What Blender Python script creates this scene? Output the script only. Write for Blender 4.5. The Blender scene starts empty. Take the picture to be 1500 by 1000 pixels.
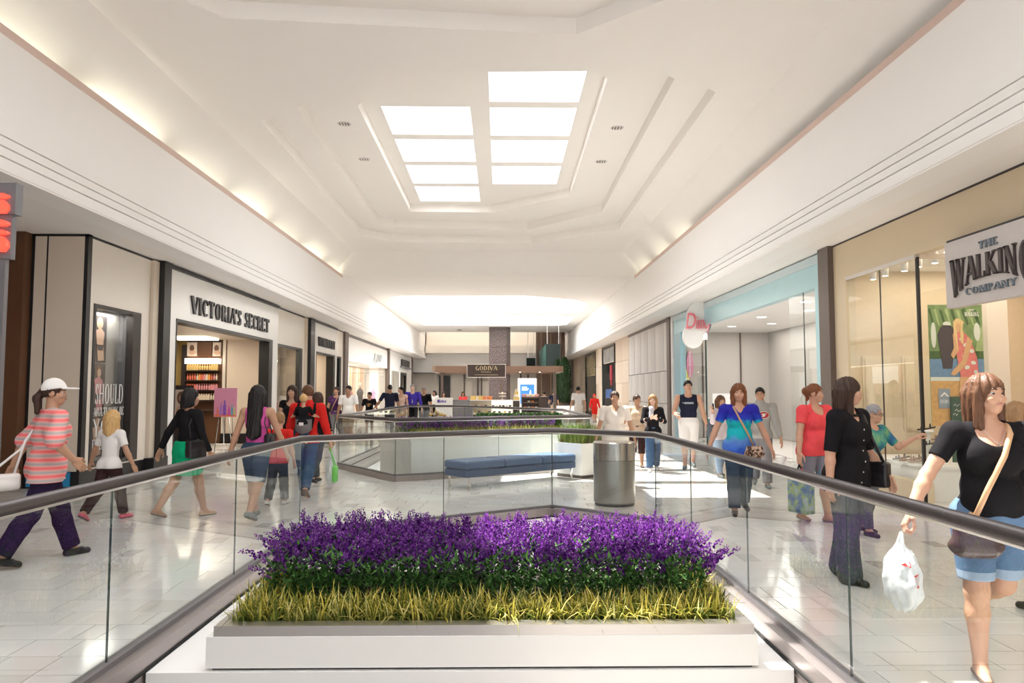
import bpy, bmesh, math, random
import numpy as np
from mathutils import Vector, Matrix
from mathutils.geometry import tessellate_polygon

random.seed(7)
RNG = np.random.default_rng(11)
SC = bpy.context.scene
COL = SC.collection

# ------------------------------------------------------------------ camera
cam_d = bpy.data.cameras.new('camera')
cam_d.sensor_width = 36.0
cam_d.lens = 36.0 * 1100.0 / 1500.0
cam_d.clip_end = 300
cam = bpy.data.objects.new('camera', cam_d)
COL.objects.link(cam)
cam.location = (0, 0, 1.58)
PITCH = math.atan(73 / 1100.0)
YAW = math.atan(17 * math.cos(PITCH) / 1100.0)
cam.rotation_euler = (math.pi / 2 + PITCH, 0, -YAW)
SC.camera = cam

# ------------------------------------------------------------------ world, sun, daylight in the skylights, exposure
world = bpy.data.worlds.new('sky')
SC.world = world
world.use_nodes = True
bg = world.node_tree.nodes['Background']
bg.inputs['Color'].default_value = (0.93, 0.965, 1.0, 1)
bg.inputs['Strength'].default_value = 1.75
SC.view_settings.view_transform = 'Standard'
SC.view_settings.look = 'None'
SC.view_settings.gamma = 1.0
SC.view_settings.use_curve_mapping = False
SC.view_settings.exposure = -0.05
SC.cycles.max_bounces = 14
SC.cycles.diffuse_bounces = 8
SC.cycles.glossy_bounces = 5
SC.cycles.transparent_max_bounces = 24
SC.cycles.transmission_bounces = 6
SC.cycles.sample_clamp_indirect = 6.0
SC.cycles.use_denoising = True

def lamp(kind, name, loc, power, color=(1, 1, 1), size=1.0, size_y=None, aim=None, spread=None, radius=None):
    d = bpy.data.lights.new(name, kind)
    d.energy = power
    d.color = color
    if kind == 'AREA':
        d.shape = 'RECTANGLE'
        d.size = size
        d.size_y = size_y or size
        if spread is not None:
            d.spread = spread
    if kind == 'SPOT':
        d.spot_size = spread or 1.2
        d.spot_blend = 0.6
    if kind in ('POINT', 'SPOT'):
        d.shadow_soft_size = radius or 0.05
    o = bpy.data.objects.new(name, d)
    COL.objects.link(o)
    o.location = loc
    if aim is not None:
        o.rotation_euler = (0, math.atan2(-aim[0], -aim[2]), 0) if aim[1] == 0 else Vector(aim).to_track_quat('-Z', 'Y').to_euler()
    return o

sun = lamp('SUN', 'sunlight', (10, 30, 30), 20.0, (1.0, 0.955, 0.88), aim=(0.325, -0.275, -1.0))
sun.data.angle = 0.009
PERIOD = 15.6
SKY_L = 6.0            # daylight over the panes, as radiance
for k in (0, -1):
    lamp('AREA', 'skylight_daylight', (-0.45, 18.3 + PERIOD * k, 8.25), SKY_L * math.pi * 4.6 * 10.4, (0.985, 0.99, 1.0), 4.6, 10.4, aim=(0, 0, -1))
lamp('AREA', 'skylight_daylight', (-0.45, 38.6, 7.6), SKY_L * 0.08 * math.pi * 10 * 8, (0.985, 0.99, 1.0), 10.0, 8.0, aim=(0, 0, -1))
lamp('AREA', 'skylight_daylight', (-0.45, 47.2, 7.6), SKY_L * 0.08 * math.pi * 9 * 6.6, (0.985, 0.99, 1.0), 9.0, 6.6, aim=(0, 0, -1))

# ------------------------------------------------------------------ materials
MATS = {}

def mat(name, col, rough=0.55, metal=0.0, var=0.05, scale=14.0, bump=0.0, bscale=80.0, spec=0.5, coat=0.0, emit=None, estr=0.0, sheen=0.0, stretch=None, island=0.0, trans=0.0):
    if name in MATS:
        return MATS[name]
    m = bpy.data.materials.new(name)
    m.use_nodes = True
    nt = m.node_tree
    p = nt.nodes['Principled BSDF']
    p.inputs['Roughness'].default_value = rough
    p.inputs['Metallic'].default_value = metal
    p.inputs['Specular IOR Level'].default_value = spec
    p.inputs['Coat Weight'].default_value = coat
    if sheen:
        p.inputs['Sheen Weight'].default_value = sheen
    tc = nt.nodes.new('ShaderNodeTexCoord')
    mp = nt.nodes.new('ShaderNodeMapping')
    nt.links.new(tc.outputs['Object'], mp.inputs['Vector'])
    if stretch:
        mp.inputs['Scale'].default_value = stretch
    n = nt.nodes.new('ShaderNodeTexNoise')
    n.inputs['Scale'].default_value = scale
    n.inputs['Detail'].default_value = 4
    nt.links.new(mp.outputs[0], n.inputs['Vector'])
    r = nt.nodes.new('ShaderNodeMix')
    r.data_type = 'RGBA'
    c = tuple(col[:3])
    r.inputs[6].default_value = tuple(max(0, x * (1 - var)) for x in c) + (1,)
    r.inputs[7].default_value = tuple(min(1, x * (1 + var)) for x in c) + (1,)
    nt.links.new(n.outputs['Fac'], r.inputs[0])
    out = r.outputs[2]
    if island:
        g = nt.nodes.new('ShaderNodeNewGeometry')
        hs = nt.nodes.new('ShaderNodeHueSaturation')
        mr = nt.nodes.new('ShaderNodeMapRange')
        mr.inputs['To Min'].default_value = 1 - island
        mr.inputs['To Max'].default_value = 1 + island * 1.4
        nt.links.new(g.outputs['Random Per Island'], mr.inputs['Value'])
        nt.links.new(mr.outputs[0], hs.inputs['Value'])
        nt.links.new(out, hs.inputs['Color'])
        out = hs.outputs['Color']
    nt.links.new(out, p.inputs['Base Color'])
    if bump:
        b = nt.nodes.new('ShaderNodeBump')
        b.inputs['Strength'].default_value = bump
        b.inputs['Distance'].default_value = 0.01
        n2 = nt.nodes.new('ShaderNodeTexNoise')
        n2.inputs['Scale'].default_value = bscale
        n2.inputs['Detail'].default_value = 3
        nt.links.new(mp.outputs[0], n2.inputs['Vector'])
        nt.links.new(n2.outputs['Fac'], b.inputs['Height'])
        nt.links.new(b.outputs[0], p.inputs['Normal'])
    if emit is not None:
        p.inputs['Emission Color'].default_value = tuple(emit) + (1,)
        p.inputs['Emission Strength'].default_value = estr
    if trans:
        tr = nt.nodes.new('ShaderNodeBsdfTranslucent')
        nt.links.new(out, tr.inputs['Color'])
        mx = nt.nodes.new('ShaderNodeMixShader')
        mx.inputs[0].default_value = trans
        nt.links.new(p.outputs[0], mx.inputs[1])
        nt.links.new(tr.outputs[0], mx.inputs[2])
        nt.links.new(mx.outputs[0], nt.nodes['Material Output'].inputs['Surface'])
    MATS[name] = m
    return m

def ramp_mat(name, cols, rough=0.7, kind='noise', scale=6.0, axis='Z', bump=0.0, stretch=None, sharp=False, spec=0.3, distort=0.0, off=0.0, trans=0.0, base=None):
    """Printed patterns: noise blotches, bands along an axis, or blade-to-blade variation."""
    m = bpy.data.materials.new(name)
    m.use_nodes = True
    nt = m.node_tree
    p = nt.nodes['Principled BSDF']
    p.inputs['Roughness'].default_value = rough
    p.inputs['Specular IOR Level'].default_value = spec
    cr = nt.nodes.new('ShaderNodeValToRGB')
    el = cr.color_ramp.elements
    for i, (pos, c) in enumerate(cols):
        e = el[i] if i < 2 else el.new(pos)
        e.position = pos
        e.color = tuple(c) + (1,)
    if sharp:
        cr.color_ramp.interpolation = 'CONSTANT'
    tc = nt.nodes.new('ShaderNodeTexCoord')
    mp = nt.nodes.new('ShaderNodeMapping')
    if stretch and kind != 'span':
        mp.inputs['Scale'].default_value = stretch
    nt.links.new(tc.outputs['Object'], mp.inputs['Vector'])
    if kind == 'noise':
        n = nt.nodes.new('ShaderNodeTexNoise')
        n.inputs['Scale'].default_value = scale
        n.inputs['Detail'].default_value = 3
        n.inputs['Distortion'].default_value = distort
        nt.links.new(mp.outputs[0], n.inputs['Vector'])
        nt.links.new(n.outputs['Fac'], cr.inputs['Fac'])
    elif kind == 'wave':
        n = nt.nodes.new('ShaderNodeTexWave')
        n.wave_profile = 'SAW' if sharp else 'SIN'
        n.bands_direction = axis
        n.inputs['Scale'].default_value = scale
        n.inputs['Distortion'].default_value = distort
        n.inputs['Phase Offset'].default_value = off
        nt.links.new(mp.outputs[0], n.inputs['Vector'])
        nt.links.new(n.outputs['Fac'], cr.inputs['Fac'])
    elif kind == 'island':
        g = nt.nodes.new('ShaderNodeNewGeometry')
        nt.links.new(g.outputs['Random Per Island'], cr.inputs['Fac'])
    elif kind == 'span':      # a slow change of dye along one axis, plus some mottling
        sx = nt.nodes.new('ShaderNodeSeparateXYZ')
        nt.links.new(tc.outputs['Object'], sx.inputs[0])
        mr = nt.nodes.new('ShaderNodeMapRange')
        mr.inputs['From Min'].default_value = stretch[0]
        mr.inputs['From Max'].default_value = stretch[1]
        nt.links.new(sx.outputs[axis], mr.inputs['Value'])
        n = nt.nodes.new('ShaderNodeTexNoise')
        n.inputs['Scale'].default_value = scale
        nt.links.new(tc.outputs['Object'], n.inputs['Vector'])
        ma = nt.nodes.new('ShaderNodeMath')
        ma.operation = 'MULTIPLY_ADD'
        ma.inputs[1].default_value = distort
        nt.links.new(n.outputs['Fac'], ma.inputs[0])
        nt.links.new(mr.outputs[0], ma.inputs[2])
        nt.links.new(ma.outputs[0], cr.inputs['Fac'])
        mp.inputs['Scale'].default_value = (1, 1, 1)
    out = cr.outputs['Color']
    if base:            # blend to a dark green towards the root: (colour, root height, height where the tip colour is full)
        sx = nt.nodes.new('ShaderNodeSeparateXYZ')
        nt.links.new(tc.outputs['Object'], sx.inputs[0])
        mr = nt.nodes.new('ShaderNodeMapRange')
        mr.inputs['From Min'].default_value = base[1]
        mr.inputs['From Max'].default_value = base[2]
        nt.links.new(sx.outputs['Z'], mr.inputs['Value'])
        mx = nt.nodes.new('ShaderNodeMix')
        mx.data_type = 'RGBA'
        mx.inputs[6].default_value = tuple(base[0]) + (1,)
        nt.links.new(mr.outputs[0], mx.inputs[0])
        nt.links.new(out, mx.inputs[7])
        out = mx.outputs[2]
    nt.links.new(out, p.inputs['Base Color'])
    if trans:
        tr = nt.nodes.new('ShaderNodeBsdfTranslucent')
        nt.links.new(out, tr.inputs['Color'])
        ms = nt.nodes.new('ShaderNodeMixShader')
        ms.inputs[0].default_value = trans
        nt.links.new(p.outputs[0], ms.inputs[1])
        nt.links.new(tr.outputs[0], ms.inputs[2])
        nt.links.new(ms.outputs[0], nt.nodes['Material Output'].inputs['Surface'])
    if bump:
        b = nt.nodes.new('ShaderNodeBump')
        b.inputs['Strength'].default_value = bump
        n2 = nt.nodes.new('ShaderNodeTexNoise')
        n2.inputs['Scale'].default_value = 60
        nt.links.new(tc.outputs['Object'], n2.inputs['Vector'])
        nt.links.new(n2.outputs['Fac'], b.inputs['Height'])
        nt.links.new(b.outputs[0], p.inputs['Normal'])
    return m

def glass_mat(name, tint=(0.93, 0.965, 0.95), ior=1.5, boost=1.0):
    m = bpy.data.materials.new(name)
    m.use_nodes = True
    nt = m.node_tree
    nt.nodes.remove(nt.nodes['Principled BSDF'])
    t = nt.nodes.new('ShaderNodeBsdfTransparent')
    t.inputs['Color'].default_value = tuple(tint) + (1,)
    g = nt.nodes.new('ShaderNodeBsdfGlossy')
    g.inputs['Roughness'].default_value = 0.0
    fr = nt.nodes.new('ShaderNodeFresnel')
    fr.inputs['IOR'].default_value = ior
    ge = nt.nodes.new('ShaderNodeNewGeometry')
    inv = nt.nodes.new('ShaderNodeMath')
    inv.operation = 'SUBTRACT'
    inv.inputs[0].default_value = 1.0
    nt.links.new(ge.outputs['Backfacing'], inv.inputs[1])
    mu = nt.nodes.new('ShaderNodeMath')
    mu.operation = 'MULTIPLY'
    mu.use_clamp = True
    nt.links.new(fr.outputs[0], mu.inputs[0])
    nt.links.new(inv.outputs[0], mu.inputs[1])
    mx = nt.nodes.new('ShaderNodeMixShader')
    m2 = nt.nodes.new('ShaderNodeMath')
    m2.operation = 'MULTIPLY'
    m2.use_clamp = True
    m2.inputs[1].default_value = boost
    nt.links.new(mu.outputs[0], m2.inputs[0])
    nt.links.new(m2.outputs[0], mx.inputs[0])
    nt.links.new(t.outputs[0], mx.inputs[1])
    nt.links.new(g.outputs[0], mx.inputs[2])
    nt.links.new(mx.outputs[0], nt.nodes['Material Output'].inputs['Surface'])
    return m

def frosted_mat(name):
    m = bpy.data.materials.new(name)
    m.use_nodes = True
    nt = m.node_tree
    nt.nodes.remove(nt.nodes['Principled BSDF'])
    t = nt.nodes.new('ShaderNodeBsdfTransparent')
    d = nt.nodes.new('ShaderNodeBsdfTranslucent')
    d.inputs['Color'].default_value = (.9, .92, .94, 1)
    mx = nt.nodes.new('ShaderNodeMixShader')
    mx.inputs[0].default_value = .90
    nt.links.new(t.outputs[0], mx.inputs[1])
    nt.links.new(d.outputs[0], mx.inputs[2])
    nt.links.new(mx.outputs[0], nt.nodes['Material Output'].inputs['Surface'])
    return m

M = {
    'frosted': frosted_mat('frosted_skylight_glass'),
    'plaster': mat('plaster', (0.86, 0.825, 0.79), 0.75, var=0.015, scale=2.0),
    'fascia': mat('fascia_paint', (0.87, 0.845, 0.825), 0.5, var=0.015, scale=2.0),
    'fascia_lip': mat('fascia_lip_paint', (0.66, 0.50, 0.44), 0.6),
    'white': mat('white_paint', (0.87, 0.85, 0.83), 0.45, var=0.02, scale=3),
    'whiteglossy': mat('white_lacquer', (0.86, 0.84, 0.81), 0.22, var=0.02, scale=3),
    'grout': mat('grout', (0.45, 0.42, 0.39), 0.7, var=0.1),
    'steel': mat('brushed_steel', (0.70, 0.67, 0.65), 0.32, 1.0, var=0.08, scale=5, stretch=(2, 60, 60)),
    'steel_y': mat('brushed_steel_rail', (0.40, 0.355, 0.345), 0.38, 0.75, var=0.08, scale=5, stretch=(60, 2, 60)),
    'bronze': mat('bronze_handrail', (0.095, 0.082, 0.080), 0.36, 0.45, var=0.1, scale=30),
    'chrome': mat('chrome', (0.8, 0.8, 0.8), 0.12, 1.0, var=0.02),
    'black': mat('black_paint', (0.012, 0.011, 0.011), 0.35, var=0.2),
    'blackgap': mat('black_gap', (0.01, 0.01, 0.01), 0.9),
    'dark': mat('dark_metal', (0.05, 0.042, 0.04), 0.4, 0.3, var=0.15),
    'glass': glass_mat('balustrade_glass', (0.955, 0.972, 0.965), boost=1.3),
    'glassedge': mat('glass_edge', (0.02, 0.045, 0.04), 0.15, var=0.1),
    'shopglass': glass_mat('shop_window_glass', (0.96, 0.975, 0.97)),
    'paneglass': glass_mat('skylight_glass', (0.985, 0.99, 0.99)),
    'cream': mat('cream_facade', (0.72, 0.62, 0.51), 0.4, var=0.03, scale=2),
    'creamw': mat('ivory_facade', (0.80, 0.73, 0.65), 0.3, var=0.03, scale=2),
    'beige': mat('beige_facade', (0.68, 0.565, 0.40), 0.5, var=0.03, scale=2),
    'stone': mat('beige_stone', (0.66, 0.54, 0.42), 0.45, var=0.10, scale=3, bump=0.1, bscale=40),
    'brown': mat('brown_wall', (0.12, 0.052, 0.022), 0.45, var=0.12, scale=3),
    'taupe': mat('taupe_trim', (0.13, 0.095, 0.08), 0.4, var=0.1),
    'grey': mat('grey_metal', (0.20, 0.19, 0.20), 0.45, 0.3, var=0.08),
}

# ------------------------------------------------------------------ mesh helpers
def wl(o):
    v = Vector((0, 0, 0))
    while o is not None:
        v = v + Vector(o.location)
        o = o.parent
    return v

def tag(o, label=None, cat=None, group=None, kind=None):
    if label: o['label'] = label
    if cat: o['category'] = cat
    if group: o['group'] = group
    if kind: o['kind'] = kind
    return o

def thing(name, label, cat, loc=(0, 0, 0), group=None, rz=0.0, kind=None):
    o = bpy.data.objects.new(name, None)
    o.empty_display_size = 0.1
    COL.objects.link(o)
    o.location = loc
    o.rotation_euler = (0, 0, rz)
    return tag(o, label, cat, group, kind)

class MB:
    def __init__(s):
        s.v, s.f, s.m = [], [], []
        s.xf = None
    def P(s, p):
        return tuple(s.xf @ Vector(p)) if s.xf is not None else tuple(p)
    def face(s, pts, mi=0):
        b = len(s.v)
        s.v += [s.P(p) for p in pts]
        s.f.append(tuple(range(b, b + len(pts))))
        s.m.append(mi)
        return s
    def mesh(s, vs, fs, mi=0):
        b = len(s.v)
        s.v += [s.P(p) for p in vs]
        for f in fs:
            s.f.append(tuple(b + i for i in f))
            s.m.append(mi)
        return s
    def box(s, x0, y0, z0, x1, y1, z1, mi=0):
        x0, x1 = min(x0, x1), max(x0, x1)
        y0, y1 = min(y0, y1), max(y0, y1)
        z0, z1 = min(z0, z1), max(z0, z1)
        vs = [(x, y, z) for z in (z0, z1) for y in (y0, y1) for x in (x0, x1)]
        fs = [(0, 2, 3, 1), (4, 5, 7, 6), (0, 1, 5, 4), (2, 6, 7, 3), (0, 4, 6, 2), (1, 3, 7, 5)]
        return s.mesh(vs, fs, mi)
    def cbox(s, c, d, mi=0, rz=0.0, bev=0.0):
        """box of size d around c, turned by rz, optionally with chamfered edges all round"""
        R = Matrix.Rotation(rz, 3, 'Z')
        hx, hy, hz = d[0] / 2, d[1] / 2, d[2] / 2
        if bev <= 0:
            vs = [Vector((x, y, z)) for z in (-hz, hz) for y in (-hy, hy) for x in (-hx, hx)]
            fs = [(0, 2, 3, 1), (4, 5, 7, 6), (0, 1, 5, 4), (2, 6, 7, 3), (0, 4, 6, 2), (1, 3, 7, 5)]
        else:
            b = min(bev, hx * .9, hy * .9, hz * .9)
            ring = lambda ex, ey, z: [Vector((sx * ex - sx * (0 if k else b), sy * ey - sy * (b if k else 0), z)) for sx, sy, k in ((1, -1, 1), (1, 1, 1), (1, 1, 0), (-1, 1, 0), (-1, 1, 1), (-1, -1, 1), (-1, -1, 0), (1, -1, 0))]
            rings = [ring(hx - b, hy - b, -hz), ring(hx, hy, -hz + b), ring(hx, hy, hz - b), ring(hx - b, hy - b, hz)]
            vs = [p for r in rings for p in r]
            fs = [tuple(range(7, -1, -1)), tuple(range(24, 32))]
            for k in range(3):
                for i in range(8):
                    j = (i + 1) % 8
                    fs.append((k * 8 + i, k * 8 + j, k * 8 + 8 + j, k * 8 + 8 + i))
        c = Vector(c)
        return s.mesh([c + R @ p for p in vs], fs, mi)
    def prism(s, poly, z0, z1, mi=0, mi_side=None, caps=(True, True)):
        n = len(poly)
        mi_side = mi if mi_side is None else mi_side
        a = sum(poly[i][0] * poly[(i + 1) % n][1] - poly[(i + 1) % n][0] * poly[i][1] for i in range(n))
        if a < 0:
            poly = poly[::-1]
        if caps[0]:
            s.face([(p[0], p[1], z0) for p in poly][::-1], mi)
        if caps[1]:
            s.face([(p[0], p[1], z1) for p in poly], mi)
        for i in range(n):
            p, q = poly[i], poly[(i + 1) % n]
            s.face([(p[0], p[1], z0), (q[0], q[1], z0), (q[0], q[1], z1), (p[0], p[1], z1)], mi_side)
        return s
    def ring_plane(s, outer, holes, z, mi=0, down=False):
        loops = [[Vector((p[0], p[1], 0)) for p in outer]] + [[Vector((p[0], p[1], 0)) for p in h] for h in holes]
        flat = [p for l in loops for p in l]
        tris = tessellate_polygon(loops)
        vs = [(p.x, p.y, z) for p in flat]
        fs = []
        for t in tris:
            a, b, c = (flat[i] for i in t)
            up = (b - a).cross(c - a).z > 0
            fs.append(tuple(t) if up != down else tuple(reversed(t)))
        return s.mesh(vs, fs, mi)
    def tube(s, pts, r, n=10, mi=0, cap=True, closed=False):
        pts = [Vector(p) for p in pts]
        m = len(pts)
        rs = r if isinstance(r, (list, tuple)) else [r] * m
        vs, fs = [], []
        prev = None
        for i, p in enumerate(pts):
            if closed:
                t = (pts[(i + 1) % m] - pts[i - 1]).normalized()
            else:
                a = (p - pts[i - 1]).normalized() if i else (pts[1] - p).normalized()
                b = (pts[i + 1] - p).normalized() if i < m - 1 else a
                t = (a + b)
                t = t.normalized() if t.length > 1e-6 else a
            if prev is None:
                u = Vector((0, 0, 1)) if abs(t.z) < 0.9 else Vector((1, 0, 0))
                u = (u - t * u.dot(t)).normalized()
            else:
                u = (prev - t * prev.dot(t)).normalized()
            prev = u
            w = t.cross(u)
            k = 1.0
            if not closed and 0 < i < m - 1:
                k = 1 / max(0.35, math.cos(((pts[i] - pts[i - 1]).angle(pts[i + 1] - pts[i], 0)) / 2))
            for j in range(n):
                an = 2 * math.pi * j / n
                vs.append(p + (u * math.cos(an) + w * math.sin(an) * (k if False else 1)) * rs[i])
        rows = m if closed else m - 1
        for i in range(rows):
            for j in range(n):
                a, b = i * n + j, i * n + (j + 1) % n
                c, d = ((i + 1) % m) * n + (j + 1) % n, ((i + 1) % m) * n + j
                fs.append((a, b, c, d))
        if cap and not closed:
            fs.append(tuple(range(n - 1, -1, -1)))
            fs.append(tuple((m - 1) * n + j for j in range(n)))
        return s.mesh(vs, fs, mi)
    def lathe(s, prof, c=(0, 0, 0), n=16, mi=0, cap=True):
        vs, fs = [], []
        for r, z in prof:
            for j in range(n):
                a = 2 * math.pi * j / n
                vs.append((c[0] + r * math.cos(a), c[1] + r * math.sin(a), c[2] + z))
        for i in range(len(prof) - 1):
            for j in range(n):
                k = (j + 1) % n
                fs.append((i * n + j, i * n + k, (i + 1) * n + k, (i + 1) * n + j))
        if cap:
            fs.append(tuple(range(n - 1, -1, -1)))
            fs.append(tuple((len(prof) - 1) * n + j for j in range(n)))
        return s.mesh(vs, fs, mi)
    def ball(s, c, r, n=10, mi=0):
        r = (r, r, r) if not isinstance(r, (tuple, list)) else r
        vs, fs = [(c[0], c[1], c[2] - r[2])], []
        rows = max(4, n // 2)
        for i in range(1, rows):
            p = -math.pi / 2 + math.pi * i / rows
            for j in range(n):
                a = 2 * math.pi * j / n
                vs.append((c[0] + r[0] * math.cos(p) * math.cos(a), c[1] + r[1] * math.cos(p) * math.sin(a), c[2] + r[2] * math.sin(p)))
        vs.append((c[0], c[1], c[2] + r[2]))
        for j in range(n):
            fs.append((0, 1 + (j + 1) % n, 1 + j))
        for i in range(rows - 2):
            for j in range(n):
                k = (j + 1) % n
                fs.append((1 + i * n + j, 1 + i * n + k, 1 + (i + 1) * n + k, 1 + (i + 1) * n + j))
        b = 1 + (rows - 2) * n
        for j in range(n):
            fs.append((b + j, b + (j + 1) % n, len(vs) - 1))
        return s.mesh(vs, fs, mi)
    def flat(s, pl, pts, d0=0.0, d1=0.004, mi=0):
        """a 2-D outline on plane pl=(origin, right, up), raised along the plane's normal from d0 to d1"""
        O, r, u = (Vector(x) for x in pl)
        nrm = r.cross(u).normalized()
        n = len(pts)
        a = sum(pts[i][0] * pts[(i + 1) % n][1] - pts[(i + 1) % n][0] * pts[i][1] for i in range(n))
        if a < 0:
            pts = pts[::-1]
        lo = [O + r * p[0] + u * p[1] + nrm * d0 for p in pts]
        hi = [O + r * p[0] + u * p[1] + nrm * d1 for p in pts]
        s.face(hi, mi)
        for i in range(n):
            j = (i + 1) % n
            s.face([lo[i], lo[j], hi[j], hi[i]], mi)
        return s
    def rect(s, pl, x0, y0, x1, y1, d0=0.0, d1=0.004, mi=0):
        return s.flat(pl, [(x0, y0), (x1, y0), (x1, y1), (x0, y1)], d0, d1, mi)
    def oval(s, pl, cx, cy, rx, ry, d0=0.0, d1=0.004, mi=0, n=20, rot=0.0):
        c, sn = math.cos(rot), math.sin(rot)
        pts = []
        for i in range(n):
            a = 2 * math.pi * i / n
            x, y = rx * math.cos(a), ry * math.sin(a)
            pts.append((cx + x * c - y * sn, cy + x * sn + y * c))
        return s.flat(pl, pts, d0, d1, mi)
    def data(s, name, mats, origin=(0, 0, 0), smooth=False):
        me = bpy.data.meshes.new(name)
        o = Vector(origin)
        me.from_pydata([tuple(Vector(p) - o) for p in s.v], [], s.f)
        for m in (mats if isinstance(mats, (list, tuple)) else [mats]):
            me.materials.append(m)
        if any(s.m):
            me.polygons.foreach_set('material_index', s.m)
        if smooth:
            me.polygons.foreach_set('use_smooth', [True] * len(me.polygons))
        me.update()
        return me
    def build(s, name, mats, parent=None, smooth=False, origin=None, local=False):
        """links the collected geometry as one object; coordinates are the world's unless local (then they are the parent's)"""
        base = wl(parent) if (parent is not None and not local) else Vector((0, 0, 0))
        org = Vector(origin) if origin is not None else base
        o = bpy.data.objects.new(name, s.data(name, mats, org, smooth))
        COL.objects.link(o)
        if parent is not None:
            o.parent = parent
        o.location = org - base
        return o

def link_copy(src_mesh, name, parent, loc, rot=(0, 0, 0), scale=(1, 1, 1)):
    o = bpy.data.objects.new(name, src_mesh)
    COL.objects.link(o)
    if parent is not None:
        o.parent = parent
    o.location = loc
    o.rotation_euler = rot
    o.scale = scale
    return o

# ------------------------------------------------------------------ a serif alphabet made of thick and thin strokes
GLY = {
 'A': (.74, 'N.04,0,.37,1 T.37,1,.70,0 N.15,.34,.56,.34 S.04,0 S.70,0'),
 'B': (.60, 'T.12,0,.12,1 N.02,1,.34,1 N.02,0,.34,0 N.1,.53,.34,.53 C.32,.765,.18,.235,-90,90 C.32,.265,.22,.265,-90,90'),
 'C': (.70, 'C.40,.5,.33,.5,48,312 V.62,.80'),
 'D': (.76, 'T.12,0,.12,1 N.02,1,.34,1 N.02,0,.34,0 C.32,.5,.37,.5,-90,90'),
 'E': (.58, 'T.12,0,.12,1 N.02,1,.50,1 N.02,0,.54,0 N.1,.52,.40,.52 V.51,.88 V.55,.12'),
 'F': (.55, 'T.12,0,.12,1 N.02,1,.50,1 N.1,.52,.40,.52 V.51,.88 S.12,0'),
 'G': (.76, 'C.40,.5,.33,.5,48,318 T.64,.04,.64,.40 S.64,.42'),
 'H': (.78, 'T.12,0,.12,1 T.64,0,.64,1 N.1,.52,.66,.52 S.12,0 S.12,1 S.64,0 S.64,1'),
 'I': (.30, 'T.15,0,.15,1 S.15,0 S.15,1'),
 'K': (.74, 'T.12,0,.12,1 N.14,.42,.58,1 T.28,.58,.64,0 S.12,0 S.12,1 S.58,1 S.64,0'),
 'L': (.56, 'T.12,0,.12,1 N.02,0,.52,0 V.53,.13 S.12,1'),
 'M': (.92, 'N.10,0,.14,1 T.16,1,.45,0 N.45,0,.74,1 T.78,0,.76,1 S.10,0 S.78,0 S.12,1 S.78,1'),
 'N': (.80, 'N.12,0,.12,1 T.12,1,.66,0 N.66,0,.66,1 S.12,0 S.66,1 S.1,1'),
 'O': (.80, 'C.40,.5,.34,.5,0,360'),
 'P': (.58, 'T.12,0,.12,1 N.02,1,.32,1 N.1,.47,.32,.47 C.30,.735,.22,.265,-90,90 S.12,0'),
 'R': (.68, 'T.12,0,.12,1 N.02,1,.32,1 N.1,.5,.32,.5 C.30,.75,.2,.25,-90,90 T.30,.5,.62,0 S.12,0 S.62,0'),
 'S': (.54, 'C.27,.745,.2,.255,20,270 C.27,.255,.22,.255,-160,90 V.45,.86 V.05,.14'),
 'T': (.66, 'T.33,0,.33,1 N.03,1,.63,1 V.04,.87 V.62,.87 S.33,0'),
 'U': (.76, 'T.12,.28,.12,1 N.62,.28,.62,1 C.37,.28,.25,.28,180,360 S.12,1 S.62,1'),
 'V': (.72, 'T.04,1,.36,0 N.36,0,.68,1 S.04,1 S.68,1'),
 'W': (1.0, 'T.04,1,.28,0 N.28,0,.50,1 T.50,1,.72,0 N.72,0,.95,1 S.04,1 S.50,1 S.95,1'),
 'Y': (.70, 'T.04,1,.35,.45 N.66,1,.35,.45 T.35,0,.35,.47 S.04,1 S.66,1 S.35,0'),
 "'": (.16, 'T.08,.72,.08,1'),
 '-': (.34, 'N.05,.42,.30,.42'),
 '?': (.50, 'C.24,.77,.18,.23,-70,190 T.26,.22,.27,.50 T.26,0,.26,.10'),
 '1': (.40, 'T.22,0,.22,1 N.06,.82,.22,1'),
 ' ': (.36, ''),
}

def glyph_polys(ch, thick, thin):
    out = []
    for tok in GLY[ch][1].split():
        k, a = tok[0], [float(x) for x in tok[1:].split(',')]
        if k in 'TN':
            w = (thick if k == 'T' else thin) / 2
            x0, y0, x1, y1 = a
            L = math.hypot(x1 - x0, y1 - y0)
            if abs(y1 - y0) < 1e-6:
                y0 = y1 = min(max(y0, w), 1 - w)
                out.append([(x0, y0 - w), (x1, y0 - w), (x1, y0 + w), (x0, y0 + w)])
            else:       # slanted stems keep level ends
                hw = w * L / abs(y1 - y0)
                out.append([(x0 - hw, y0), (x0 + hw, y0), (x1 + hw, y1), (x1 - hw, y1)])
        elif k == 'S':
            x, y = a
            w = thin * 0.9
            y = w / 2 if y < .5 else (1 - w / 2 if y > .9 else y)
            out.append([(x - .11, y - w / 2), (x + .11, y - w / 2), (x + .11, y + w / 2), (x - .11, y + w / 2)])
        elif k == 'V':
            x, y = a
            out.append([(x - thin * .5, y - .11), (x + thin * .5, y - .11), (x + thin * .5, y + .11), (x - thin * .5, y + .11)])
        elif k == 'C':
            cx, cy, rx, ry, a0, a1 = a
            n = max(6, int(abs(a1 - a0) / 15))
            for i in range(n):
                q = []
                for t in (i, i + 1):
                    an = math.radians(a0 + (a1 - a0) * t / n)
                    c, s_ = math.cos(an), math.sin(an)
                    w = thin + (thick - thin) * abs(c) ** 1.3
                    q.append(((cx + rx * c, cy + ry * s_), (cx + (rx - w) * c, cy + (ry - min(w, thin * 1.2)) * s_)))
                out.append([q[0][1], q[0][0], q[1][0], q[1][1]])
    return out

def text_width(t, gap=0.10):
    return sum(GLY[c][0] + gap for c in t) - gap

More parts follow.
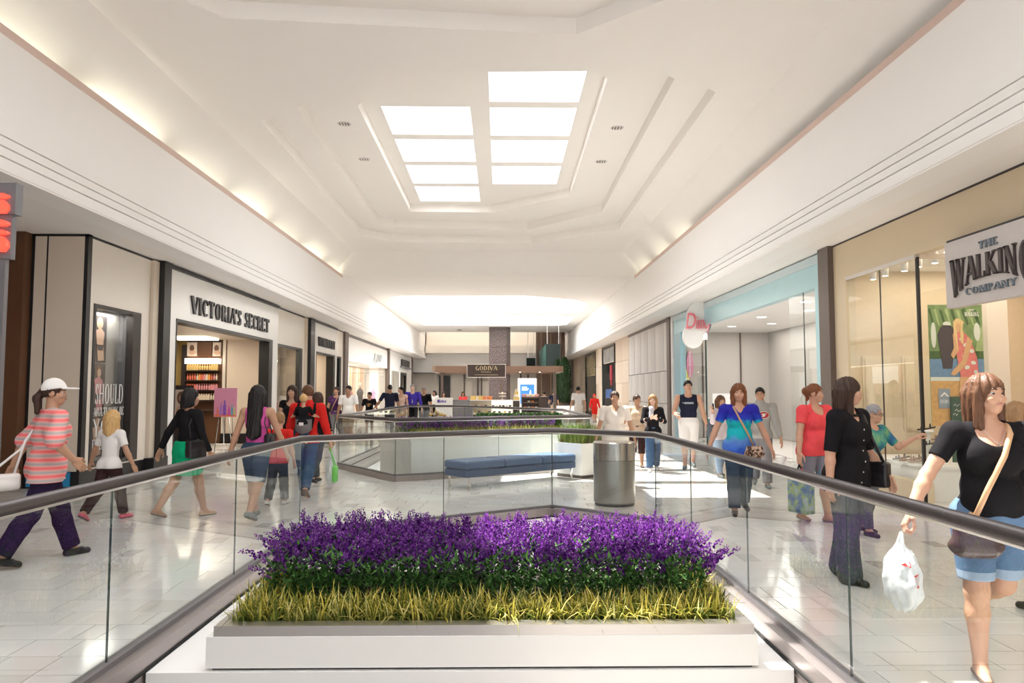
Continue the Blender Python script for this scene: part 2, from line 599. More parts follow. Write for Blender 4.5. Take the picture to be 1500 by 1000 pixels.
def letters(t, pl, x0, y0, x1, h, name, m, parent, depth=0.03, thick=.17, thin=.055, arch=None, d0=0.0, joined=False):
    """each letter of t as a mesh of its own (or one mesh), stretched between x0 and x1 on plane pl, baseline y0, height h"""
    k = (x1 - x0) / text_width(t)
    cur = x0
    allmb = MB()
    for ch in t:
        w = GLY[ch][0] * k
        if ch != ' ':
            mb = allmb if joined else MB()
            for poly in glyph_polys(ch, thick, thin):
                pts = []
                for px, py in poly:
                    X = cur + px * k
                    b, hh = (y0, h) if arch is None else arch(X)
                    pts.append((X, b + py * hh))
                mb.flat(pl, pts, d0, d0 + depth)
            if not joined:
                O, r, u = (Vector(v) for v in pl)
                mb.build(name, m, parent, origin=O + r * (cur + w / 2) + u * y0)
        cur += w + 0.10 * k
    if joined:
        return allmb.build(name, m, parent)

def sans_text(t, pl, cx, y0, h, m, name, parent, depth=0.01, shear=0.0, width=None, d0=0.0):
    """lettering from the built-in font, turned into a mesh on plane pl, centred on cx"""
    cu = bpy.data.curves.new('lettering', 'FONT')
    cu.body = t
    cu.size = h * 1.35
    cu.shear = shear
    cu.extrude = depth / 2
    tmp = bpy.data.objects.new('lettering', cu)
    me = tmp.to_mesh()
    vs = [v.co.copy() for v in me.vertices]
    fs = [tuple(p.vertices) for p in me.polygons]
    tmp.to_mesh_clear()
    bpy.data.objects.remove(tmp)
    bpy.data.curves.remove(cu)
    if not vs:
        return None
    xa, xb = min(v.x for v in vs), max(v.x for v in vs)
    kx = (width / (xb - xa)) if width else 1.0
    O, r, u = (Vector(v) for v in pl)
    nr = r.cross(u).normalized()
    mb = MB()
    mb.mesh([O + r * (cx + (v.x - (xa + xb) / 2) * kx) + u * (y0 + v.y) + nr * (d0 + depth / 2 + v.z) for v in vs], fs)
    return mb.build(name, m, parent)
# ================================================================== THE SETTING
YN, YF = -6.0, 66.0
XL, XR = -6.9, 6.0
ZS = 4.2            # soffit over the shop fronts
WELL1 = [(-2.12, -0.6), (1.80, -0.6), (1.80, 8.77), (0.67, 9.80), (-2.12, 8.07)]
WELL2 = [(-1.85, 13.37), (1.79, 15.14), (1.72, 20.47), (-1.22, 25.6), (-3.2, 26.4), (-3.33, 15.65)]

def inset(poly, d):
    n = len(poly)
    out = []
    ar = sum(poly[i][0] * poly[(i + 1) % n][1] - poly[(i + 1) % n][0] * poly[i][1] for i in range(n))
    sg = 1 if ar > 0 else -1
    for i in range(n):
        p, a, b = Vector(poly[i]), Vector(poly[i - 1]), Vector(poly[(i + 1) % n])
        e1, e2 = (p - a).normalized(), (b - p).normalized()
        n1, n2 = Vector((-e1.y, e1.x)) * sg, Vector((-e2.y, e2.x)) * sg
        bis = (n1 + n2).normalized()
        out.append(tuple(p + bis * (d / max(.3, bis.dot(n1)))))
    return out

# ---- floor slab with the two openings, tiles laid on it piece by piece
fl = MB()
hole1, hole2 = inset(WELL1, 0.06), inset(WELL2, 0.06)
fl.ring_plane([(-10.5, YN), (9.5, YN), (9.5, YF), (-10.5, YF)], [hole1, hole2], -0.012)
for h in (hole1, hole2):
    for i in range(len(h)):
        p, q = h[i], h[(i + 1) % len(h)]
        fl.face([(p[0], p[1], -0.012), (q[0], q[1], -0.012), (q[0], q[1], -1.3), (p[0], p[1], -1.3)])
fmat = mat('floor_grout', (0.50, 0.47, 0.44), 0.5, var=0.06)
floor = tag(fl.build('floor', fmat), kind='structure')
lowf = MB().box(-10.5, YN, -4.7, 9.5, YF, -4.6)
lowf.box(-10.6, YN, -4.6, -10.5, YF, -0.012).box(9.5, YN, -4.6, 9.6, YF, -0.012).box(-10.5, YF, -4.6, 9.5, YF + .1, -0.012).box(-10.5, YN - .1, -4.6, 9.5, YN, -0.012)
tag(lowf.build('floor_lower_level', M['white']), kind='structure')

TILE = [mat('marble_tile_%s' % n, c, 0.10, var=0.07, scale=3.0, spec=0.55) for n, c in
        (('pale', (0.72, 0.705, 0.685)), ('ivory', (0.70, 0.68, 0.65)), ('cool', (0.685, 0.675, 0.66)), ('warm', (0.665, 0.635, 0.60)), ('grey', (0.50, 0.475, 0.455)))]

def half(poly, p, n):
    """keep the part of poly where (x-p).n >= 0"""
    out = []
    for i in range(len(poly)):
        a, b = Vector(poly[i]), Vector(poly[(i + 1) % len(poly)])
        da, db = (a - p).dot(n), (b - p).dot(n)
        if da >= 0:
            out.append(tuple(a))
        if (da >= 0) != (db >= 0):
            out.append(tuple(a + (b - a) * (da / (da - db))))
    return out

def outside(poly, well):
    """tile minus a convex opening: cut along the opening's edge that leaves most of it; None if nothing is left"""
    n = len(well)
    ins = lambda q: all((Vector(well[(i + 1) % n]) - Vector(well[i])).cross(Vector(q) - Vector(well[i])) > 0 for i in range(n))
    cx = sum(p[0] for p in poly) / len(poly), sum(p[1] for p in poly) / len(poly)
    if not any(ins(p) for p in list(poly) + [cx]):
        return poly
    best = None
    for i in range(n):
        a, b = Vector(well[i]), Vector(well[(i + 1) % n])
        e = (b - a).normalized()
        r = half(poly, a, Vector((e.y, -e.x)))
        if len(r) > 2:
            ar = abs(sum(r[j][0] * r[(j + 1) % len(r)][1] - r[(j + 1) % len(r)][0] * r[j][1] for j in range(len(r))))
            if best is None or ar > best[0]:
                best = (ar, r)
    return best[1] if best and best[0] > 0.004 else None

def tile_into(mb, poly, mi, z=0.0):
    q = inset(poly, 0.0035)
    ar = sum(q[j][0] * q[(j + 1) % len(q)][1] - q[(j + 1) % len(q)][0] * q[j][1] for j in range(len(q)))
    if ar < 0:
        q = q[::-1]
    mb.prism(q, -0.0125, z, mi, caps=(False, True))

tiles = []
y = 1.9
row = 0
while y < 34:
    x = -9.6 - random.random() * .5
    while x < 8.6:
        w = random.choice((.61, .61, .61, .305, .305, .152))
        if not (x + w < -7.2 and y > 12.6) and not (x > 6.4 and y > 11):
            p = [(x, y), (x + w, y), (x + w, y + .305), (x, y + .305)]
            for W in (WELL1, WELL2):
                p = outside(p, W) if p else None
            if p and len(p) > 2:
                c = random.random()
                beyond = (y > 8.6 + abs(x) * .12 + .2) and (y < 10.6 + abs(x) * .2)
                if w < .2:
                    mi = random.choice((4, 4, 3, 2))
                elif beyond:
                    mi = 3 if c < .8 else 1
                else:
                    mi = 0 if c < .55 else (1 if c < .8 else (2 if c < .95 else 3))
                tiles.append((p, mi, x + w / 2, y))
        x += w
    y += .305
    row += 1
vis = [t for t in tiles if t[3] > 2.6 and -0.70 * t[3] - .2 < t[2] < 0.73 * t[3] + .2 and not (-2.2 < t[2] < 1.9 and t[3] < 8)]
vis.sort(key=lambda t: t[3] + abs(t[2]) * .1)
own = set(id(t) for t in vis[:298])
rest = MB()
for t in tiles:
    if id(t) in own:
        mb = MB()
        tile_into(mb, t[0], 0)
        cx = sum(p[0] for p in t[0]) / len(t[0]), sum(p[1] for p in t[0]) / len(t[0])
        mb.build('tile', TILE[t[1]], floor, origin=(cx[0], cx[1], 0))
    else:
        tile_into(rest, t[0], t[1])
tag(rest.build('tiles', TILE, floor), kind='stuff')
far = mat('far_floor_tile', (0.70, 0.665, 0.63), 0.12, var=0.08, scale=2)
MB().box(-10.4, 34.0, -0.011, 9.4, YF, 0.0).build('far_floor', far, floor)

# ---- ceiling: coffered vault over the near part, a flat lower ceiling beyond
C0 = [(-4.62, 14.27), (-3.1, 13.0), (-2.1, 12.0), (2.78, 11.85), (3.75, 12.72), (3.80, 23.74), (1.10, 26.24), (-3.82, 25.83), (-4.69, 24.82)]
C1 = [(-3.93, 13.75), (-3.0, 13.05), (-2.0, 12.4), (2.5, 12.3), (3.04, 12.75), (3.08, 22.5), (0.90, 25.1), (-3.57, 24.75), (-3.97, 24.2)]
C2 = [(-2.86, 14.75), (-2.2, 13.4), (-1.2, 13.0), (1.6, 12.95), (1.95, 13.35), (2.02, 21.6), (-0.28, 23.65), (-2.86, 23.6)]
Z0, Z1, Z2, Z3 = 6.78, 7.03, 7.28, 7.52
PANES = []
for i in range(4):
    PANES.append((-2.50, 15.37 + 2.045 * i, -0.64, 17.09 + 2.045 * i))
    PANES.append((-0.23, 13.36 + 2.045 * i, 1.60, 15.08 + 2.045 * i))
sh = lambda P, k: [(x, y + PERIOD * k) for x, y in P]
ce = MB()
ce.ring_plane([(-5.5, YN), (4.64, YN), (4.64, 27.75), (-5.5, 27.75)], [sh(C0, 0), sh(C0, -1)], Z0, down=True)
for k in (0, -1):
    for poly, za, zb in ((C0, Z0, Z1), (C1, Z1, Z2), (C2, Z2, Z3)):
        P = sh(poly, k)
        for i in range(len(P)):
            p, q = P[i], P[(i + 1) % len(P)]
            ce.face([(p[0], p[1], za), (p[0], p[1], zb), (q[0], q[1], zb), (q[0], q[1], za)])
    ce.ring_plane(sh(C0, k), [sh(C1, k)], Z1, down=True)
    ce.ring_plane(sh(C1, k), [sh(C2, k)], Z2, down=True)
# coves at both sides: a sloped face from behind the fascia up to the ceiling, and the transverse one
ce.face([(-5.5, YN, Z0), (-5.5, 27.75, Z0), (-6.42, 28.5, 5.98), (-6.42, YN, 5.98)])
ce.face([(4.64, 27.75, Z0), (4.64, YN, Z0), (5.54, YN, 5.98), (5.54, 28.5, 5.98)])
ce.face([(4.64, 27.75, Z0), (5.54, 28.5, 5.98), (-6.42, 28.5, 5.98), (-5.5, 27.75, Z0)])
# troughs behind the fascia lips
ce.face([(-6.42, YN, 5.98), (-6.42, 28.5, 5.98), (-6.42, 28.5, 5.72), (-6.42, YN, 5.72)])
ce.face([(-6.42, YN, 5.72), (-6.42, 28.5, 5.72), (-6.1, 28.5, 5.72), (-6.1, YN, 5.72)])
ce.face([(5.54, 28.5, 5.98), (5.54, YN, 5.98), (5.54, YN, 5.72), (5.54, 28.5, 5.72)])
ce.face([(5.54, 28.5, 5.72), (5.54, YN, 5.72), (5.22, YN, 5.72), (5.22, 28.5, 5.72)])
# flat lower ceiling with two wide skylights
ZB = 6.0
B1 = [(-5.25, 35.4), (-4.6, 34.7), (1.2, 34.6), (3.6, 36.1), (4.3, 37.5), (4.45, 41.6), (3.9, 42.6), (-5.2, 42.6), (-5.3, 42.0)]
B2 = [(-5.2, 43.9), (-4.6, 43.6), (3.5, 43.6), (4.4, 44.4), (4.4, 49.6), (3.8, 50.4), (-4.8, 50.4), (-5.2, 50.0)]
ce.face([(-6.42, 28.5, 5.98), (5.54, 28.5, 5.98), (5.3, 32.7, 5.98), (-6.2, 32.7, 5.98)])
ce.face([(-6.2, 32.7, 5.98), (5.3, 32.7, 5.98), (5.3, 32.7, ZB), (-6.2, 32.7, ZB)])
ce.ring_plane([(-6.2, 32.7), (5.3, 32.7), (5.3, 55.5), (-6.2, 55.5)], [B1, B2], ZB, down=True)
for B in (B1, B2):
    for i in range(len(B)):
        p, q = B[i], B[(i + 1) % len(B)]
        ce.face([(p[0], p[1], ZB), (p[0], p[1], 7.4), (q[0], q[1], 7.4), (q[0], q[1], ZB)])
ce.box(-6.2, 55.5, 5.98, 5.3, 55.9, 6.9)
ce.ring_plane([(-10.4, 55.9), (9.4, 55.9), (9.4, YF), (-10.4, YF)], [], 6.9, down=True)
# soffits over the shop fronts
ce.face([(-5.9, YN, ZS), (-5.9, 60.5, ZS), (-10.4, 60.5, ZS), (-10.4, YN, ZS)])
ce.face([(5.02, YN, ZS), (9.4, YN, ZS), (9.4, 62, ZS), (5.02, 62, ZS)])
ceiling = tag(ce.build('ceiling', M['plaster']), kind='structure')

# fascias with three stepped grooves and a lip along the cove
def fascia(name, x, s, yend):
    pr = [(0.12, 5.72), (0.12, 5.99), (0.0, 5.99), (0.0, 4.665), (.075, 4.665), (.075, 4.63), (-.03, 4.63), (-.03, 4.525), (.045, 4.525), (.045, 4.49), (-.06, 4.49), (-.06, 4.385), (.015, 4.385), (.015, 4.35), (-.09, 4.35), (-.09, 4.175), (0.35, 4.175), (0.35, 5.72)]
    mb = MB()
    pts = [(x + s * a, z) for a, z in pr]
    n = len(pts)
    for i in range(n):
        p, q = pts[i], pts[(i + 1) % n]
        quad = [(p[0], YN, p[1]), (q[0], YN, q[1]), (q[0], yend, q[1]), (p[0], yend, p[1])]
        mb.face(quad if s > 0 else quad[::-1], 0)
    end = [(p[0], yend, p[1]) for p in pts]
    mb.face(end if s < 0 else end[::-1], 0)
    o = tag(mb.build(name, [M['fascia'], M['fascia_lip']]), kind='structure')
    lip = MB().box(x, YN, 5.875, x + s * -0.006, 28.4, 5.99)
    lip.build('fascia_lip', M['fascia_lip'], o)
    return o
fascia('trim_1', -6.0, -1, 60.0)
fascia('trim_2', 5.12, 1, 62.0)

# ---- skylights: each a frame with its panes
def skylight(idx, k):
    mb = MB()
    global PANES
    if k:  # unseen near panes, shifted to steer sun onto planter and nearest woman
        PANES = [(a, b + 1.05, c, min(d + 1.05, 23.52 if a < -1 else 21.9)) for a, b, c, d in PANES]
    P = sh(C2, k)
    holes = [[(a, b + PERIOD * k), (c, b + PERIOD * k), (c, d + PERIOD * k), (a, d + PERIOD * k)] for a, b, c, d in PANES]
    mb.ring_plane(P, holes, Z3, down=True)
    for h in holes:
        for i in range(4):
            p, q = h[i], h[(i + 1) % 4]
            mb.face([(p[0], p[1], Z3), (p[0], p[1], 7.78), (q[0], q[1], 7.78), (q[0], q[1], Z3)])
    mb.ring_plane([(-9, -2.5 + PERIOD * k + 12), (9, -2.5 + PERIOD * k + 12), (9, 27.6 + PERIOD * k), (-9, 27.6 + PERIOD * k)] if k else [(-9, 11.5), (9, 11.5), (9, 27.6), (-9, 27.6)], holes, 7.79)
    w = tag(mb.build('window_%d' % idx, M['plaster']), kind='structure')
    for h in holes:
        (x0, y0), _, (x1, y1), _ = h
        MB().box(x0 + .004, y0 + .004, 7.70, x1 - .004, y1 - .004, 7.715).build('pane', M['paneglass'], w)
    return w
skylight(1, 0)
skylight(2, -1)
for idx, B in ((3, B1), (4, B2)):
    x0, x1 = min(p[0] for p in B) - .1, max(p[0] for p in B) + .1
    y0, y1 = min(p[1] for p in B) - .1, max(p[1] for p in B) + .1
    fr = MB()
    n = 5
    for i in range(n + 1):
        xx = x0 + (x1 - x0) * i / n
        fr.box(xx - .05, y0, 7.3, xx + .05, y1, 7.4)
    fr.box(x0, y0, 7.3, x1, y0 + .1, 7.4).box(x0, y1 - .1, 7.3, x1, y1, 7.4)
    w = tag(fr.build('window_%d' % idx, M['white']), kind='structure')
    for i in range(n):
        xa, xb = x0 + (x1 - x0) * i / n + .05, x0 + (x1 - x0) * (i + 1) / n - .05
        MB().box(xa, y0 + .1, 7.34, xb, y1 - .1, 7.352).build('pane', M['frosted'], w)
# roof deck that closes the top everywhere but over the skylights
rf = MB()
rf.ring_plane([(-11, YN), (10, YN), (10, -5.5), (-11, -5.5)], [], 7.79)
rf.ring_plane([(-11, 27.6), (10, 27.6), (10, 34.4), (-11, 34.4)], [], 7.4)
rf.ring_plane([(-11, 42.7), (10, 42.7), (10, 43.4), (-11, 43.4)], [], 7.4)
rf.ring_plane([(-11, 50.5), (10, 50.5), (10, YF), (-11, YF)], [], 7.4)
rf.box(-11, YN, -.1, -10.5, YF, 7.8).box(9.5, YN, -.1, 10, YF, 7.8)
tag(rf.build('roof', M['white']), kind='structure')

# cove lamps hidden behind the fascia lips
for i, yy in enumerate(np.arange(3.0, 28, 3.1)):
    lamp('AREA', 'cove_lamp', (-6.26, float(yy), 5.80), 10 * (1.0 if i % 2 else .6), (1.0, 0.97, 0.76), .12, 2.4, aim=(0.35, 0, 1))
for yy in (21.5, 24.2, 27.2):
    lamp('AREA', 'cove_lamp', (5.38, yy, 5.80), 5, (1.0, 0.97, 0.76), .12, 1.8, aim=(-0.35, 0, 1))

# recessed downlights
dl = [(-2.92, 16.1, Z2, 'nearest on the left'), (-2.95, 18.5, Z2, ''), (2.45, 16.5, Z2, ''), (2.45, 18.6, Z2, '')]
dlab = ['round recessed downlight left of the skylight grid, nearer of two', 'round recessed downlight left of the skylight grid, farther of two',
        'round recessed downlight right of the skylight grid, nearer of two', 'round recessed downlight right of the skylight grid, farther of two']
for (x, y, z, _), lb in zip(((-3.34, 15.75, Z2, 0), (-3.36, 18.2, Z2, 0), (2.52, 15.9, Z2, 0), (2.50, 18.3, Z2, 0)), dlab):
    t = thing('ceiling_downlight', lb, 'downlight', (x, y, z), group='downlights beside the near skylight')
    MB().lathe([(.0, -.004), (.13, -.006), (.145, -.003), (.15, 0.0)], (x, y, z), 20, cap=False).build('trim_ring', M['steel'], t)
    for j in range(4):
        MB().box(x - .1 + j * .06, y - .07, z - .016, x - .085 + j * .06, y + .07, z - .004).build('baffle', M['dark'], t)
t = thing('ceiling_downlight', 'small dark downlight in the flat ceiling over the far left corner', 'downlight', (-2.95, 54.0, 6.0))
MB().lathe([(.0, -.03), (.17, -.03), (.19, 0.0)], (-2.95, 54.0, 6.0), 16, cap=False).build('trim_ring', M['dark'], t)

# ---- outer walls where no shop front stands
tag(MB().box(-10.4, YN, 0, -9.0, 12.3, ZS).build('wall_left', M['brown']), kind='structure')
tag(MB().box(-10.4, 12.3, 0, -7.80, 12.6, ZS).build('wall_left_return', M['brown']), kind='structure')
tag(MB().box(7.6, YN, 0, 9.4, 4.0, ZS).build('wall_right', M['beige']), kind='structure')
wb = MB().box(-10.4, 65.2, 0, 9.4, 65.6, 6.9)
wb.box(-10.4, 60.0, 4.2, -6.0, 60.4, 6.9).box(5.15, 62.0, 4.2, 9.4, 62.4, 6.9)
tag(wb.build('wall_back', M['plaster']), kind='structure')
# ================================================================== SHOP FRONTS, LEFT SIDE
LW = lambda x: ((x, 0, 0), (0, 1, 0), (0, 0, 1))       # plane facing +X, reading direction +Y
RW = lambda x: ((x, 0, 0), (0, -1, 0), (0, 0, 1))      # plane facing -X, reading direction -Y
FW = lambda y: ((0, y, 0), (1, 0, 0), (0, 0, 1))       # plane facing the camera side (-Y)

def wall_open(mb, xa, xb, y0, y1, z0, z1, o=None, mi=0):
    """a wall slab between xa and xb with one opening o=(ya, yb, za, zb)"""
    if not o:
        return mb.box(xa, y0, z0, xb, y1, z1, mi)
    ya, yb, za, zb = o
    if ya > y0: mb.box(xa, y0, z0, xb, ya, z1, mi)
    if yb < y1: mb.box(xa, yb, z0, xb, y1, z1, mi)
    if zb < z1: mb.box(xa, ya, zb, xb, yb, z1, mi)
    if za > z0: mb.box(xa, ya, z0, xb, yb, za, mi)
    return mb

def frame_x(mb, x0, x1, ya, yb, za, zb, w=.06, wr=None, mi=0, sill=True):
    wr = wr or w
    mb.box(x0, ya, zb - w, x1, yb, zb, mi).box(x0, ya, za, x1, ya + w, zb - w, mi).box(x0, yb - wr, za, x1, yb, zb - w, mi)
    if sill:
        mb.box(x0, ya + w, za, x1, yb - wr, za + w, mi)
    return mb

# --- lingerie shop front: ivory panels between black pilasters
t = thing('storefront', 'long ivory and black shop front with two portals on the left side', 'storefront', (XL, 15, 0))
mb = MB().box(-7.75, 12.5, .27, -7.56, 12.62, 4.16).box(-7.53, 12.5, .27, -6.93, 12.62, 4.16)
mb.build('return_panel', M['cream'], t)
mb = MB().box(-7.80, 12.49, 0, -6.88, 12.63, .27).box(-7.80, 12.495, .27, -7.75, 12.63, 4.2).box(-7.56, 12.505, .27, -7.53, 12.63, 4.16).box(-6.93, 12.495, .27, -6.87, 12.62, 4.2).box(-7.80, 12.495, 4.16, -6.87, 12.62, 4.2)
mb.build('black_edging', M['black'], t)
mb = MB()
wall_open(mb, -7.0, XL, 12.62, 14.8, .27, 4.16, (12.78, 14.45, .30, 3.07))
mb.build('window_panel', M['creamw'], t)
mb = frame_x(MB(), -7.02, XL + .015, 12.78, 14.45, .30, 3.07, .07, .30)
mb.build('window_frame', M['dark'], t)
MB().box(-7.06, 12.62, 0, XL + .01, 14.8, .27).build('plinth', M['black'], t)
MB().box(-7.0, 12.62, 4.16, XL + .01, 14.8, 4.2).build('top_gap', M['black'], t)
MB().box(-7.0, 12.85, .37, -6.985, 14.15, 3.0).build('pane', M['shopglass'], t)
# window backdrop with three stacked photographs
bk = mat('window_backdrop', (0.42, 0.40, 0.375), 0.35, var=.1)
d = MB().box(-7.35, 12.80, .30, -7.30, 14.45, 3.05).build('backdrop', bk, t)
MB().box(-7.35, 12.64, .28, -7.02, 12.68, 3.07).box(-7.35, 14.46, .28, -7.02, 14.5, 3.07).box(-7.35, 12.68, 3.07, -7.02, 14.46, 3.1).build('window_box', M['grey'], t)
ph = [mat('photo_dark', (0.09, 0.075, 0.075), .4), mat('photo_skin', (0.62, 0.40, 0.29), .5), mat('photo_blond', (0.70, 0.55, 0.33), .5), mat('photo_brown_hair', (0.16, 0.08, 0.05), .5), mat('photo_pink', (0.60, 0.26, 0.27), .5)]
pl = LW(-7.28)
for (a, b, hair, body) in ((2.10, 2.95, 2, 1), (1.20, 2.08, 3, 4), (.40, 1.18, 3, 1)):
    q = MB().rect(pl, 13.44, a, 13.94, b, 0, .01, 0)
    cx, h = 13.70, b - a
    q.oval(pl, cx, b - .16 * h, .10, .13 * h, .01, .014, hair)
    q.oval(pl, cx + .02, b - .19 * h, .06, .09 * h, .014, .018, 1)
    q.flat(pl, [(cx - .1, b - .55 * h), (cx - .13, b - .33 * h), (cx - .03, b - .28 * h), (cx + .06, b - .28 * h), (cx + .15, b - .36 * h), (cx + .12, b - .6 * h), (cx + .16, a + .05 * h), (cx - .04, a + .03 * h)], .014, .018, body)
    q.flat(pl, [(cx - .1, b - .62 * h), (cx + .12, b - .62 * h), (cx + .1, b - .74 * h), (cx - .06, b - .74 * h)], .018, .021, 0)
    q.build('photo_panel', ph, t)
wt = mat('white_lettering', (0.85, 0.84, 0.83), .4)
pl = LW(-6.99)
for txt, za, h, y0, y1 in (('SHOULD', 1.36, .35, 13.08, 14.04), ('MULTI-WAY BE', 1.15, .15, 13.07, 14.08), ('YOUR', .80, .30, 13.06, 13.98), ('EVERYDAY?', .57, .18, 13.04, 14.06)):
    letters(txt, pl, y0, za, y1, h, 'window_lettering', wt, t, depth=.004, thick=.12, thin=.045, d0=.006, joined=True)
lamp('AREA', 'window_light', (-7.16, 13.6, 3.02), 16, (1, .95, .88), .2, 1.4, aim=(0, 0, -1))  # added lamp that brightens this display window, no fixture seen
# pilasters
for ya, yb, nm in ((15.03, 15.34, 0), (26.68, 27.28, 0)):
    MB().box(-7.05, ya, 0, -6.72, yb, 4.18).build('pilaster', M['black'], t)
    MB().box(-7.05, ya - .22, .27, -6.83, ya, 4.16).build('pilaster_cheek', M['cream'], t)
MB().box(-7.05, 14.75, 0, -6.70, 15.36, .29).build('pilaster_base', M['black'], t)
MB().box(-7.05, 26.4, 0, -6.70, 27.3, .29).build('pilaster_base', M['black'], t)
# portals
for ya, yb, oa, ob, ot in ((15.34, 22.93, 15.74, 22.38, 3.10), (27.28, 31.2, 27.72, 30.85, 3.05)):
    mb = wall_open(MB(), -7.05, -6.78, ya, yb, 0, 4.10, (oa, ob, 0, ot))
    mb.build('portal', M['whiteglossy'], t)
    mb = MB().box(-7.05, oa, ot - .07, -6.765, ob, ot).box(-7.06, ob - .34, 0, -6.765, ob, ot - .07).box(-7.0, oa, 0, -6.772, oa + .05, ot - .07)
    mb.box(-7.0, ya, 4.10, -6.74, yb, 4.17)
    mb.build('portal_frame', M['black'], t)
# panels with display windows
for ya, yb, wa, wb_ in ((22.93, 26.46, 23.1, 26.2), (31.2, 33.0, 31.35, 32.6)):
    wall_open(MB(), -7.0, XL, ya, yb, .27, 4.16, (wa, wb_, .32, 3.06)).build('window_panel', M['creamw'], t)
    frame_x(MB(), -7.02, XL + .015, wa, wb_, .32, 3.06, .07, .35).build('window_frame', M['black'], t)
    MB().box(-7.02, ya, 0, XL + .01, yb, .27).build('plinth', M['black'], t)
    MB().box(-7.0, ya, 4.15, XL + .01, yb, 4.2).build('top_gap', M['black'], t)
    MB().box(-7.0, wa + .07, .39, -6.985, wb_ - .35, 2.99).build('pane', M['shopglass'], t)
MB().box(-7.0, 33.0, 0, -6.80, 33.6, 4.2).build('end_pilaster', M['taupe'], t)
MB().box(-7.0, 33.65, 0, -6.86, 34.0, 4.2).build('end_pilaster', M['taupe'], t)
sg = mat('dark_grey_letters', (0.045, 0.042, 0.045), .35)
t = thing('shop_sign', "spaced dark serif letters over the first ivory portal reading victoria's secret", 'sign', (-6.77, 19.2, 3.28))
letters("VICTORIA'S SECRET", LW(-6.777), 16.45, 3.28, 21.95, .39, 'letter', sg, t, depth=.04, thick=.21, thin=.07)
t = thing('shop_sign', 'smaller dark serif letters over the second, narrower ivory portal', 'sign', (-6.77, 29.3, 3.28))
letters("VICTORIA'S SECRET", LW(-6.777), 27.95, 3.27, 30.7, .34, 'letter', M['black'], t, depth=.04, thick=.24, thin=.09)

# --- inside the lingerie shop
it = thing('shop_interior', 'dark brown interior with lit ceiling behind the first ivory portal', 'interior', (-8.6, 20, 0))
MB().box(-10.4, 14.9, 3.16, -7.06, 26.4, 3.22).build('ceiling_panel', M['cream'], it)
MB().box(-10.45, 14.9, 0, -10.35, 23.3, 3.16).box(-10.4, 14.82, 0, -7.06, 14.9, 3.16).build('side_panel', M['brown'], it)
lt = mat('lit_panel', (1, .93, .82), .5, emit=(1.0, .9, .74), estr=3.0)
MB().box(-9.6, 21.6, 3.10, -8.45, 22.6, 3.155).build('light_panel', lt, it)
MB().box(-10.35, 23.25, 0, -9.66, 23.35, 3.16).build('gold_panel', ramp_mat('gold_reflective_panel', [(.25, (.05, .035, .02)), (.5, (.45, .33, .12)), (.75, (.12, .08, .04))], .25, scale=1.2, stretch=(1, 1, .4)), it)
MB().box(-9.75, 23.1, 0, -9.62, 23.3, 3.0).build('dark_post', M['dark'], it)
MB().box(-8.40, 23.2, 0.3, -7.1, 23.3, 3.16).build('partition_panel', M['cream'], it)
MB().box(-8.53, 23.18, 0.3, -8.44, 23.3, 3.16).build('partition_strip', M['creamw'], it)
MB().box(-8.55, 23.15, 0, -7.1, 23.3, .3).build('partition_base', M['black'], it)
lamp('AREA', 'shop_light', (-8.6, 19.5, 3.08), 130, (1.0, .88, .70), 2.2, 5.0, aim=(0, 0, -1))
# shelving with its stock
sf = thing('display_shelving', 'dark wall shelving full of boxed lotions inside the ivory shop', 'shelving', (-9.1, 23.2, 0))
mb = MB().box(-9.62, 23.2, 0, -8.55, 23.3, 3.1)
mb.build('back_board', M['brown'], sf)
for z in (1.02, 1.32, 1.62, 1.92, 2.22):
    MB().box(-9.6, 22.95, z - .03, -8.58, 23.2, z).build('shelf', M['dark'], sf)
MB().box(-9.6, 22.97, 2.42, -8.58, 23.2, 2.58).build('lit_strip', lt, sf)
for xa, xb, m in ((-9.6, -9.3, 'l'), (-9.27, -8.85, 'd'), (-8.82, -8.58, 'l')):
    q = MB().box(xa, 23.12, 2.66, xb, 23.2, 3.08)
    pl = FW(23.12)
    if m == 'l':
        q.oval(pl, (xa + xb) / 2, 2.9, .07, .1, 0, .01, 1).oval(pl, (xa + xb) / 2 + .02, 2.76, .1, .07, 0, .012, 2)
    q.build('picture_panel', [mat('photo_cream', (.7, .62, .55), .5) if m == 'l' else M['brown'], ph[3], ph[1]], sf)
bc = [mat('lotion_' + n, c, .35) for n, c in (('coral', (.75, .17, .10)), ('orange', (.80, .36, .10)), ('gold', (.78, .56, .22)), ('cream', (.82, .70, .55)), ('pink', (.75, .30, .33)), ('red', (.55, .05, .05)))]
base = [MB().box(-.033, -.03, 0, .033, .03, .15).box(-.018, -.016, .15, .018, .016, .185, 0).data('carton', c) for c in bc]
bott = [MB().lathe([(.027, 0), (.03, .02), (.03, .12), (.012, .14), (.012, .17), (.015, .17), (.015, .19)], n=8).data('bottle', c, smooth=True) for c in bc]
shelfn = ['lowest', 'middle', 'fourth', 'top']
for r, z in enumerate((1.32, 1.62, 1.92, 2.22)):
    pal = ((3, 5, 3), (0, 4, 3), (0, 1, 3, 4), (2, 1, 3))[r]
    for i in range(13):
        src = base if (r + i // 5) % 2 else bott
        o = link_copy(src[pal[(i * 3 + r) % len(pal)] if i > 3 else pal[0]], 'lotion_bottle' if src is bott else 'lotion_carton', None, (-9.53 + i * .073, 23.06, z + .002))
        tag(o, 'small %s of body lotion on the %s shelf in the ivory shop' % ('round bottle' if src is bott else 'carton', shelfn[r]), 'bottle' if src is bott else 'carton', 'lotions on the %s shelf' % shelfn[r])
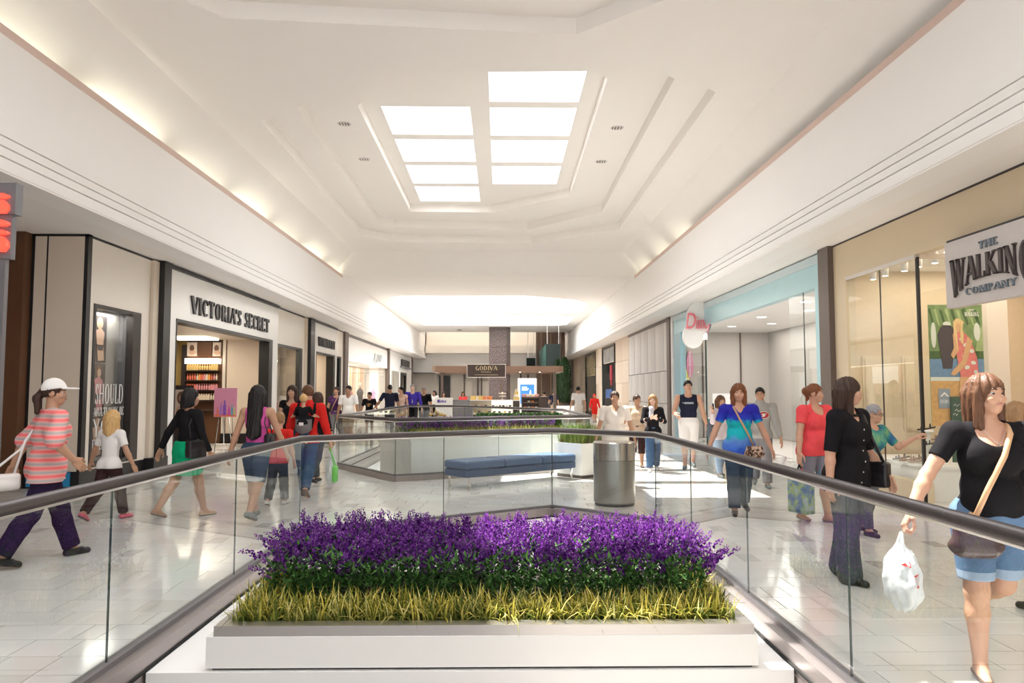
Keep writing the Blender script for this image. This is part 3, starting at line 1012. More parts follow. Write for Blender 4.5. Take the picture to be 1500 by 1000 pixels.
# pink fragrance poster on an easel at the entrance
t = thing('easel_poster', 'pink fragrance poster on a slim metal easel in the first ivory portal', 'poster', (-6.62, 18.5, 0))
pl = FW(18.47)
q = MB().rect(pl, -6.97, .96, -6.42, 1.66, 0, .02, 0)
for cx, w, h, c in ((-6.88, .035, .2, 1), (-6.80, .05, .30, 2), (-6.71, .07, .36, 3), (-6.60, .05, .22, 4), (-6.53, .04, .27, 5), (-6.47, .03, .2, 6)):
    q.rect(pl, cx - w / 2, 1.0, cx + w / 2, 1.0 + h * .7, .02, .03, c).rect(pl, cx - w / 4, 1.0 + h * .7, cx + w / 4, 1.0 + h, .02, .03, c)
q.rect(pl, -6.95, .97, -6.44, 1.02, .02, .026, 1)
q.build('poster_sheet', [mat('poster_pink', (.72, .30, .45), .4)] + [mat('print_' + n, c, .4) for n, c in (('orange', (.8, .2, .1)), ('lilac', (.4, .2, .6)), ('violet', (.25, .1, .5)), ('magenta', (.7, .1, .4)), ('teal', (.1, .4, .5)), ('lime', (.55, .65, .15)))], t)
mb = MB()
for dx in (-.17, .17):
    mb.tube([(-6.695 + dx, 18.50, .96), (-6.695 + dx * 1.35, 18.40, .02)], .011, 6).tube([(-6.695 + dx * .4, 18.52, .98), (-6.695 + dx * .6, 18.72, .02)], .011, 6)
mb.tube([(-6.93, 18.45, .3), (-6.46, 18.45, .3)], .009, 6)
mb.build('easel_legs', M['chrome'], t)
# framed photograph on a dark stand
t = thing('photo_stand', 'framed photo of a brown-haired model on a dark stand inside the ivory shop', 'poster', (-7.33, 17.5, 0))
pl = FW(17.5)
MB().rect(pl, -7.60, 0, -7.10, 1.72, -.05, 0, 0).build('stand', M['dark'], t)
q = MB().rect(pl, -7.57, .95, -7.14, 1.62, 0, .012, 0)
q.oval(pl, -7.36, 1.43, .10, .15, .012, .016, 1).flat(pl, [(-7.5, .97), (-7.46, 1.2), (-7.38, 1.27), (-7.3, 1.25), (-7.2, 1.1), (-7.2, .97)], .012, .018, 2).oval(pl, -7.35, 1.42, .055, .085, .016, .02, 2)
q.build('photo_sheet', [mat('photo_cream2', (.66, .57, .5), .4), ph[3], ph[1]], t)
# second window: backdrop and warm bulbs
it = thing('window_display', 'lit display behind the ivory shop front window right of the first portal', 'display', (-7.5, 24.5, 0))
MB().box(-7.75, 23.4, .27, -7.7, 26.4, 3.1).build('backdrop', ramp_mat('display_backdrop', [(.3, (.32, .27, .23)), (.6, (.62, .55, .5)), (.8, (.75, .72, .72))], .4, scale=1.3), it)
glow = mat('warm_bulb', (1, .9, .7), .4, emit=(1, .83, .55), estr=9.0)
for yy, zz in ((23.9, 2.55), (25.3, 2.6), (23.9, 1.15)):
    MB().ball((-7.6, yy, zz), .13, 12).build('globe_bulb', glow, it)
MB().lathe([(.09, .55), (.15, .75), (.12, .95), (.17, 1.15), (.10, 1.3), (.035, 1.36), (.035, 1.42)], (-7.4, 24.6, 0), 14).build('dress_form', mat('pink_dress', (.62, .16, .22), .6), it, smooth=True)
MB().tube([(-7.4, 24.6, .05), (-7.4, 24.6, .56)], .02, 8).lathe([(.2, .27), (.2, .29), (.03, .32)], (-7.4, 24.6, 0), 14).build('form_stand', M['chrome'], it)
lamp('AREA', 'window_light', (-7.35, 24.8, 3.0), 25, (1, .88, .7), .5, 2.4, aim=(0, 0, -1))
it = thing('doorway_lining', 'plain beige wall seen through the second ivory portal', 'interior', (-8, 30, 0))
MB().box(-9.5, 30.9, 0, -7.06, 31.0, 3.16).box(-9.6, 27.3, 0, -9.5, 31, 3.16).box(-9.6, 26.9, 0, -7.06, 27.0, 3.16).build('wall_panel', M['cream'], it)
MB().box(-9.6, 27.0, 3.16, -7.06, 31, 3.2).build('ceiling_panel', M['cream'], it)
MB().box(-9.5, 31.05, .27, -7.4, 31.1, 3.2).box(-7.5, 31.1, .3, -7.4, 33.4, 3.2).build('window_backdrop', mat('greige_panel', (.42, .40, .34), .5), it)
lamp('AREA', 'shop_light', (-8.2, 29.2, 3.1), 60, (1, .88, .7), 1.5, 2.5, aim=(0, 0, -1))

# --- bright clothing shop
t = thing('storefront', 'bright cream clothing shop front with a tall white sign band', 'storefront', (XL, 40, 0))
MB().box(-7.0, 34.0, 2.97, XL, 46.0, 4.05).build('sign_band', M['white'], t)
MB().box(-7.0, 34.0, 4.05, XL - .02, 46.0, 4.2).build('top_strip', M['grey'], t)
MB().box(-7.02, 34.0, .0, XL, 46.0, .25).build('plinth', M['cream'], t)
MB().box(-7.02, 45.9, .0, XL + .08, 46.5, 4.2).build('end_pilaster', M['taupe'], t)
for a, b in ((34.0, 37.0), (37.05, 40.0), (43.0, 45.9)):
    MB().box(-6.98, a, .25, -6.965, b, 2.97).build('pane', M['shopglass'], t)
stp = [mat('curtain_' + n, c, .7) for n, c in (('cream', (.80, .68, .50)), ('white', (.85, .78, .68)), ('peach', (.78, .52, .38)), ('tan', (.55, .42, .28)))]
y = 34.2
i = 0
while y < 45.8:
    w = (.45, .3, .62, .25)[i % 4]
    MB().box(-8.35, y, .1, -8.25 - .03 * (i % 2), y + w, 2.95).build('wall_strip', stp[(i * 7 + i // 3) % 4], t)
    y += w
    i += 1
MB().box(-8.6, 34.0, 2.97, -7.0, 46, 3.0).box(-8.6, 46, 0, -7, 46.05, 3).box(-8.6, 34.01, 0, -7.06, 34.05, 3).build('interior_shell', M['white'], t)
MB().box(-8.2, 37.9, 2.0, -8.15, 40.5, 2.9).build('lit_panel', mat('lit_white', (1, 1, 1), .5, emit=(1, .97, .92), estr=2.2), t)
lamp('AREA', 'shop_light', (-7.6, 40, 2.94), 150, (1, .93, .80), 1.0, 11, aim=(0, 0, -1))
letters("J", LW(XL), 40.4, 3.2, 40.95, .42, 'sign_letter', M['chrome'], t) if 'J' in GLY else None
sans_text('J.Jill', LW(XL), 42.0, 3.26, .42, mat('silver_letters', (.55, .58, .60), .3, .3), 'sign_lettering', t, depth=.06, shear=.25, width=3.0)
for yy, c, lab in ((35.6, (.72, .20, .22), 'red'), (37.4, (.75, .30, .32), 'pink'), (44.4, (.62, .35, .50), 'mauve')):
    mn = thing('dress_form', 'headless dress form in a %s top in the bright clothing shop window' % lab, 'mannequin', (-7.5, yy, .25))
    MB().lathe([(.10, .95), (.17, 1.1), (.13, 1.3), (.18, 1.48), (.12, 1.62), (.04, 1.68), (.04, 1.74)], (-7.5, yy, 0), 14).build('torso', mat('form_' + lab, c, .7), mn, smooth=True)
    MB().tube([(-7.5, yy, .27), (-7.5, yy, .96)], .02, 8).lathe([(.2, .25), (.2, .27), (.03, .30)], (-7.5, yy, 0), 14).build('stand', M['chrome'], mn)
mn = thing('mannequin', 'dark full figure mannequin in the middle of the bright shop window', 'mannequin', (-7.4, 39.8, .25))
MB().lathe([(.1, .28), (.16, 1.1), (.13, 1.3), (.19, 1.52), (.12, 1.68), (.045, 1.72), (.045, 1.78)], (-7.4, 39.8, 0), 14).build('dress', mat('dark_dress', (.06, .05, .05), .6), mn, smooth=True)
MB().ball((-7.4, 39.8, 1.9), (.09, .1, .13), 12).build('head', M['cream'], mn, smooth=True)

# --- last white shop front on the left
t = thing('storefront', 'white shop front with a dark doorway at the far left end', 'storefront', (XL, 52, 0))
wall_open(MB(), -7.0, XL, 46.5, 58.4, 0, 4.15, (52.0, 55.2, 0, 2.9)).build('facade', M['white'], t)
MB().box(-7.02, 52.0, 0, XL + .02, 52.5, 2.9).box(-7.02, 54.7, 0, XL + .02, 55.2, 2.9).box(-7.02, 52.5, 2.7, XL + .02, 54.7, 2.9).build('door_frame', M['black'], t)
MB().box(-7.6, 52.5, 0, -7.55, 54.7, 2.7).build('door_leaf', mat('blue_grey_door', (.25, .28, .36), .4), t)
MB().box(XL, 47.6, .3, XL + .03, 51.0, 2.9).build('shop_window', ramp_mat('window_haze', [(.3, (.33, .29, .22)), (.7, (.62, .58, .52))], .2, scale=1.5, stretch=(1, 1, .3)), t)
MB().box(-7.0, 58.4, 0, XL + .06, 58.9, 4.2).build('end_pilaster', M['taupe'], t)
for i in range(7):
    MB().box(XL, 52.1 + i * .62, 3.35, XL + .12, 52.55 + i * .62, 3.8).build('sign_block', M['dark'], t)
MB().box(XL, 51.6, 3.22, XL + .2, 56.6, 3.32).build('sign_rail', M['grey'], t)

# --- red lit sign at the left edge
t = thing('pylon_sign', 'grey pylon with glowing red characters at the left edge', 'sign', (-5.30, 8.0, 0))
MB().box(-5.47, 7.85, 0, -5.17, 7.91, 3.0).build('post', M['grey'], t)
MB().box(-5.75, 7.84, 2.96, -5.115, 7.92, 3.43).box(-5.75, 7.82, 3.43, -5.075, 7.94, 3.76).build('head_box', mat('grey_sign_box', (.17, .165, .18), .45, var=.06), t)
red = mat('red_neon', (1, .08, .05), .4, emit=(1, .07, .04), estr=1.6)
pl = FW(7.80)
for za, zb in ((3.585, 3.64), (3.43, 3.57), (3.30, 3.36), (3.21, 3.255), (3.03, 3.19)):
    MB().flat(pl, [(-5.62, za), (-5.16, za), (-5.125, za + (zb - za) * .3), (-5.13, zb - (zb - za) * .35), (-5.18, zb), (-5.62, zb)], -.06 if za < 3.4 else -.02, .012).build('red_character', red, t)

# ================================================================== SHOP FRONTS, RIGHT SIDE
# --- shoe shop
t = thing('storefront', 'beige shoe shop front with a frameless corner window on the right', 'storefront', (XR, 11, 0))
MB().box(XR, 12.86, 0, 6.16, 13.33, 4.17).build('jamb_panel', M['beige'], t)
MB().box(XR, -6.0, 3.56, 6.16, 12.86, 4.17).build('header_panel', M['beige'], t)
MB().box(XR - .004, -6.0, 4.17, 6.16, 13.33, 4.2).build('top_gap', M['dark'], t)
MB().box(XR - .01, 10.68, 3.50, 6.05, 12.86, 3.56).build('head_channel', M['steel'], t)
MB().box(XR, 10.68, 0, 6.16, 12.86, .28).build('stall_riser', M['beige'], t)
for a, b in ((10.70, 11.74), (11.76, 12.85)):
    MB().box(6.02, a, .28, 6.034, b, 3.50).build('pane', M['shopglass'], t)
MB().box(6.02, 11.742, .28, 6.036, 11.758, 3.5).box(6.01, 10.66, 0, 6.05, 10.70, 3.52).build('glass_joint', M['black'], t)
MB().box(6.06, 10.67, 0, 6.95, 10.684, 3.5).build('return_pane', M['shopglass'], t)
MB().box(6.05, 10.64, 3.5, 7.4, 10.72, 3.56).build('return_header', M['cream'], t)
MB().box(6.16, 13.1, 0, 9.4, 13.3, 4.1).build('side_wall', mat('warm_cream_wall', (.74, .62, .46), .6), t)
for a in (6.35, 7.05, 7.75, 8.45):
    frame = MB().box(a, 13.07, .9, a + .5, 13.1, 2.2).box(a + .04, 13.05, .94, a + .46, 13.075, 2.16)
    frame.build('wall_panel', mat('warm_cream_panel', (.77, .66, .50), .5), t)
MB().box(9.3, -6, 0, 9.4, 13.1, 4.1).build('back_wall', M['cream'], t)
MB().box(6.16, -6, 3.70, 9.3, 13.1, 3.78).build('shop_ceiling', M['white'], t)
MB().box(7.62, 11.6, 0, 7.95, 11.9, 3.7).build('cream_column', M['creamw'], t)
MB().box(7.55, 10.05, 0, 7.68, 10.25, 3.7).build('timber_post', mat('tan_timber', (.55, .36, .18), .5, var=.15, scale=6, stretch=(8, 8, 1)), t)
MB().box(7.18, 10.0, 0, 7.24, 10.1, 3.7).build('dark_mullion', M['black'], t)
bulb = mat('spot_lamp_face', (1, 1, 1), .4, emit=(1, .93, .8), estr=6.0)
for i, (x, y) in enumerate(((6.35, 12.6), (6.35, 12.2), (6.4, 11.7), (6.4, 11.3), (6.45, 10.95))):
    s = thing('track_spotlight', ('first', 'second', 'third', 'fourth', 'fifth')[i] + ' white track spotlight from the far end of the shoe shop window', 'spotlight', (x, y, 3.7), 'track spotlights over the shoe window')
    MB().lathe([(.05, -.22), (.055, -.1), (.03, -.04), (.012, 0.0)], (x, y, 3.7), 12).build('lamp_body', M['white'], s, smooth=True)
    MB().lathe([(.0, -.225), (.045, -.222)], (x, y, 3.7), 12, cap=False).build('lamp_face', bulb, s)
s = thing('recessed_spot', 'round lit spot in the shoe shop ceiling beside the big sign', 'downlight', (6.9, 11.2, 3.7))
MB().lathe([(.0, -.006), (.12, -.004), (.14, 0.0)], (6.9, 11.2, 3.7), 16, cap=False).build('lens', bulb, s)
lamp('AREA', 'shop_light', (7.6, 11.4, 3.66), 60, (1, .87, .68), 2.2, 2.8, aim=(0, 0, -1))
lamp('AREA', 'shop_light', (7.8, 6.5, 3.66), 70, (1, .87, .68), 2.2, 5, aim=(0, 0, -1))
# the hanging sign board
t = thing('shop_sign', 'pale grey board with arched dark serif lettering over the shoe shop entrance', 'sign', (5.88, 8.83, 2.66), kind='thing')
MB().box(5.86, 7.94, 2.66, 5.98, 9.72, 3.52).build('board', mat('sign_grey', (.56, .52, .50), .5, var=.03), t)
MB().box(5.9, 7.9, 3.52, 6.0, 9.74, 3.56).build('hanger', M['black'], t)
pl = RW(5.86)
lm = mat('sign_dark_letters', (.06, .045, .045), .35)
arch = lambda X: (2.965 - 1.05 * max(0.0, abs(X + 8.83) - .12) ** 2 * 0.55, 3.25 - 2.965 + 1.05 * max(0.0, abs(X + 8.83) - .12) ** 2 * 0.55 + .03 * abs(X + 8.83))
letters('WALKING', pl, -9.56, 2.9, -8.10, .3, 'letter', lm, t, depth=.03, thick=.20, thin=.06, arch=arch)
lt2 = mat('sign_slate_letters', (.16, .19, .22), .35)
letters('THE', pl, -9.0, 3.315, -8.66, .09, 'letter', lt2, t, depth=.02, thick=.2, thin=.07)
letters('COMPANY', pl, -9.30, 2.785, -8.36, .085, 'letter', lt2, t, depth=.02, thick=.2, thin=.07)
# the tall poster in the shoe shop
t = thing('tall_poster', 'tall poster of a woman in coral beside a dark urn in the shoe window', 'poster', (7.05, 11.5, 0))
pl = FW(11.5)
pc = [mat('poster_leaf_green', (.20, .30, .12), .5, var=.5, scale=9), mat('poster_pool_blue', (.16, .30, .48), .5, var=.2), mat('poster_urn', (.07, .06, .075), .4), mat('poster_skin', (.72, .42, .22), .5), mat('poster_coral', (.78, .22, .20), .5, var=.3, scale=12), mat('poster_hair', (.80, .58, .28), .5),
      mat('poster_tile', (.68, .40, .16), .5, var=.3, scale=14), mat('poster_pale', (.75, .78, .70), .5), mat('poster_slate', (.30, .36, .42), .5), mat('poster_dark_green', (.06, .13, .04), .5, var=.4, scale=12), mat('poster_light_green', (.38, .48, .22), .5, var=.3, scale=12)]
q = MB().rect(pl, 6.63, 1.05, 7.47, 2.92, 0, .012, 0).rect(pl, 6.63, 1.75, 7.47, 2.08, .012, .015, 1).rect(pl, 6.63, 1.05, 7.47, 1.76, .012, .015, 6).rect(pl, 6.63, 1.74, 7.47, 1.80, .015, .018, 7)
q.flat(pl, [(6.83, 1.93), (6.76, 2.45), (6.80, 2.55), (6.86, 2.60), (6.96, 2.60), (7.02, 2.55), (7.05, 2.45), (6.97, 1.93)], .015, .02, 2).oval(pl, 6.91, 2.62, .06, .04, .015, .02, 7)
q.oval(pl, 7.08, 2.58, .075, .13, .02, .024, 5).oval(pl, 7.085, 2.56, .045, .07, .024, .028, 3)
q.flat(pl, [(7.0, 2.42), (7.02, 2.5), (7.16, 2.5), (7.26, 2.40), (7.36, 2.1), (7.38, 1.8), (7.1, 1.78), (7.05, 2.1)], .02, .025, 4)
q.flat(pl, [(7.22, 2.42), (7.12, 2.05), (6.97, 1.9), (6.94, 1.84), (7.0, 1.82), (7.18, 1.98), (7.30, 2.36)], .025, .03, 3).flat(pl, [(7.08, 1.8), (7.05, 1.3), (7.2, 1.3), (7.34, 1.8)], .025, .03, 3)
q.flat(pl, [(7.02, 2.66), (7.0, 2.4), (7.02, 2.16), (7.07, 2.2), (7.06, 2.5)], .024, .029, 5).flat(pl, [(7.13, 2.66), (7.16, 2.45), (7.15, 2.3), (7.11, 2.34), (7.11, 2.5)], .026, .031, 5)
for (x, z, a_, b_) in ((7.2, 2.3, .03, .05), (7.28, 2.2, .035, .03), (7.16, 2.12, .03, .03), (7.3, 2.02, .04, .03), (7.2, 1.95, .03, .04), (7.33, 1.88, .03, .03), (7.12, 2.38, .02, .03)):
    q.oval(pl, x, z, a_, b_, .025, .0275, 7, 12, x * 9)
q.flat(pl, [(6.99, 2.47), (7.03, 2.42), (7.06, 2.2), (6.99, 2.08), (6.95, 2.14), (7.0, 2.25)], .027, .031, 3).oval(pl, 7.09, 2.64, .085, .05, .019, .023, 5)
for k in range(9):
    q.flat(pl, [(6.66 + .09 * k, 2.88 - .02 * (k % 3)), (6.72 + .09 * k, 2.62 - .03 * (k % 2)), (6.69 + .09 * k, 2.60), (6.63 + .085 * k, 2.84)], .012, .0135, (9, 10)[k % 2])
q.rect(pl, 6.63, 2.08, 7.47, 2.20, .012, .0145, 9).flat(pl, [(7.33, 2.08), (7.40, 2.5), (7.47, 2.6), (7.47, 2.08)], .012, .0142, 10)
q.rect(pl, 6.74, 1.32, 6.92, 1.62, .018, .024, 8).oval(pl, 7.38, 2.5, .05, .14, .012, .016, 7).oval(pl, 6.70, 2.45, .04, .2, .012, .016, 7)
q.build('print_sheet', pc, t)
letters('WALKING', pl, 7.20, 2.74, 7.42, .07, 'print_lettering', wt, t, depth=.003, thick=.2, thin=.08, d0=.013, joined=True)
letters('THE', pl, 7.27, 2.825, 7.35, .028, 'print_lettering', wt, t, depth=.003, thick=.2, thin=.08, d0=.013, joined=True)
sans_text('OOBO', pl, 6.83, 1.40, .055, wt, 'print_lettering', t, depth=.003, width=.14, d0=.024)
MB().flat(pl, [(6.76, 1.50), (6.80, 1.54), (6.83, 1.57), (6.87, 1.53), (6.90, 1.50), (6.87, 1.50), (6.83, 1.54), (6.79, 1.50)], .024, .027).build('print_emblem', wt, t)
t = thing('slate_card', 'dark green chalk card leaning against the tall poster', 'card', (6.97, 11.44, .5))
MB().rect(FW(11.44), 6.90, .5, 7.16, 1.50, -.012, 0).build('card_sheet', mat('chalk_green', (.05, .11, .08), .6), t)
q = MB()
for zz, a, b in ((1.36, 6.94, 7.03), (1.28, 6.96, 7.06), (1.22, 6.93, 7.0)):
    q.tube([(a, 11.436, zz), (a + .03, 11.436, zz + .03), (a + .05, 11.436, zz - .01), (b, 11.436, zz + .02)], .004, 5)
q.build('chalk_scrawl', wt, t)
# plinth, shoes
t = thing('display_plinth', 'low white curved plinth inside the shoe shop window', 'plinth', (6.7, 11.7, 0))
MB().prism([(6.21, 10.8), (7.3, 10.8), (7.5, 11.6), (7.4, 12.9), (6.21, 12.9)], 0, .46).prism([(6.18, 10.76), (7.34, 10.76), (7.55, 11.6), (7.45, 12.95), (6.18, 12.95)], .46, .50).build('body', M['white'], t)
def sandal(name, label, x, y, z, rz, c, group=None):
    s = thing(name, label, 'shoe', (x, y, z), group, rz=rz)
    m = mat('shoe_' + str(c), ((.03, .022, .02), (.35, .22, .16), (.45, .33, .26), (.22, .2, .22))[c], .45)
    q = MB()
    n = 9
    lo, hi = [], []
    for i in range(n):
        u = i / (n - 1)
        w = .032 + .014 * math.sin(u * math.pi) + .006 * u
        yy, zz = -.12 + .24 * u, .045 * (1 - u) ** 1.6 + .004
        lo.append((w, yy, zz))
    for i in range(n - 1):
        (w, y0, z0), (w2, y1, z1) = lo[i], lo[i + 1]
        q.mesh([(-w, y0, z0 - .004), (w, y0, z0 - .004), (w2, y1, z1 - .004), (-w2, y1, z1 - .004), (-w, y0, z0 + .016), (w, y0, z0 + .016), (w2, y1, z1 + .016), (-w2, y1, z1 + .016)],
               [(0, 3, 2, 1), (4, 5, 6, 7), (0, 4, 7, 3), (1, 2, 6, 5), (0, 1, 5, 4), (2, 3, 7, 6)])
    q.build('sole', m, s, local=True)
    for k, (yy, zb, hh) in enumerate(((.07, .02, .035), (.03, .025, .045), (-.05, .04, .06))):
        q = MB().tube([(-.046, yy, zb), (-.036, yy, zb + hh * .7), (0, yy, zb + hh), (.036, yy, zb + hh * .7), (.046, yy, zb)], .008, 6)
        q.build('strap', m, s, local=True)
    return s
for i, (x, y, z, rz, c, lab) in enumerate(((6.46, 11.35, .99, 1.2, 0, 'dark strappy sandal on the taller clear stand by the window joint'), (6.42, 11.15, .78, 1.0, 0, 'dark strappy sandal on the shorter clear stand by the window joint'), (6.60, 11.45, .82, .8, 1, 'tan sandal on a stand behind the dark sandals'))):
    sandal('sandal', lab, x, y, z, rz, c)
    st = thing('shoe_stand', 'clear acrylic riser under the ' + lab.split(' on ')[0].split(' by ')[0] + (' that stands taller' if i == 0 else (' that stands lower' if i == 1 else ' at the back')), 'stand', (x, y, .5))
    MB().box(x - .04, y - .04, .5, x + .04, y + .04, z - .02).box(x - .07, y - .09, z - .02, x + .07, y + .09, z - .002).build('riser', M['shopglass'] if i else mat('acrylic', (.75, .74, .70), .15), st)
for i, (x, y, rz, c) in enumerate(((6.35, 11.9, 1.3, 3), (6.32, 11.65, 1.1, 2), (6.5, 11.75, 1.2, 1), (6.3, 11.35, 1.4, 2))):
    sandal('shoe', ('grey low shoe farthest back', 'tan low shoe nearest the glass', 'brown low shoe behind the tan one', 'tan low shoe under the clear stands')[i] + ' on the white window plinth', x, y, .5, rz, c, 'low shoes on the window plinth')

# --- taupe pillar between the two right shops
tag(MB().box(5.90, 13.33, 0, 6.3, 13.76, 4.2).build('pillar', M['taupe']), kind='structure')

# --- toy shop with blue portal
blue = mat('aqua_panel', (.42, .66, .72), .3, var=.06, scale=2)
t = thing('storefront', 'aqua framed toy shop front with an open middle on the right', 'storefront', (XR, 20, 0))
MB().box(XR + .02, 13.76, 3.55, 6.2, 25.9, 4.16).build('aqua_header', blue, t)
MB().box(XR, 13.76, 4.0, XR + .02, 25.9, 4.17).build('header_strip', mat('aqua_grey', (.55, .66, .70), .3), t)
MB().box(XR + .02, 13.76, 0, 6.2, 14.2, 3.55).build('aqua_post', blue, t)
MB().box(XR + .02, 25.0, 0, 6.2, 25.9, 3.55).build('aqua_post', mat('deep_aqua_panel', (.30, .50, .58), .3), t)
for a, b in ((14.2, 14.85), (14.87, 15.6), (22.1, 25.0)):
    MB().box(6.06, a, .0, 6.074, b, 3.55).build('pane', M['shopglass'], t)
MB().box(6.05, 22.06, 0, 6.09, 22.10, 3.55).box(6.058, 14.85, 0, 6.076, 14.87, 3.55).build('pane_edge', M['glassedge'], t)
gre = mat('greige_wall', (.52, .485, .45), .6, var=.03)
MB().box(6.2, 25.9, 0, 9.4, 26.0, 3.7).box(9.3, 13.7, 0, 9.4, 25.9, 3.7).box(6.2, 13.6, 0, 9.4, 13.7, 3.7).build('inner_wall', gre, t)
MB().box(6.2, 13.7, 3.62, 9.3, 25.9, 3.7).build('inner_ceiling', M['white'], t)
MB().box(6.98, 25.84, 0, 7.02, 25.9, 3.6).box(8.3, 25.84, 0, 8.34, 25.9, 3.6).build('wall_batten', M['taupe'], t)
for (x, y) in ((7.3, 23.5), (8.2, 22.5), (7.2, 20.5), (7.8, 18.8), (7.0, 17.0)):
    MB().lathe([(.0, -.006), (.11, -.004), (.13, 0.0)], (x, y, 3.62), 14, cap=False).build('ceiling_spot', bulb, t)
lamp('AREA', 'shop_light', (7.8, 20, 3.58), 260, (1, .96, .90), 2.4, 10, aim=(0, 0, -1))
t = thing('display_shelf', 'grey wall shelf with dark screens at the near end of the toy shop', 'shelf', (8.3, 17.5, 0))
MB().box(8.9, 15.5, 0, 9.29, 19.5, 2.7).build('back_board', M['grey'], t)
for z in (.7, 1.25, 1.8, 2.35):
    MB().box(8.5, 15.5, z, 8.9, 19.5, z + .04).build('shelf_board', M['white'], t)
for y in (15.8, 17.2, 18.4):
    MB().box(8.6, y, 1.84, 8.68, y + .85, 2.3).build('screen', M['black'], t)
bx = [mat('toy_' + n, c, .5) for n, c in (('red', (.6, .06, .05)), ('yellow', (.8, .6, .08)), ('blue', (.1, .25, .6)), ('white', (.8, .8, .8)))]
tb = [MB().cbox((0, 0, .11), (.2, .26, .22), bev=.012).data('toy_box', m) for m in bx]
for r, z in enumerate((.74, 1.29)):
    for i in range(9):
        tag(link_copy(tb[(i * 5 + r * 2) % 4], 'toy_box', None, (8.68, 15.75 + i * .42, z + .002)), 'small coloured toy carton on the %s shelf of the toy shop' % ('lower', 'middle')[r], 'carton', 'toy cartons on the %s shelf' % ('lower', 'middle')[r])
t = thing('display_board', 'white freestanding board with a yellow and black print in the toy shop entrance', 'poster', (6.3, 20.8, 0))
pl = FW(20.8)
MB().rect(pl, 5.9, 0.0, 6.66, 1.52, -.08, 0).build('board', M['white'], t)
q = MB().rect(pl, 5.97, .35, 6.59, 1.22, 0, .006, 0).oval(pl, 6.22, .92, .2, .24, .006, .01, 1).oval(pl, 6.42, .85, .1, .2, .01, .014, 2).rect(pl, 5.97, .35, 6.59, .55, .006, .01, 3)
q.build('print', [M['white'], bx[1], M['black'], mat('toy_orange', (.8, .35, .05), .5)], t)
t = thing('display_cube', 'teal display cube inside the toy shop beside the far post', 'plinth', (6.6, 23.3, 0))
MB().cbox((6.75, 23.3, .36), (.5, .8, .72), bev=.02).build('cube', mat('teal_block', (.06, .22, .30), .4), t)
MB().cbox((6.75, 23.3, .74), (.56, .86, .04), bev=.01).build('top', M['white'], t)
for x, z, c, lab in ((6.24, 2.42, (.13, .36, .62), 'blue'), (6.52, 2.5, (.75, .25, .42), 'pink'), (6.38, 1.85, (.70, .68, .15), 'yellow green')):
    s = thing('surfboard', '%s surfboard standing against the toy shop back wall' % lab, 'surfboard', (x, 25.7, z - .5))
    pts = [(x + .12 * math.sin(math.pi * u) ** .7 * sg, z - .52 + 1.04 * u) for sg, us in ((1, [i / 10 for i in range(11)]), (-1, [i / 10 for i in range(9, 0, -1)])) for u in us]
    MB().flat(FW(25.78), pts, 0, .05).build('deck', mat('board_' + lab, c, .3), s)
    MB().flat(FW(25.78), [(x - .012, z - .45), (x + .012, z - .45), (x + .012, z + .45), (x - .012, z + .45)], .05, .056).build('stringer', M['white'], s)
# the round blade sign
t = thing('blade_sign', 'white double oval blade sign with pink script over the toy shop', 'sign', (5.80, 22.0, 2.9))
wp = mat('sign_white', (.86, .85, .83), .35)
pl = FW(21.98)
MB().oval(pl, 5.86, 3.72, .34, .52, -.16, 0, 0, 32).build('upper_disc', wp, t)
MB().oval(pl, 5.68, 3.20, .30, .36, -.14, .03, 0, 28).build('lower_disc', wp, t)
MB().oval(pl, 5.92, 3.70, .36, .55, -.22, -.16, 0, 32).build('rim', mat('sign_teal_rim', (.08, .22, .27), .4), t)
MB().box(5.98, 22.0, 3.1, 6.1, 22.1, 3.3).box(5.8, 22.02, 4.1, 5.9, 22.12, 4.2).build('bracket', M['chrome'], t)
pk = mat('pink_script', (.80, .20, .24), .4)
sans_text('D', pl, 5.60, 3.42, .50, pk, 'script_lettering', t, depth=.05, shear=.2, width=.30, d0=.04)
sans_text('isney', pl, 5.98, 3.42, .42, pk, 'script_lettering', t, depth=.05, shear=.2, width=.44, d0=.04)

# --- pale hoarding of upright boards, then stone piers with dark windows
t = thing('hoarding', 'pale hoarding of upright boards in three tiers beside the aqua shop', 'hoarding', (XR, 30.8, 0))
hb = [mat('hoarding_' + n, c, .5, var=.04) for n, c in (('light', (.63, .60, .57)), ('mid', (.57, .54, .52)))]
MB().box(6.03, 26.7, 0, 6.1, 34.9, 4.1).build('backing', M['grey'], t)
NB = 11
bw = (34.9 - 26.7) / NB
for r, (za, zb) in enumerate(((.04, 1.12), (1.15, 2.30), (2.33, 4.08))):
    pm = [MB().box(-.015, -bw / 2 + .012, 0, .03, bw / 2 - .012, zb - za).data('board', m) for m in hb]
    for i in range(NB):
        link_copy(pm[(i * 3 + r) % 2], 'board', t, (6.0 - XR - .004 * ((i + r) % 2), 26.7 + bw * (i + .5) - 30.8, za))
MB().box(5.96, 26.7, 4.08, 6.1, 34.9, 4.18).build('top_rail', M['taupe'], t)
MB().box(5.93, 26.25, 0, 6.1, 26.7, 4.2).build('side_post', M['taupe'], t)
MB().box(5.98, 26.01, 0, 6.1, 26.24, 4.19).build('edge_panel', M['white'], t)
stn = [mat('stone_%d' % i, c, .4, var=.08, scale=4, bump=.08) for i, c in enumerate(((.66, .54, .42), (.62, .50, .385), (.69, .575, .46)))]
t = thing('stone_wall', 'beige stone cladding with two dark windows at the far right', 'wall', (XR, 48, 0))
MB().box(6.05, 34.9, 0, 6.2, 62, 4.2).build('backing', M['stone'], t)
cnt = 0
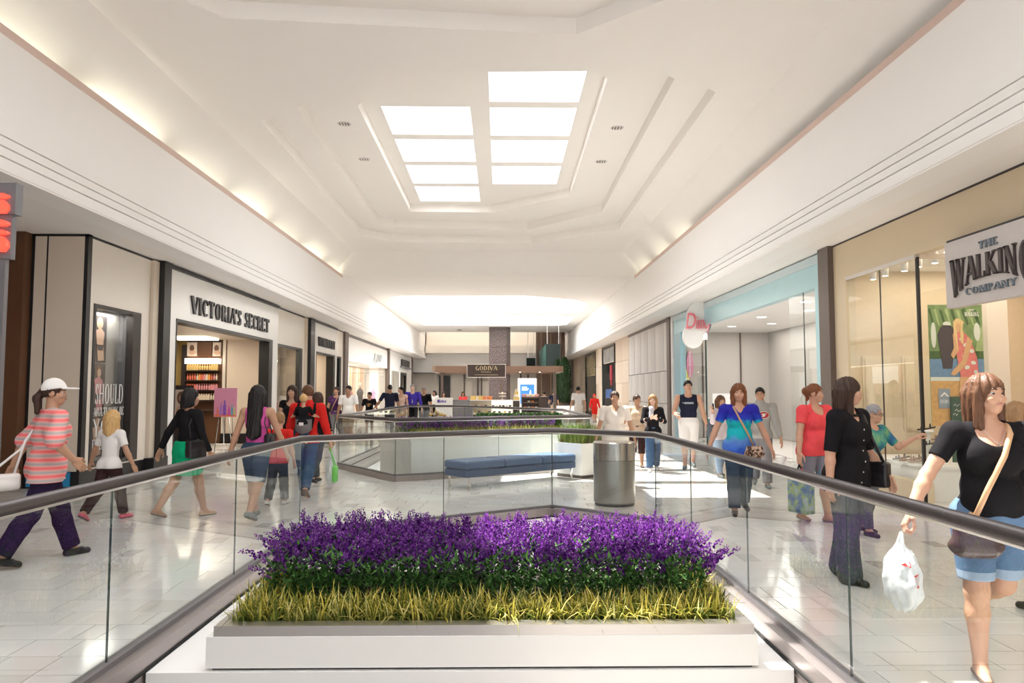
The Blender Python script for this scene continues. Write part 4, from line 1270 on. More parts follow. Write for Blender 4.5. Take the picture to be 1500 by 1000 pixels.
for a, b in ((34.95, 39.0), (44.2, 47.0), (52.9, 61.9)):
    n = max(2, round((b - a) / 1.9))
    for i in range(n):
        for za, zb in ((0.0, .98), (.99, 1.98), (1.99, 3.05), (3.06, 4.18)):
            MB().box(5.985 + .008 * (cnt % 2), a + (b - a) * i / n + .012, za + .008, 6.06, a + (b - a) * (i + 1) / n - .012, zb).build('stone_panel', stn[cnt % 3], t)
            cnt += 1
for a, b in ((39.2, 44.0), (47.1, 52.8)):
    frame_x(MB(), 5.95, 6.08, a, b, 0, 4.1, .12).build('window_frame', M['dark'], t)
    MB().box(6.02, a + .12, 2.65 if a > 45 else 3.2, 6.06, b - .12, 3.98).build('upper_pane', mat('gold_display' if a > 45 else 'pale_display', (.42, .32, .16) if a > 45 else (.42, .40, .38), .15, var=.5, scale=2), t)
    MB().box(6.02, a + .12, .12, 6.05, b - .12, 2.6 if a > 45 else 3.15).build('dark_pane', mat('dark_pane', (.022, .032, .032), .08, var=.4, scale=1), t)
q = MB()
q.box(5.98, 40.4, 2.2, 6.02, 41.0, 3.0).box(5.98, 40.5, 1.9, 6.02, 40.8, 2.2)
q.build('red_motif', mat('red_motif', (.45, .04, .06), .4), t)
MB().box(5.98, 40.4, 1.2, 6.02, 42.6, 1.7).build('blue_motif', mat('blue_motif', (.05, .10, .26), .4), t)
# ================================================================== BALUSTRADES, PLANTERS, BENCH, BIN
RAILZ = 1.08

def balustrade(label, path, closed, panels, origin):
    """path: plan points; panels: for each segment the fractions where glass joints sit"""
    t = thing('glass_balustrade', label, 'balustrade', origin)
    n = len(path)
    segs = n if closed else n - 1
    pts = [(p[0], p[1], RAILZ) for p in path]
    MB().tube(pts, .032, 14, closed=closed, cap=not closed).build('handrail', M['bronze'], t, smooth=True)
    MB().tube([(p[0], p[1], RAILZ - .033) for p in path], .012, 8, closed=closed, cap=not closed).build('rail_channel', M['steel'], t)
    inner = inset(path, .085) if closed else None
    for i in range(segs):
        a, b = Vector(path[i]), Vector(path[(i + 1) % n])
        d = (b - a).normalized()
        nr = Vector((-d.y, d.x))            # towards the opening (paths run counter-clockwise)
        # kerb: a metal box under the glass, a darker shoe that grips the pane
        e, ei = .05, .10
        quad = [a - nr * e, b - nr * e, b + nr * ei, a + nr * ei]
        MB().prism([tuple(q) for q in quad], -.10, .095).build('kerb', M['steel_y'], t)
        MB().prism([tuple(q) for q in (a + nr * ei, b + nr * ei, b + nr * (ei + .012), a + nr * (ei + .012))], -.011, .003).build('shadow_strip', M['blackgap'], t)  # solid black strip standing in for the shade in the joint
        MB().prism([tuple(q) for q in (a - nr * .03, b - nr * .03, b + nr * .03, a + nr * .03)], .095, .125).build('glass_shoe', M['grey'], t)
        fr = [0.0] + list(panels[i]) + [1.0]
        L = (b - a).length
        for f0, f1 in zip(fr, fr[1:]):
            p, q = a + d * (L * f0 + .003), a + d * (L * f1 - .003)
            w = .005
            c = [p - nr * w, q - nr * w, q + nr * w, p + nr * w]
            mb = MB()
            lo, hi = [(v.x, v.y, .115) for v in c], [(v.x, v.y, RAILZ - .03) for v in c]
            mb.face([lo[0], lo[1], hi[1], hi[0]], 0).face([lo[2], lo[3], hi[3], hi[2]], 0)
            mb.face([lo[1], lo[2], hi[2], hi[1]], 1).face([lo[3], lo[0], hi[0], hi[3]], 1).face([hi[0], hi[1], hi[2], hi[3]], 1)
            mb.build('glass_panel', [M['glass'], M['glassedge']], t)
    return t

R1 = [(1.80, -0.6), (1.80, 8.77), (0.67, 9.80), (-2.12, 8.07), (-2.12, -0.6)]
fy = lambda y0, y1, ys: [(y - y0) / (y1 - y0) for y in ys]
balustrade('near glass balustrade with dark handrail around the planted opening in front', R1, False,
           [fy(-.6, 8.77, (.7, 2.3, 3.92, 5.52, 7.14)), [], [.48], fy(8.07, -.6, (6.12, 4.18, 2.25, .4))], (-0.2, 4, 0))
R2 = [(-1.85, 13.37), (1.79, 15.14), (1.72, 20.47), (-1.22, 25.6), (-3.2, 26.4), (-3.33, 15.65)]
balustrade('far glass balustrade with dark handrail around the second planted opening', R2, True,
           [[.5], [.33, .67], [.33, .67], [], [.17, .34, .5, .67, .84], []], (-0.8, 20, 0))

# ---- white deck inside the near opening, with its front face
dk = inset([(-2.12, 4.286), (1.80, 4.286), (1.80, 8.77), (0.67, 9.80), (-2.12, 8.07)], .114)
MBd = MB().prism(dk, -1.2, -.012)
tag(MB().prism([(-2.018, -.55), (1.698, -.55), (1.698, 4.39), (-2.018, 4.39)], -1.2, -.40).build('floor_bounce_deck', mat('bounce_taupe', (.27, .25, .235), .5, var=.08)), kind='structure')  # unseen deck, added to bounce skylight onto the planter front
t = tag(MBd.build('planter_deck', M['white'], origin=(-.2, 6, -1.2)), 'white deck that fills the near opening under the flower planter', 'deck')
dk2 = [(-1.82, 13.55), (1.68, 15.25), (1.62, 20.4), (-1.26, 25.5), (-3.12, 26.2), (-3.22, 15.8)]
tag(MB().prism(dk2, -1.2, -.25).build('planter_deck', M['white'], origin=(-.8, 20, -1.2)), 'white deck at the bottom of the far opening', 'deck')

# ---- planting material
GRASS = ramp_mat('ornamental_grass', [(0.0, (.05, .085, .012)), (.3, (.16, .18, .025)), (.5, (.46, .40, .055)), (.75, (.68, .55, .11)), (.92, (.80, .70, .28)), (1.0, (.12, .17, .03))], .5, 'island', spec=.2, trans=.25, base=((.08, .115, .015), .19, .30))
GRASSF = ramp_mat('ornamental_grass_far', [(0.0, (.05, .085, .012)), (.3, (.16, .18, .025)), (.5, (.36, .32, .045)), (.75, (.58, .47, .10)), (1.0, (.12, .17, .03))], .5, 'island', spec=.2)
LEAF = ramp_mat('dark_leaf', [(0.0, (.015, .05, .010)), (.5, (.04, .11, .022)), (1.0, (.09, .20, .045))], .6, 'island', spec=.15)
PURP = ramp_mat('lavender_floret', [(0.0, (.06, .008, .13)), (.35, (.20, .035, .35)), (.75, (.36, .09, .52)), (1.0, (.52, .24, .64))], .6, 'island', spec=.2, trans=.55)
STEM = mat('flower_stem', (.12, .10, .09), .6)
SOIL = mat('soil', (.03, .022, .016), .9, var=.4, bump=.5)

def blade(mb, x, y, z, L, lean, az, w, mi=0, seg=3):
    dx, dy = math.cos(az), math.sin(az)
    px, py = -dy, dx
    rows = []
    for i in range(seg + 1):
        u = i / seg
        a = lean * u
        r = L * (u * math.sin(a * .7))
        h = L * u * math.cos(a * .75)
        ww = w * (1 - u) ** .6 if u < 1 else 0
        c = (x + dx * r, y + dy * r, z + h)
        rows.append(((c[0] - px * ww, c[1] - py * ww, c[2]), (c[0] + px * ww, c[1] + py * ww, c[2])) if ww else (c,))
    vs, fs = [], []
    for r in rows:
        vs += r
    for i in range(seg):
        a = i * 2
        fs.append((a, a + 1, a + 3, a + 2) if i < seg - 1 else (a, a + 1, a + 2))
    mb.mesh(vs, fs, mi)

def leaf(mb, x, y, z, L, az, el, w, mi=0):
    d = Vector((math.cos(az) * math.cos(el), math.sin(az) * math.cos(el), math.sin(el)))
    p = Vector((-math.sin(az), math.cos(az), 0))
    u = d.cross(p)
    o = Vector((x, y, z))
    m = o + d * L * .5 - u * L * .06
    mb.mesh([o, m + p * w, o + d * L, m - p * w], [(0, 1, 2), (0, 2, 3)], mi)

def spike(seed, H=.20, n=46):
    """one flower spike: curved stem with whorls of small florets, denser to the middle"""
    r = random.Random(seed)
    mb = MB()
    bx, by = r.uniform(-.04, .04), r.uniform(-.04, .04)
    pos = lambda u: Vector((bx * u * u, by * u * u, H * u))
    mb.tube([pos(0), pos(.5), pos(1)], [.0022, .0018, .001], 4, 1, cap=False)
    for i in range(n):
        u = .12 + .88 * (i + r.random()) / n
        s = .0118 * (1.15 - .75 * u) * r.uniform(.75, 1.25)
        a = r.uniform(0, 6.28)
        c = pos(u) + Vector((math.cos(a), math.sin(a), .3)) * s * 1.0
        d = Vector((math.cos(a), math.sin(a), r.uniform(.2, .9))).normalized()
        p = d.cross(Vector((0, 0, 1))).normalized()
        q = d.cross(p)
        e = c + d * s * 1.5
        mb.mesh([c, e + p * s, e + q * s * .9, e - p * s, e - q * s * .9, e + d * s * .5], [(0, 1, 2), (0, 2, 3), (0, 3, 4), (0, 4, 1), (5, 2, 1), (5, 4, 3)])
    return mb

# ---- near planter
pt = thing('flower_planter', 'white planter box with steel rim full of lavender in the near opening', 'planter', (-.09, 5.05, 0))
px0, px1, py0, py1 = -1.68, 1.49, 4.42, 5.82
MB().box(px0, py0, .004, px1, py1, .178).build('box', M['whiteglossy'], pt)
MB().box(px0 + .03, py0 + .025, -.011, px1 - .03, py1 - .03, .004).build('shadow_base', M['blackgap'], pt)  # recessed base coloured black as the shade under the box
mb = MB()
for a in ((px0 + .04, py0 + .005, px1 - .02, py0 + .10), (px0 + .04, py1 - .10, px1 - .02, py1), (px0 + .04, py0 + .10, px0 + .14, py1 - .10), (px1 - .12, py0 + .10, px1 - .02, py1 - .10)):
    mb.box(a[0], a[1], .178, a[2], a[3], .238)
mb.build('steel_rim', M['steel'], pt)
MB().box(px0 + .14, py0 + .1, .17, px1 - .12, py1 - .1, .205).build('soil', SOIL, pt)
r = random.Random(3)
mb = MB()
def tuft(x, y, z, n, L0, L1, w=.0062, spread=.05):
    for _ in range(n):
        a = r.uniform(0, 6.28)
        blade(mb, x + r.gauss(0, .016), y + r.gauss(0, .016), z, r.uniform(L0, L1), r.uniform(.2, 1.5) if r.random() < .8 else r.uniform(1.4, 2.3), a, w * r.uniform(.6, 1.25))
gx0, gx1 = px0 + .12, px1 - .10
x = gx0
while x < gx1:
    for yy in (4.56, 4.63, 4.70, 4.77):
        tuft(x + r.uniform(-.02, .02), yy + r.uniform(-.02, .02), .20, 13, .10, .225)
    x += .047
yv = 4.8
while yv < 5.75:
    for xx in (gx0 + .0, gx0 + .09, gx1 - .09, gx1):
        tuft(xx + r.uniform(-.02, .02), yv, .20, 16, .12, .23)
    yv += .06
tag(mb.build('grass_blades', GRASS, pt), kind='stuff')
# leafy undergrowth
mb = MB()
stems = []
x = gx0 + .10
while x < gx1 - .08:
    for yy in (4.86, 4.97, 5.10, 5.24, 5.38, 5.52, 5.64):
        stems.append((x + r.uniform(-.03, .03), yy + r.uniform(-.03, .03)))
    x += .052
for sx, sy in stems:
    hgt = r.uniform(.27, .36) + (.04 if sy > 5 else 0)
    for k in range(46 if sy < 5.05 else 24):
        z = .2 + hgt * r.uniform(.05, 1.0)
        leaf(mb, sx + r.gauss(0, .012), sy + r.gauss(0, .012), z, r.uniform(.04, .068), r.uniform(0, 6.28), r.uniform(.1, 1.0), .0105)
tag(mb.build('leafy_stems', LEAF, pt), kind='stuff')
# lavender spikes: the 300 nearest as parts, the rest as one
SPK = [spike(i) for i in range(6)]
spk_me = [s.data('flower_spike', [PURP, STEM]) for s in SPK]
sp = []
for sx, sy in stems:
    if sy < 4.92:
        continue
    for k in range(2 if sy < 5.5 else 3):
        x, y = sx + r.gauss(0, .022), sy + r.gauss(0, .022)
        edge = 1.0 if x < gx0 + .25 else (-1.0 if x > gx1 - .25 else 0)
        tx = r.gauss(0, .22) - edge * r.uniform(.1, .7) * (1 if r.random() < .8 else 2)
        ty = r.gauss(-.10 if sy < 5.05 else 0, .2)
        z = .2 + r.uniform(.17, .26) + (sy - 4.95) * .07
        sp.append((x, y, z, tx, ty, r.uniform(.8, 1.12), r.uniform(0, 6.28), r.randrange(6)))
sp += [(gx0 + .06, 5.05, .47, -1.15, -.1, 1.1, 0, 1), (gx0 + .05, 5.2, .5, -.95, 0, 1.0, 1, 2), (gx1 - .02, 5.05, .46, 1.15, -.1, 1.15, 2, 3), (gx1 - .05, 5.15, .48, 1.0, .0, 1.0, 3, 4)]
order = sorted(range(len(sp)), key=lambda i: -(sp[i][2] * 2.2 - sp[i][1] + abs(sp[i][3]) * .2))
own = set(order[:140] + sorted(range(len(sp)), key=lambda i: sp[i][1])[:156])
rest = MB()
for i, (x, y, z, tx, ty, s, az, k) in enumerate(sp):
    R = Matrix.Rotation(tx, 4, 'Y') @ Matrix.Rotation(-ty, 4, 'X') @ Matrix.Rotation(az, 4, 'Z')
    if i in own:
        b = wl(pt)
        link_copy(spk_me[k], 'flower_spike', pt, (x - b.x, y - b.y, z - b.z), R.to_euler(), (s, s, s))
    else:
        rest.xf = Matrix.Translation((x, y, z)) @ R @ Matrix.Scale(s, 4)
        S = SPK[k]
        b = len(rest.v)
        rest.v += [rest.P(v) for v in S.v]
        rest.f += [tuple(b + q for q in f) for f in S.f]
        rest.m += S.m
rest.xf = None
tag(rest.build('flower_spikes', [PURP, STEM], pt), kind='stuff')

# ---- far planter: box, grass, flowers, clipped hedge behind
pt = thing('flower_planter', 'long white planter with lavender and grass inside the far opening', 'planter', (-.3, 15.2, -.25))
ux = Vector((3.64, 1.77)).normalized()
uy = Vector((-ux.y, ux.x))
o2 = Vector((-1.62, 13.78))
W = lambda a, b: tuple(o2 + ux * a + uy * b)
MB().prism([W(0, 0), W(3.35, 0), W(3.35, 1.9), W(0, 1.9)], -.25, .66).build('box', M['white'], pt)
MB().prism([W(-.02, -.02), W(3.37, -.02), W(3.37, 1.92), W(-.02, 1.92)], .66, .72).build('rim', M['whiteglossy'], pt)
MB().prism([W(.08, .08), W(3.27, .08), W(3.27, 1.82), W(.08, 1.82)], .71, .735).build('soil', SOIL, pt)
mb = MB()
for _ in range(1500):
    a, b = r.uniform(.1, 3.25), r.uniform(.1, .42)
    x, y = W(a, b)
    blade(mb, x, y, .73, r.uniform(.12, .24), r.uniform(.1, 1.0), r.uniform(0, 6.28), .007, seg=2)
tag(mb.build('grass_blades', GRASSF, pt), kind='stuff')
mb = MB()
for _ in range(3200):
    a, b = r.uniform(.1, 3.25), r.uniform(.4, 1.3)
    x, y = W(a, b)
    leaf(mb, x, y, .73 + r.uniform(.02, .24), r.uniform(.06, .1), r.uniform(0, 6.28), r.uniform(0, 1.0), .016)
tag(mb.build('leafy_stems', LEAF, pt), kind='stuff')
rest = MB()
for _ in range(420):
    a, b = r.uniform(.08, 3.28), r.uniform(.42, 1.3)
    x, y = W(a, b)
    s = r.uniform(.85, 1.15)
    rest.xf = Matrix.Translation((x, y, .82 + r.uniform(0, .06))) @ Matrix.Rotation(r.gauss(0, .25), 4, 'Y') @ Matrix.Rotation(r.gauss(0, .25), 4, 'X') @ Matrix.Scale(s, 4)
    S = SPK[r.randrange(6)]
    b0 = len(rest.v)
    rest.v += [rest.P(v) for v in S.v]
    rest.f += [tuple(b0 + q for q in f) for f in S.f]
    rest.m += S.m
rest.xf = None
tag(rest.build('flower_spikes', [PURP, STEM], pt), kind='stuff')

pt = thing('hedge_planter', 'long white trough with a clipped dark green hedge behind the far lavender', 'planter', (.6, 17.4, -.25))
hx0, hx1, hy = -.55, 1.45, 17.3
MB().box(hx0, hy, -.25, hx1, hy + .7, .66).build('box', M['white'], pt)
MB().box(hx0 - .02, hy - .02, .66, hx1 + .02, hy + .72, .71).build('rim', M['whiteglossy'], pt)
mb = MB()
for _ in range(6500):
    f = r.random()
    x, y, z = r.uniform(hx0, hx1), r.uniform(hy, hy + .7), r.uniform(.7, 1.04)
    if f < .4: z = 1.02 + r.uniform(-.02, .03)
    elif f < .75: y = hy + r.uniform(-.02, .03)
    leaf(mb, x, y, z, r.uniform(.04, .07), r.uniform(0, 6.28), r.uniform(-.3, 1.2), .013)
mb.box(hx0 + .04, hy + .05, .7, hx1 - .04, hy + .65, .98)
tag(mb.build('hedge_leaves', LEAF, pt), kind='stuff')

# ---- square white planter with tall grass beside the bench
GR2 = ramp_mat('green_grass', [(0.0, (.05, .10, .015)), (.5, (.14, .24, .035)), (1.0, (.32, .40, .08))], .5, 'island')
DRY = ramp_mat('dry_grass', [(0.0, (.10, .06, .03)), (.5, (.26, .18, .09)), (1.0, (.40, .31, .17))], .7, 'island')
def square_planter(label, cx, cy, rz, wx, wy, h):
    t = thing('grass_planter', label, 'planter', (cx, cy, 0), rz=rz)
    MB().cbox((0, 0, .03), (wx - .08, wy - .08, .06)).build('plinth', M['taupe'], t, local=True)
    mb = MB()
    w = .035
    mb.box(-wx / 2, -wy / 2, .06, wx / 2, -wy / 2 + w, h).box(-wx / 2, wy / 2 - w, .06, wx / 2, wy / 2, h).box(-wx / 2, -wy / 2 + w, .06, -wx / 2 + w, wy / 2 - w, h).box(wx / 2 - w, -wy / 2 + w, .06, wx / 2, wy / 2 - w, h)
    mb.build('box', M['whiteglossy'], t, local=True)
    MB().box(-wx / 2 + w, -wy / 2 + w, h - .12, wx / 2 - w, wy / 2 - w, h - .06).build('soil', SOIL, t, local=True)
    g, d = MB(), MB()
    for _ in range(1300):
        x, y = r.uniform(-wx / 2 + .05, wx / 2 - .05), r.uniform(-wy / 2 + .05, wy / 2 - .05)
        blade(g, x, y, h - .06, r.uniform(.28, .50), r.uniform(.1, .95), r.uniform(0, 6.28), .006)
        if _ % 2 == 0:
            blade(d, x, y, h - .06, r.uniform(.12, .26), r.uniform(.3, 1.4), r.uniform(0, 6.28), .006)
    tag(g.build('grass_blades', GR2, t, local=True), kind='stuff')
    tag(d.build('dry_blades', DRY, t, local=True), kind='stuff')
    return t
square_planter('white square planter of tall green grass at the right end of the bench', 1.52, 14.18, .69, .72, .72, .63)

# ---- blue upholstered bench
BRZ = .69
bn = thing('bench', 'long blue upholstered bench on slim steel legs on the walkway between the openings', 'bench', (.22, 13.15, 0), rz=BRZ)
blu = mat('blue_upholstery', (.075, .13, .24), .55, var=.12, scale=5, bump=.15, bscale=300)
for i in range(3):
    L = 2.5 / 3
    MB().cbox((-1.25 + L * (i + .5), 0, .385), (L - .008, .62, .13), bev=.022).build('seat_cushion', blu, bn, local=True)
MB().cbox((0, 0, .255), (2.48, .60, .115), bev=.01).build('seat_base', mat('blue_base', (.055, .095, .18), .55, var=.1), bn, local=True)
for sx in (-1, 1):
    for sy in (-1, 1):
        MB().cbox((sx * 1.16, sy * .27, .10), (.03, .03, .20)).build('leg', M['chrome'], bn, local=True)
for sx in (-1.16, 0, 1.16):
    MB().cbox((sx, 0, .192), (.03, .58, .016)).build('cross_bar', M['chrome'], bn, local=True)

# ---- round steel bin behind the near glass
bn = thing('litter_bin', 'round brushed steel litter bin right behind the near balustrade', 'bin', (1.60, 10.62, 0))
bc_ = (1.60, 10.62, 0)
MB().lathe([(.27, .0), (.27, .04), (.29, .05), (.29, .62)], bc_, 72).build('drum', mat('bin_steel', (.42, .42, .40), .28, 1.0, var=.1, scale=4, stretch=(30, 30, .5)), bn)
MB().lathe([(.292, .625), (.292, .86), (.285, .875), (.15, .88)], bc_, 72).build('upper_drum', mat('bin_steel_top', (.60, .58, .56), .22, 1.0, var=.08, scale=4, stretch=(30, 30, .5)), bn)
MB().lathe([(.0, .876), (.15, .876)], bc_, 24, cap=False).build('opening', M['blackgap'], bn)
MB().lathe([(.275, .0), (.275, .035)], bc_, 40).build('base_ring', M['black'], bn)
# ================================================================== THE FAR COURT: kiosk, column, planters, screens
wood = mat('walnut_band', (.22, .13, .085), .4, var=.2, scale=4, stretch=(1, 1, 12))
choc = mat('chocolate_sign', (.045, .025, .018), .35, var=.1)
goldm = mat('gold_letters', (.62, .48, .28), .35, .4)
# canopy ring of the kiosk, carried by four posts
t = thing('kiosk_canopy', 'long walnut canopy band over the sweets kiosk in the far court', 'canopy', (-.2, 39.5, 2.55))
ring = [(-3.45, 38.2), (-3.3, 37.95), (3.0, 37.9), (3.2, 38.2), (3.2, 41.5), (-3.45, 41.5)]
mb = MB()
for i in range(len(ring)):
    p, q = Vector(ring[i]), Vector(ring[(i + 1) % len(ring)])
    d = (q - p).normalized()
    nr = Vector((-d.y, d.x))
    mb.prism([tuple(p), tuple(q), tuple(q + nr * .2), tuple(p + nr * .2)], 2.56, 2.86)
mb.build('band', wood, t)
MB().prism([(-3.3, 38.15), (3.0, 38.1), (3.0, 41.4), (-3.3, 41.4)], 2.72, 2.76).build('soffit_panel', M['creamw'], t)
for x, y in ((-3.2, 41.2), (3.0, 41.2), (2.75, 38.2), (.05, 41.2)):
    MB().box(x - .06, y - .06, 0, x + .06, y + .06, 2.6).build('post', M['taupe'], t)
for x in (-1.6, -.55, .15, 1.0, 2.0):
    MB().ball((x, 38.3, 2.60), .06, 10).tube([(x, 38.3, 2.64), (x, 38.3, 2.73)], .012, 6).build('lamp_globe', glow, t)
lamp('AREA', 'kiosk_light', (-.2, 39.4, 2.7), 90, (1, .87, .68), 5.5, 2.4, aim=(0, 0, -1))
t = thing('kiosk_sign', 'dark brown sign with gold serif name board over the kiosk counter', 'sign', (-.72, 37.8, 2.3))
MB().box(-1.66, 37.78, 2.30, .24, 37.88, 2.92).build('board', choc, t)
fr = MB()
for a in ((-1.69, 2.27, .27, 2.30), (-1.69, 2.92, .27, 2.95), (-1.69, 2.30, -1.66, 2.92), (.24, 2.30, .27, 2.92)):
    fr.box(a[0], 37.77, a[1], a[2], 37.89, a[3])
fr.build('frame', mat('pale_frame', (.62, .55, .50), .4), t)
letters('GODIVA', FW(37.78), -1.26, 2.64, -.16, .21, 'letter', goldm, t, depth=.02, thick=.18, thin=.065)
sans_text('Chocolatier', FW(37.78), -.71, 2.525, .07, goldm, 'sign_lettering', t, depth=.01, shear=.3, width=.52, d0=.004)
MB().box(-1.3, 37.772, 2.40, -.12, 37.78, 2.416).build('rule', goldm, t)
# counters
lit = mat('lit_cabinet', (1, .95, .8), .4, emit=(1, .92, .74), estr=1.3)
def counter(label, x0, x1, y0, kind):
    c = thing('glass_counter', label, 'counter', ((x0 + x1) / 2, y0 + .35, 0))
    MB().box(x0, y0, 0, x1, y0 + .7, .42).build('base', choc if kind != 'grey' else M['grey'], c)
    MB().box(x0, y0 + .02, .42, x1, y0 + .7, .50).build('tray', lit if kind == 'lit' else M['creamw'], c)
    MB().box(x0, y0 + .62, .5, x1, y0 + .7, 1.12).build('back_board', lit if kind == 'lit' else M['cream'], c)
    if kind != 'grey':
        MB().box(x0, y0 + .02, .78, x1, y0 + .6, .80).build('glass_shelf', M['glass'], c)
        MB().box(x0, y0, .5, x1, y0 + .012, 1.12).build('front_glass', M['shopglass'], c)
    else:
        MB().box(x0, y0, .42, x1, y0 + .05, 1.12).build('front_panel', M['grey'], c)
    MB().box(x0 - .02, y0 - .02, 1.12, x1 + .02, y0 + .72, 1.15).build('top', M['whiteglossy'] if kind != 'grey' else M['grey'], c)
    return c
counter('dark grey service counter at the left end of the kiosk', -2.62, -1.55, 38.0, 'grey')
counter('glass sweets counter under the left half of the name board', -1.52, -.50, 38.0, 'mid')
counter('brightly lit glass counter in the middle of the kiosk', -.46, .62, 38.0, 'lit')
sw = [mat('sweet_' + n, c, .4) for n, c in (('orange', (.72, .24, .08)), ('gold', (.72, .50, .15)), ('dark', (.10, .045, .03)), ('pink', (.72, .38, .36)), ('cream', (.80, .70, .55)))]
bxm = [MB().cbox((0, 0, .045), (.13, .1, .09), bev=.006).data('sweet_box', m) for m in sw]
def row(n, xs, y, z, pal, lab, grp, scale=1.0):
    for i, x in enumerate(xs):
        tag(link_copy(bxm[pal[i % len(pal)]], 'sweet_box', None, (x, y, z), (0, 0, .2 * ((i * 7) % 3 - 1)), (scale, scale, scale)), lab, 'box', grp)
row(6, [-1.42 + .17 * i for i in range(6)], 38.25, .802, (0, 2, 4), 'small sweet box on the glass shelf of the left sweets counter', 'sweet boxes on the left counter shelf')
row(6, [-1.42 + .17 * i for i in range(6)], 38.25, .502, (4, 1, 2), 'small sweet box in the bottom tray of the left sweets counter', 'sweet boxes in the left counter tray')
row(6, [-.36 + .17 * i for i in range(6)], 38.25, .802, (2, 4, 2), 'dark or cream sweet box on the shelf of the lit counter', 'sweet boxes on the lit counter shelf')
row(4, [-.30 + .26 * i for i in range(4)], 38.25, .502, (2, 2, 1), 'dark or gold sweet box in the tray of the lit counter', 'sweet boxes in the lit counter tray')
row(3, [-1.36, -1.18, -1.0], 38.35, 1.152, (1, 4, 1), 'gold or cream carton standing on top of the left sweets counter', 'cartons on the left counter', 2.2)
row(3, [-.84, -.70, -.56], 38.35, 1.152, (0, 3, 0), 'orange or pink carton standing at the right end of the left sweets counter', 'orange cartons on the left counter', 2.0)
t = thing('cake_stand', 'two tier wire cake stand on top of the lit counter', 'stand', (.1, 38.3, 1.151))
MB().lathe([(.09, 0), (.1, .015), (.02, .03), (.015, .16), (.16, .17), (.17, .2)], (.1, 38.3, 1.152), 16).build('lower_tier', M['creamw'], t, smooth=True)
MB().lathe([(.02, .2), (.012, .3), (.2, .31), (.21, .34), (.05, .35), (.02, .40)], (.1, 38.3, 1.152), 16).build('upper_tier', M['creamw'], t, smooth=True)
for i, (z, s, c) in enumerate(((1.152, .30, 1), (1.30, .25, 4), (1.44, .2, 1), (1.56, .14, 4))):
    tag(MB().cbox((.82, 38.4, z + .065), (s, s, .13), bev=.01).build('gift_box', sw[c], origin=(.82, 38.4, z)), ('largest gold gift box, bottom of the gift tower', 'cream gift box, second in the gift tower', 'small gold gift box, third in the gift tower', 'smallest cream gift box on top of the gift tower')[i], 'box', 'gift tower on the kiosk')
t = thing('counter_pedestal', 'slim dark pedestal that carries the gift tower', 'pedestal', (.82, 38.4, 0))
MB().box(.66, 38.24, 0, .98, 38.56, 1.10).build('body', choc, t)
MB().box(.64, 38.22, 1.10, 1.0, 38.58, 1.15).build('top', M['whiteglossy'], t)
# dark shelf unit
t = thing('shelf_unit', 'dark wood shelf unit stocked with boxes right of the lit counter', 'shelving', (1.5, 38.3, 0))
MB().box(1.08, 38.1, 0, 1.14, 38.6, 1.3).box(1.94, 38.1, 0, 2.4, 38.6, 1.3).box(1.14, 38.55, 0, 1.94, 38.6, 1.3).build('carcass', choc, t)
for z in (.12, .42, .72, 1.02, 1.28):
    MB().box(1.14, 38.12, z - .03, 1.94, 38.55, z).build('shelf', wood, t)
for k, z in enumerate((.42, .72, 1.02)):
    row(4, [1.26 + .19 * i for i in range(4)], 38.3, z + .002, ((4, 3), (0, 4), (2, 4, 0))[k], 'small sweet box on the %s shelf of the dark shelf unit' % ('lower', 'middle', 'upper')[k], 'sweet boxes on the %s dark shelf' % ('lower', 'middle', 'upper')[k])
row(4, [1.2 + .22 * i for i in range(4)], 38.3, 1.302, (3, 4, 4), 'pale carton on top of the dark shelf unit', 'cartons on the shelf unit', 1.6)
# counter cards at the left with orange plush
t = thing('counter_card', 'white counter with a purple printed mark left of the kiosk', 'counter', (-3.1, 35.0, 0))
MB().box(-3.05, 35.4, 0, -2.25, 35.6, 1.28).build('panel', M['white'], t)
q = MB()
for x, w, h in ((-2.96, .12, .14), (-2.82, .05, .10), (-2.75, .05, .12), (-2.68, .05, .1), (-2.6, .05, .1)):
    q.rect(FW(35.4), x, 1.05, x + w, 1.05 + h, 0, .012)
q.build('printed_mark', mat('purple_print', (.12, .06, .38), .4), t)
MB().box(-2.25, 35.45, 0, -1.3, 35.9, .92).build('dark_counter', M['grey'], t)
t = thing('candy_display', 'gold and pink wrapped sweets piled on a stand by the far balustrade', 'display', (-2.55, 30.2, 0))
MB().cbox((-2.55, 30.2, .28), (.9, .5, .56), bev=.02).build('stand', M['grey'], t)
for i in range(26):
    a, b = r.uniform(-.4, .4), r.uniform(-.2, .2)
    MB().ball((-2.55 + a, 30.2 + b, .60 + (.4 - abs(a)) * r.uniform(0, .55)), r.uniform(.05, .09), 8).build('wrapped_sweet', sw[(1, 1, 3, 4)[i % 4]], t)
# stone clad column through the ceiling
t = thing('granite_column', 'tall dark granite column rising behind the kiosk', 'column', (.18, 52.0, 0))
gr = ramp_mat('dark_granite', [(.35, (.055, .04, .038)), (.55, (.13, .095, .09)), (.7, (.25, .21, .2))], .25, scale=16)
k = 0
for z0 in np.arange(0, 6.8, 1.15):
    MB().box(-.78, 51.5, float(z0) + .006, .42, 52.6, min(6.85, float(z0) + 1.144)).build('granite_panel', gr, t)
MB().box(.42, 51.56, 0, .68, 52.6, 6.85).build('side_panel', choc, t)
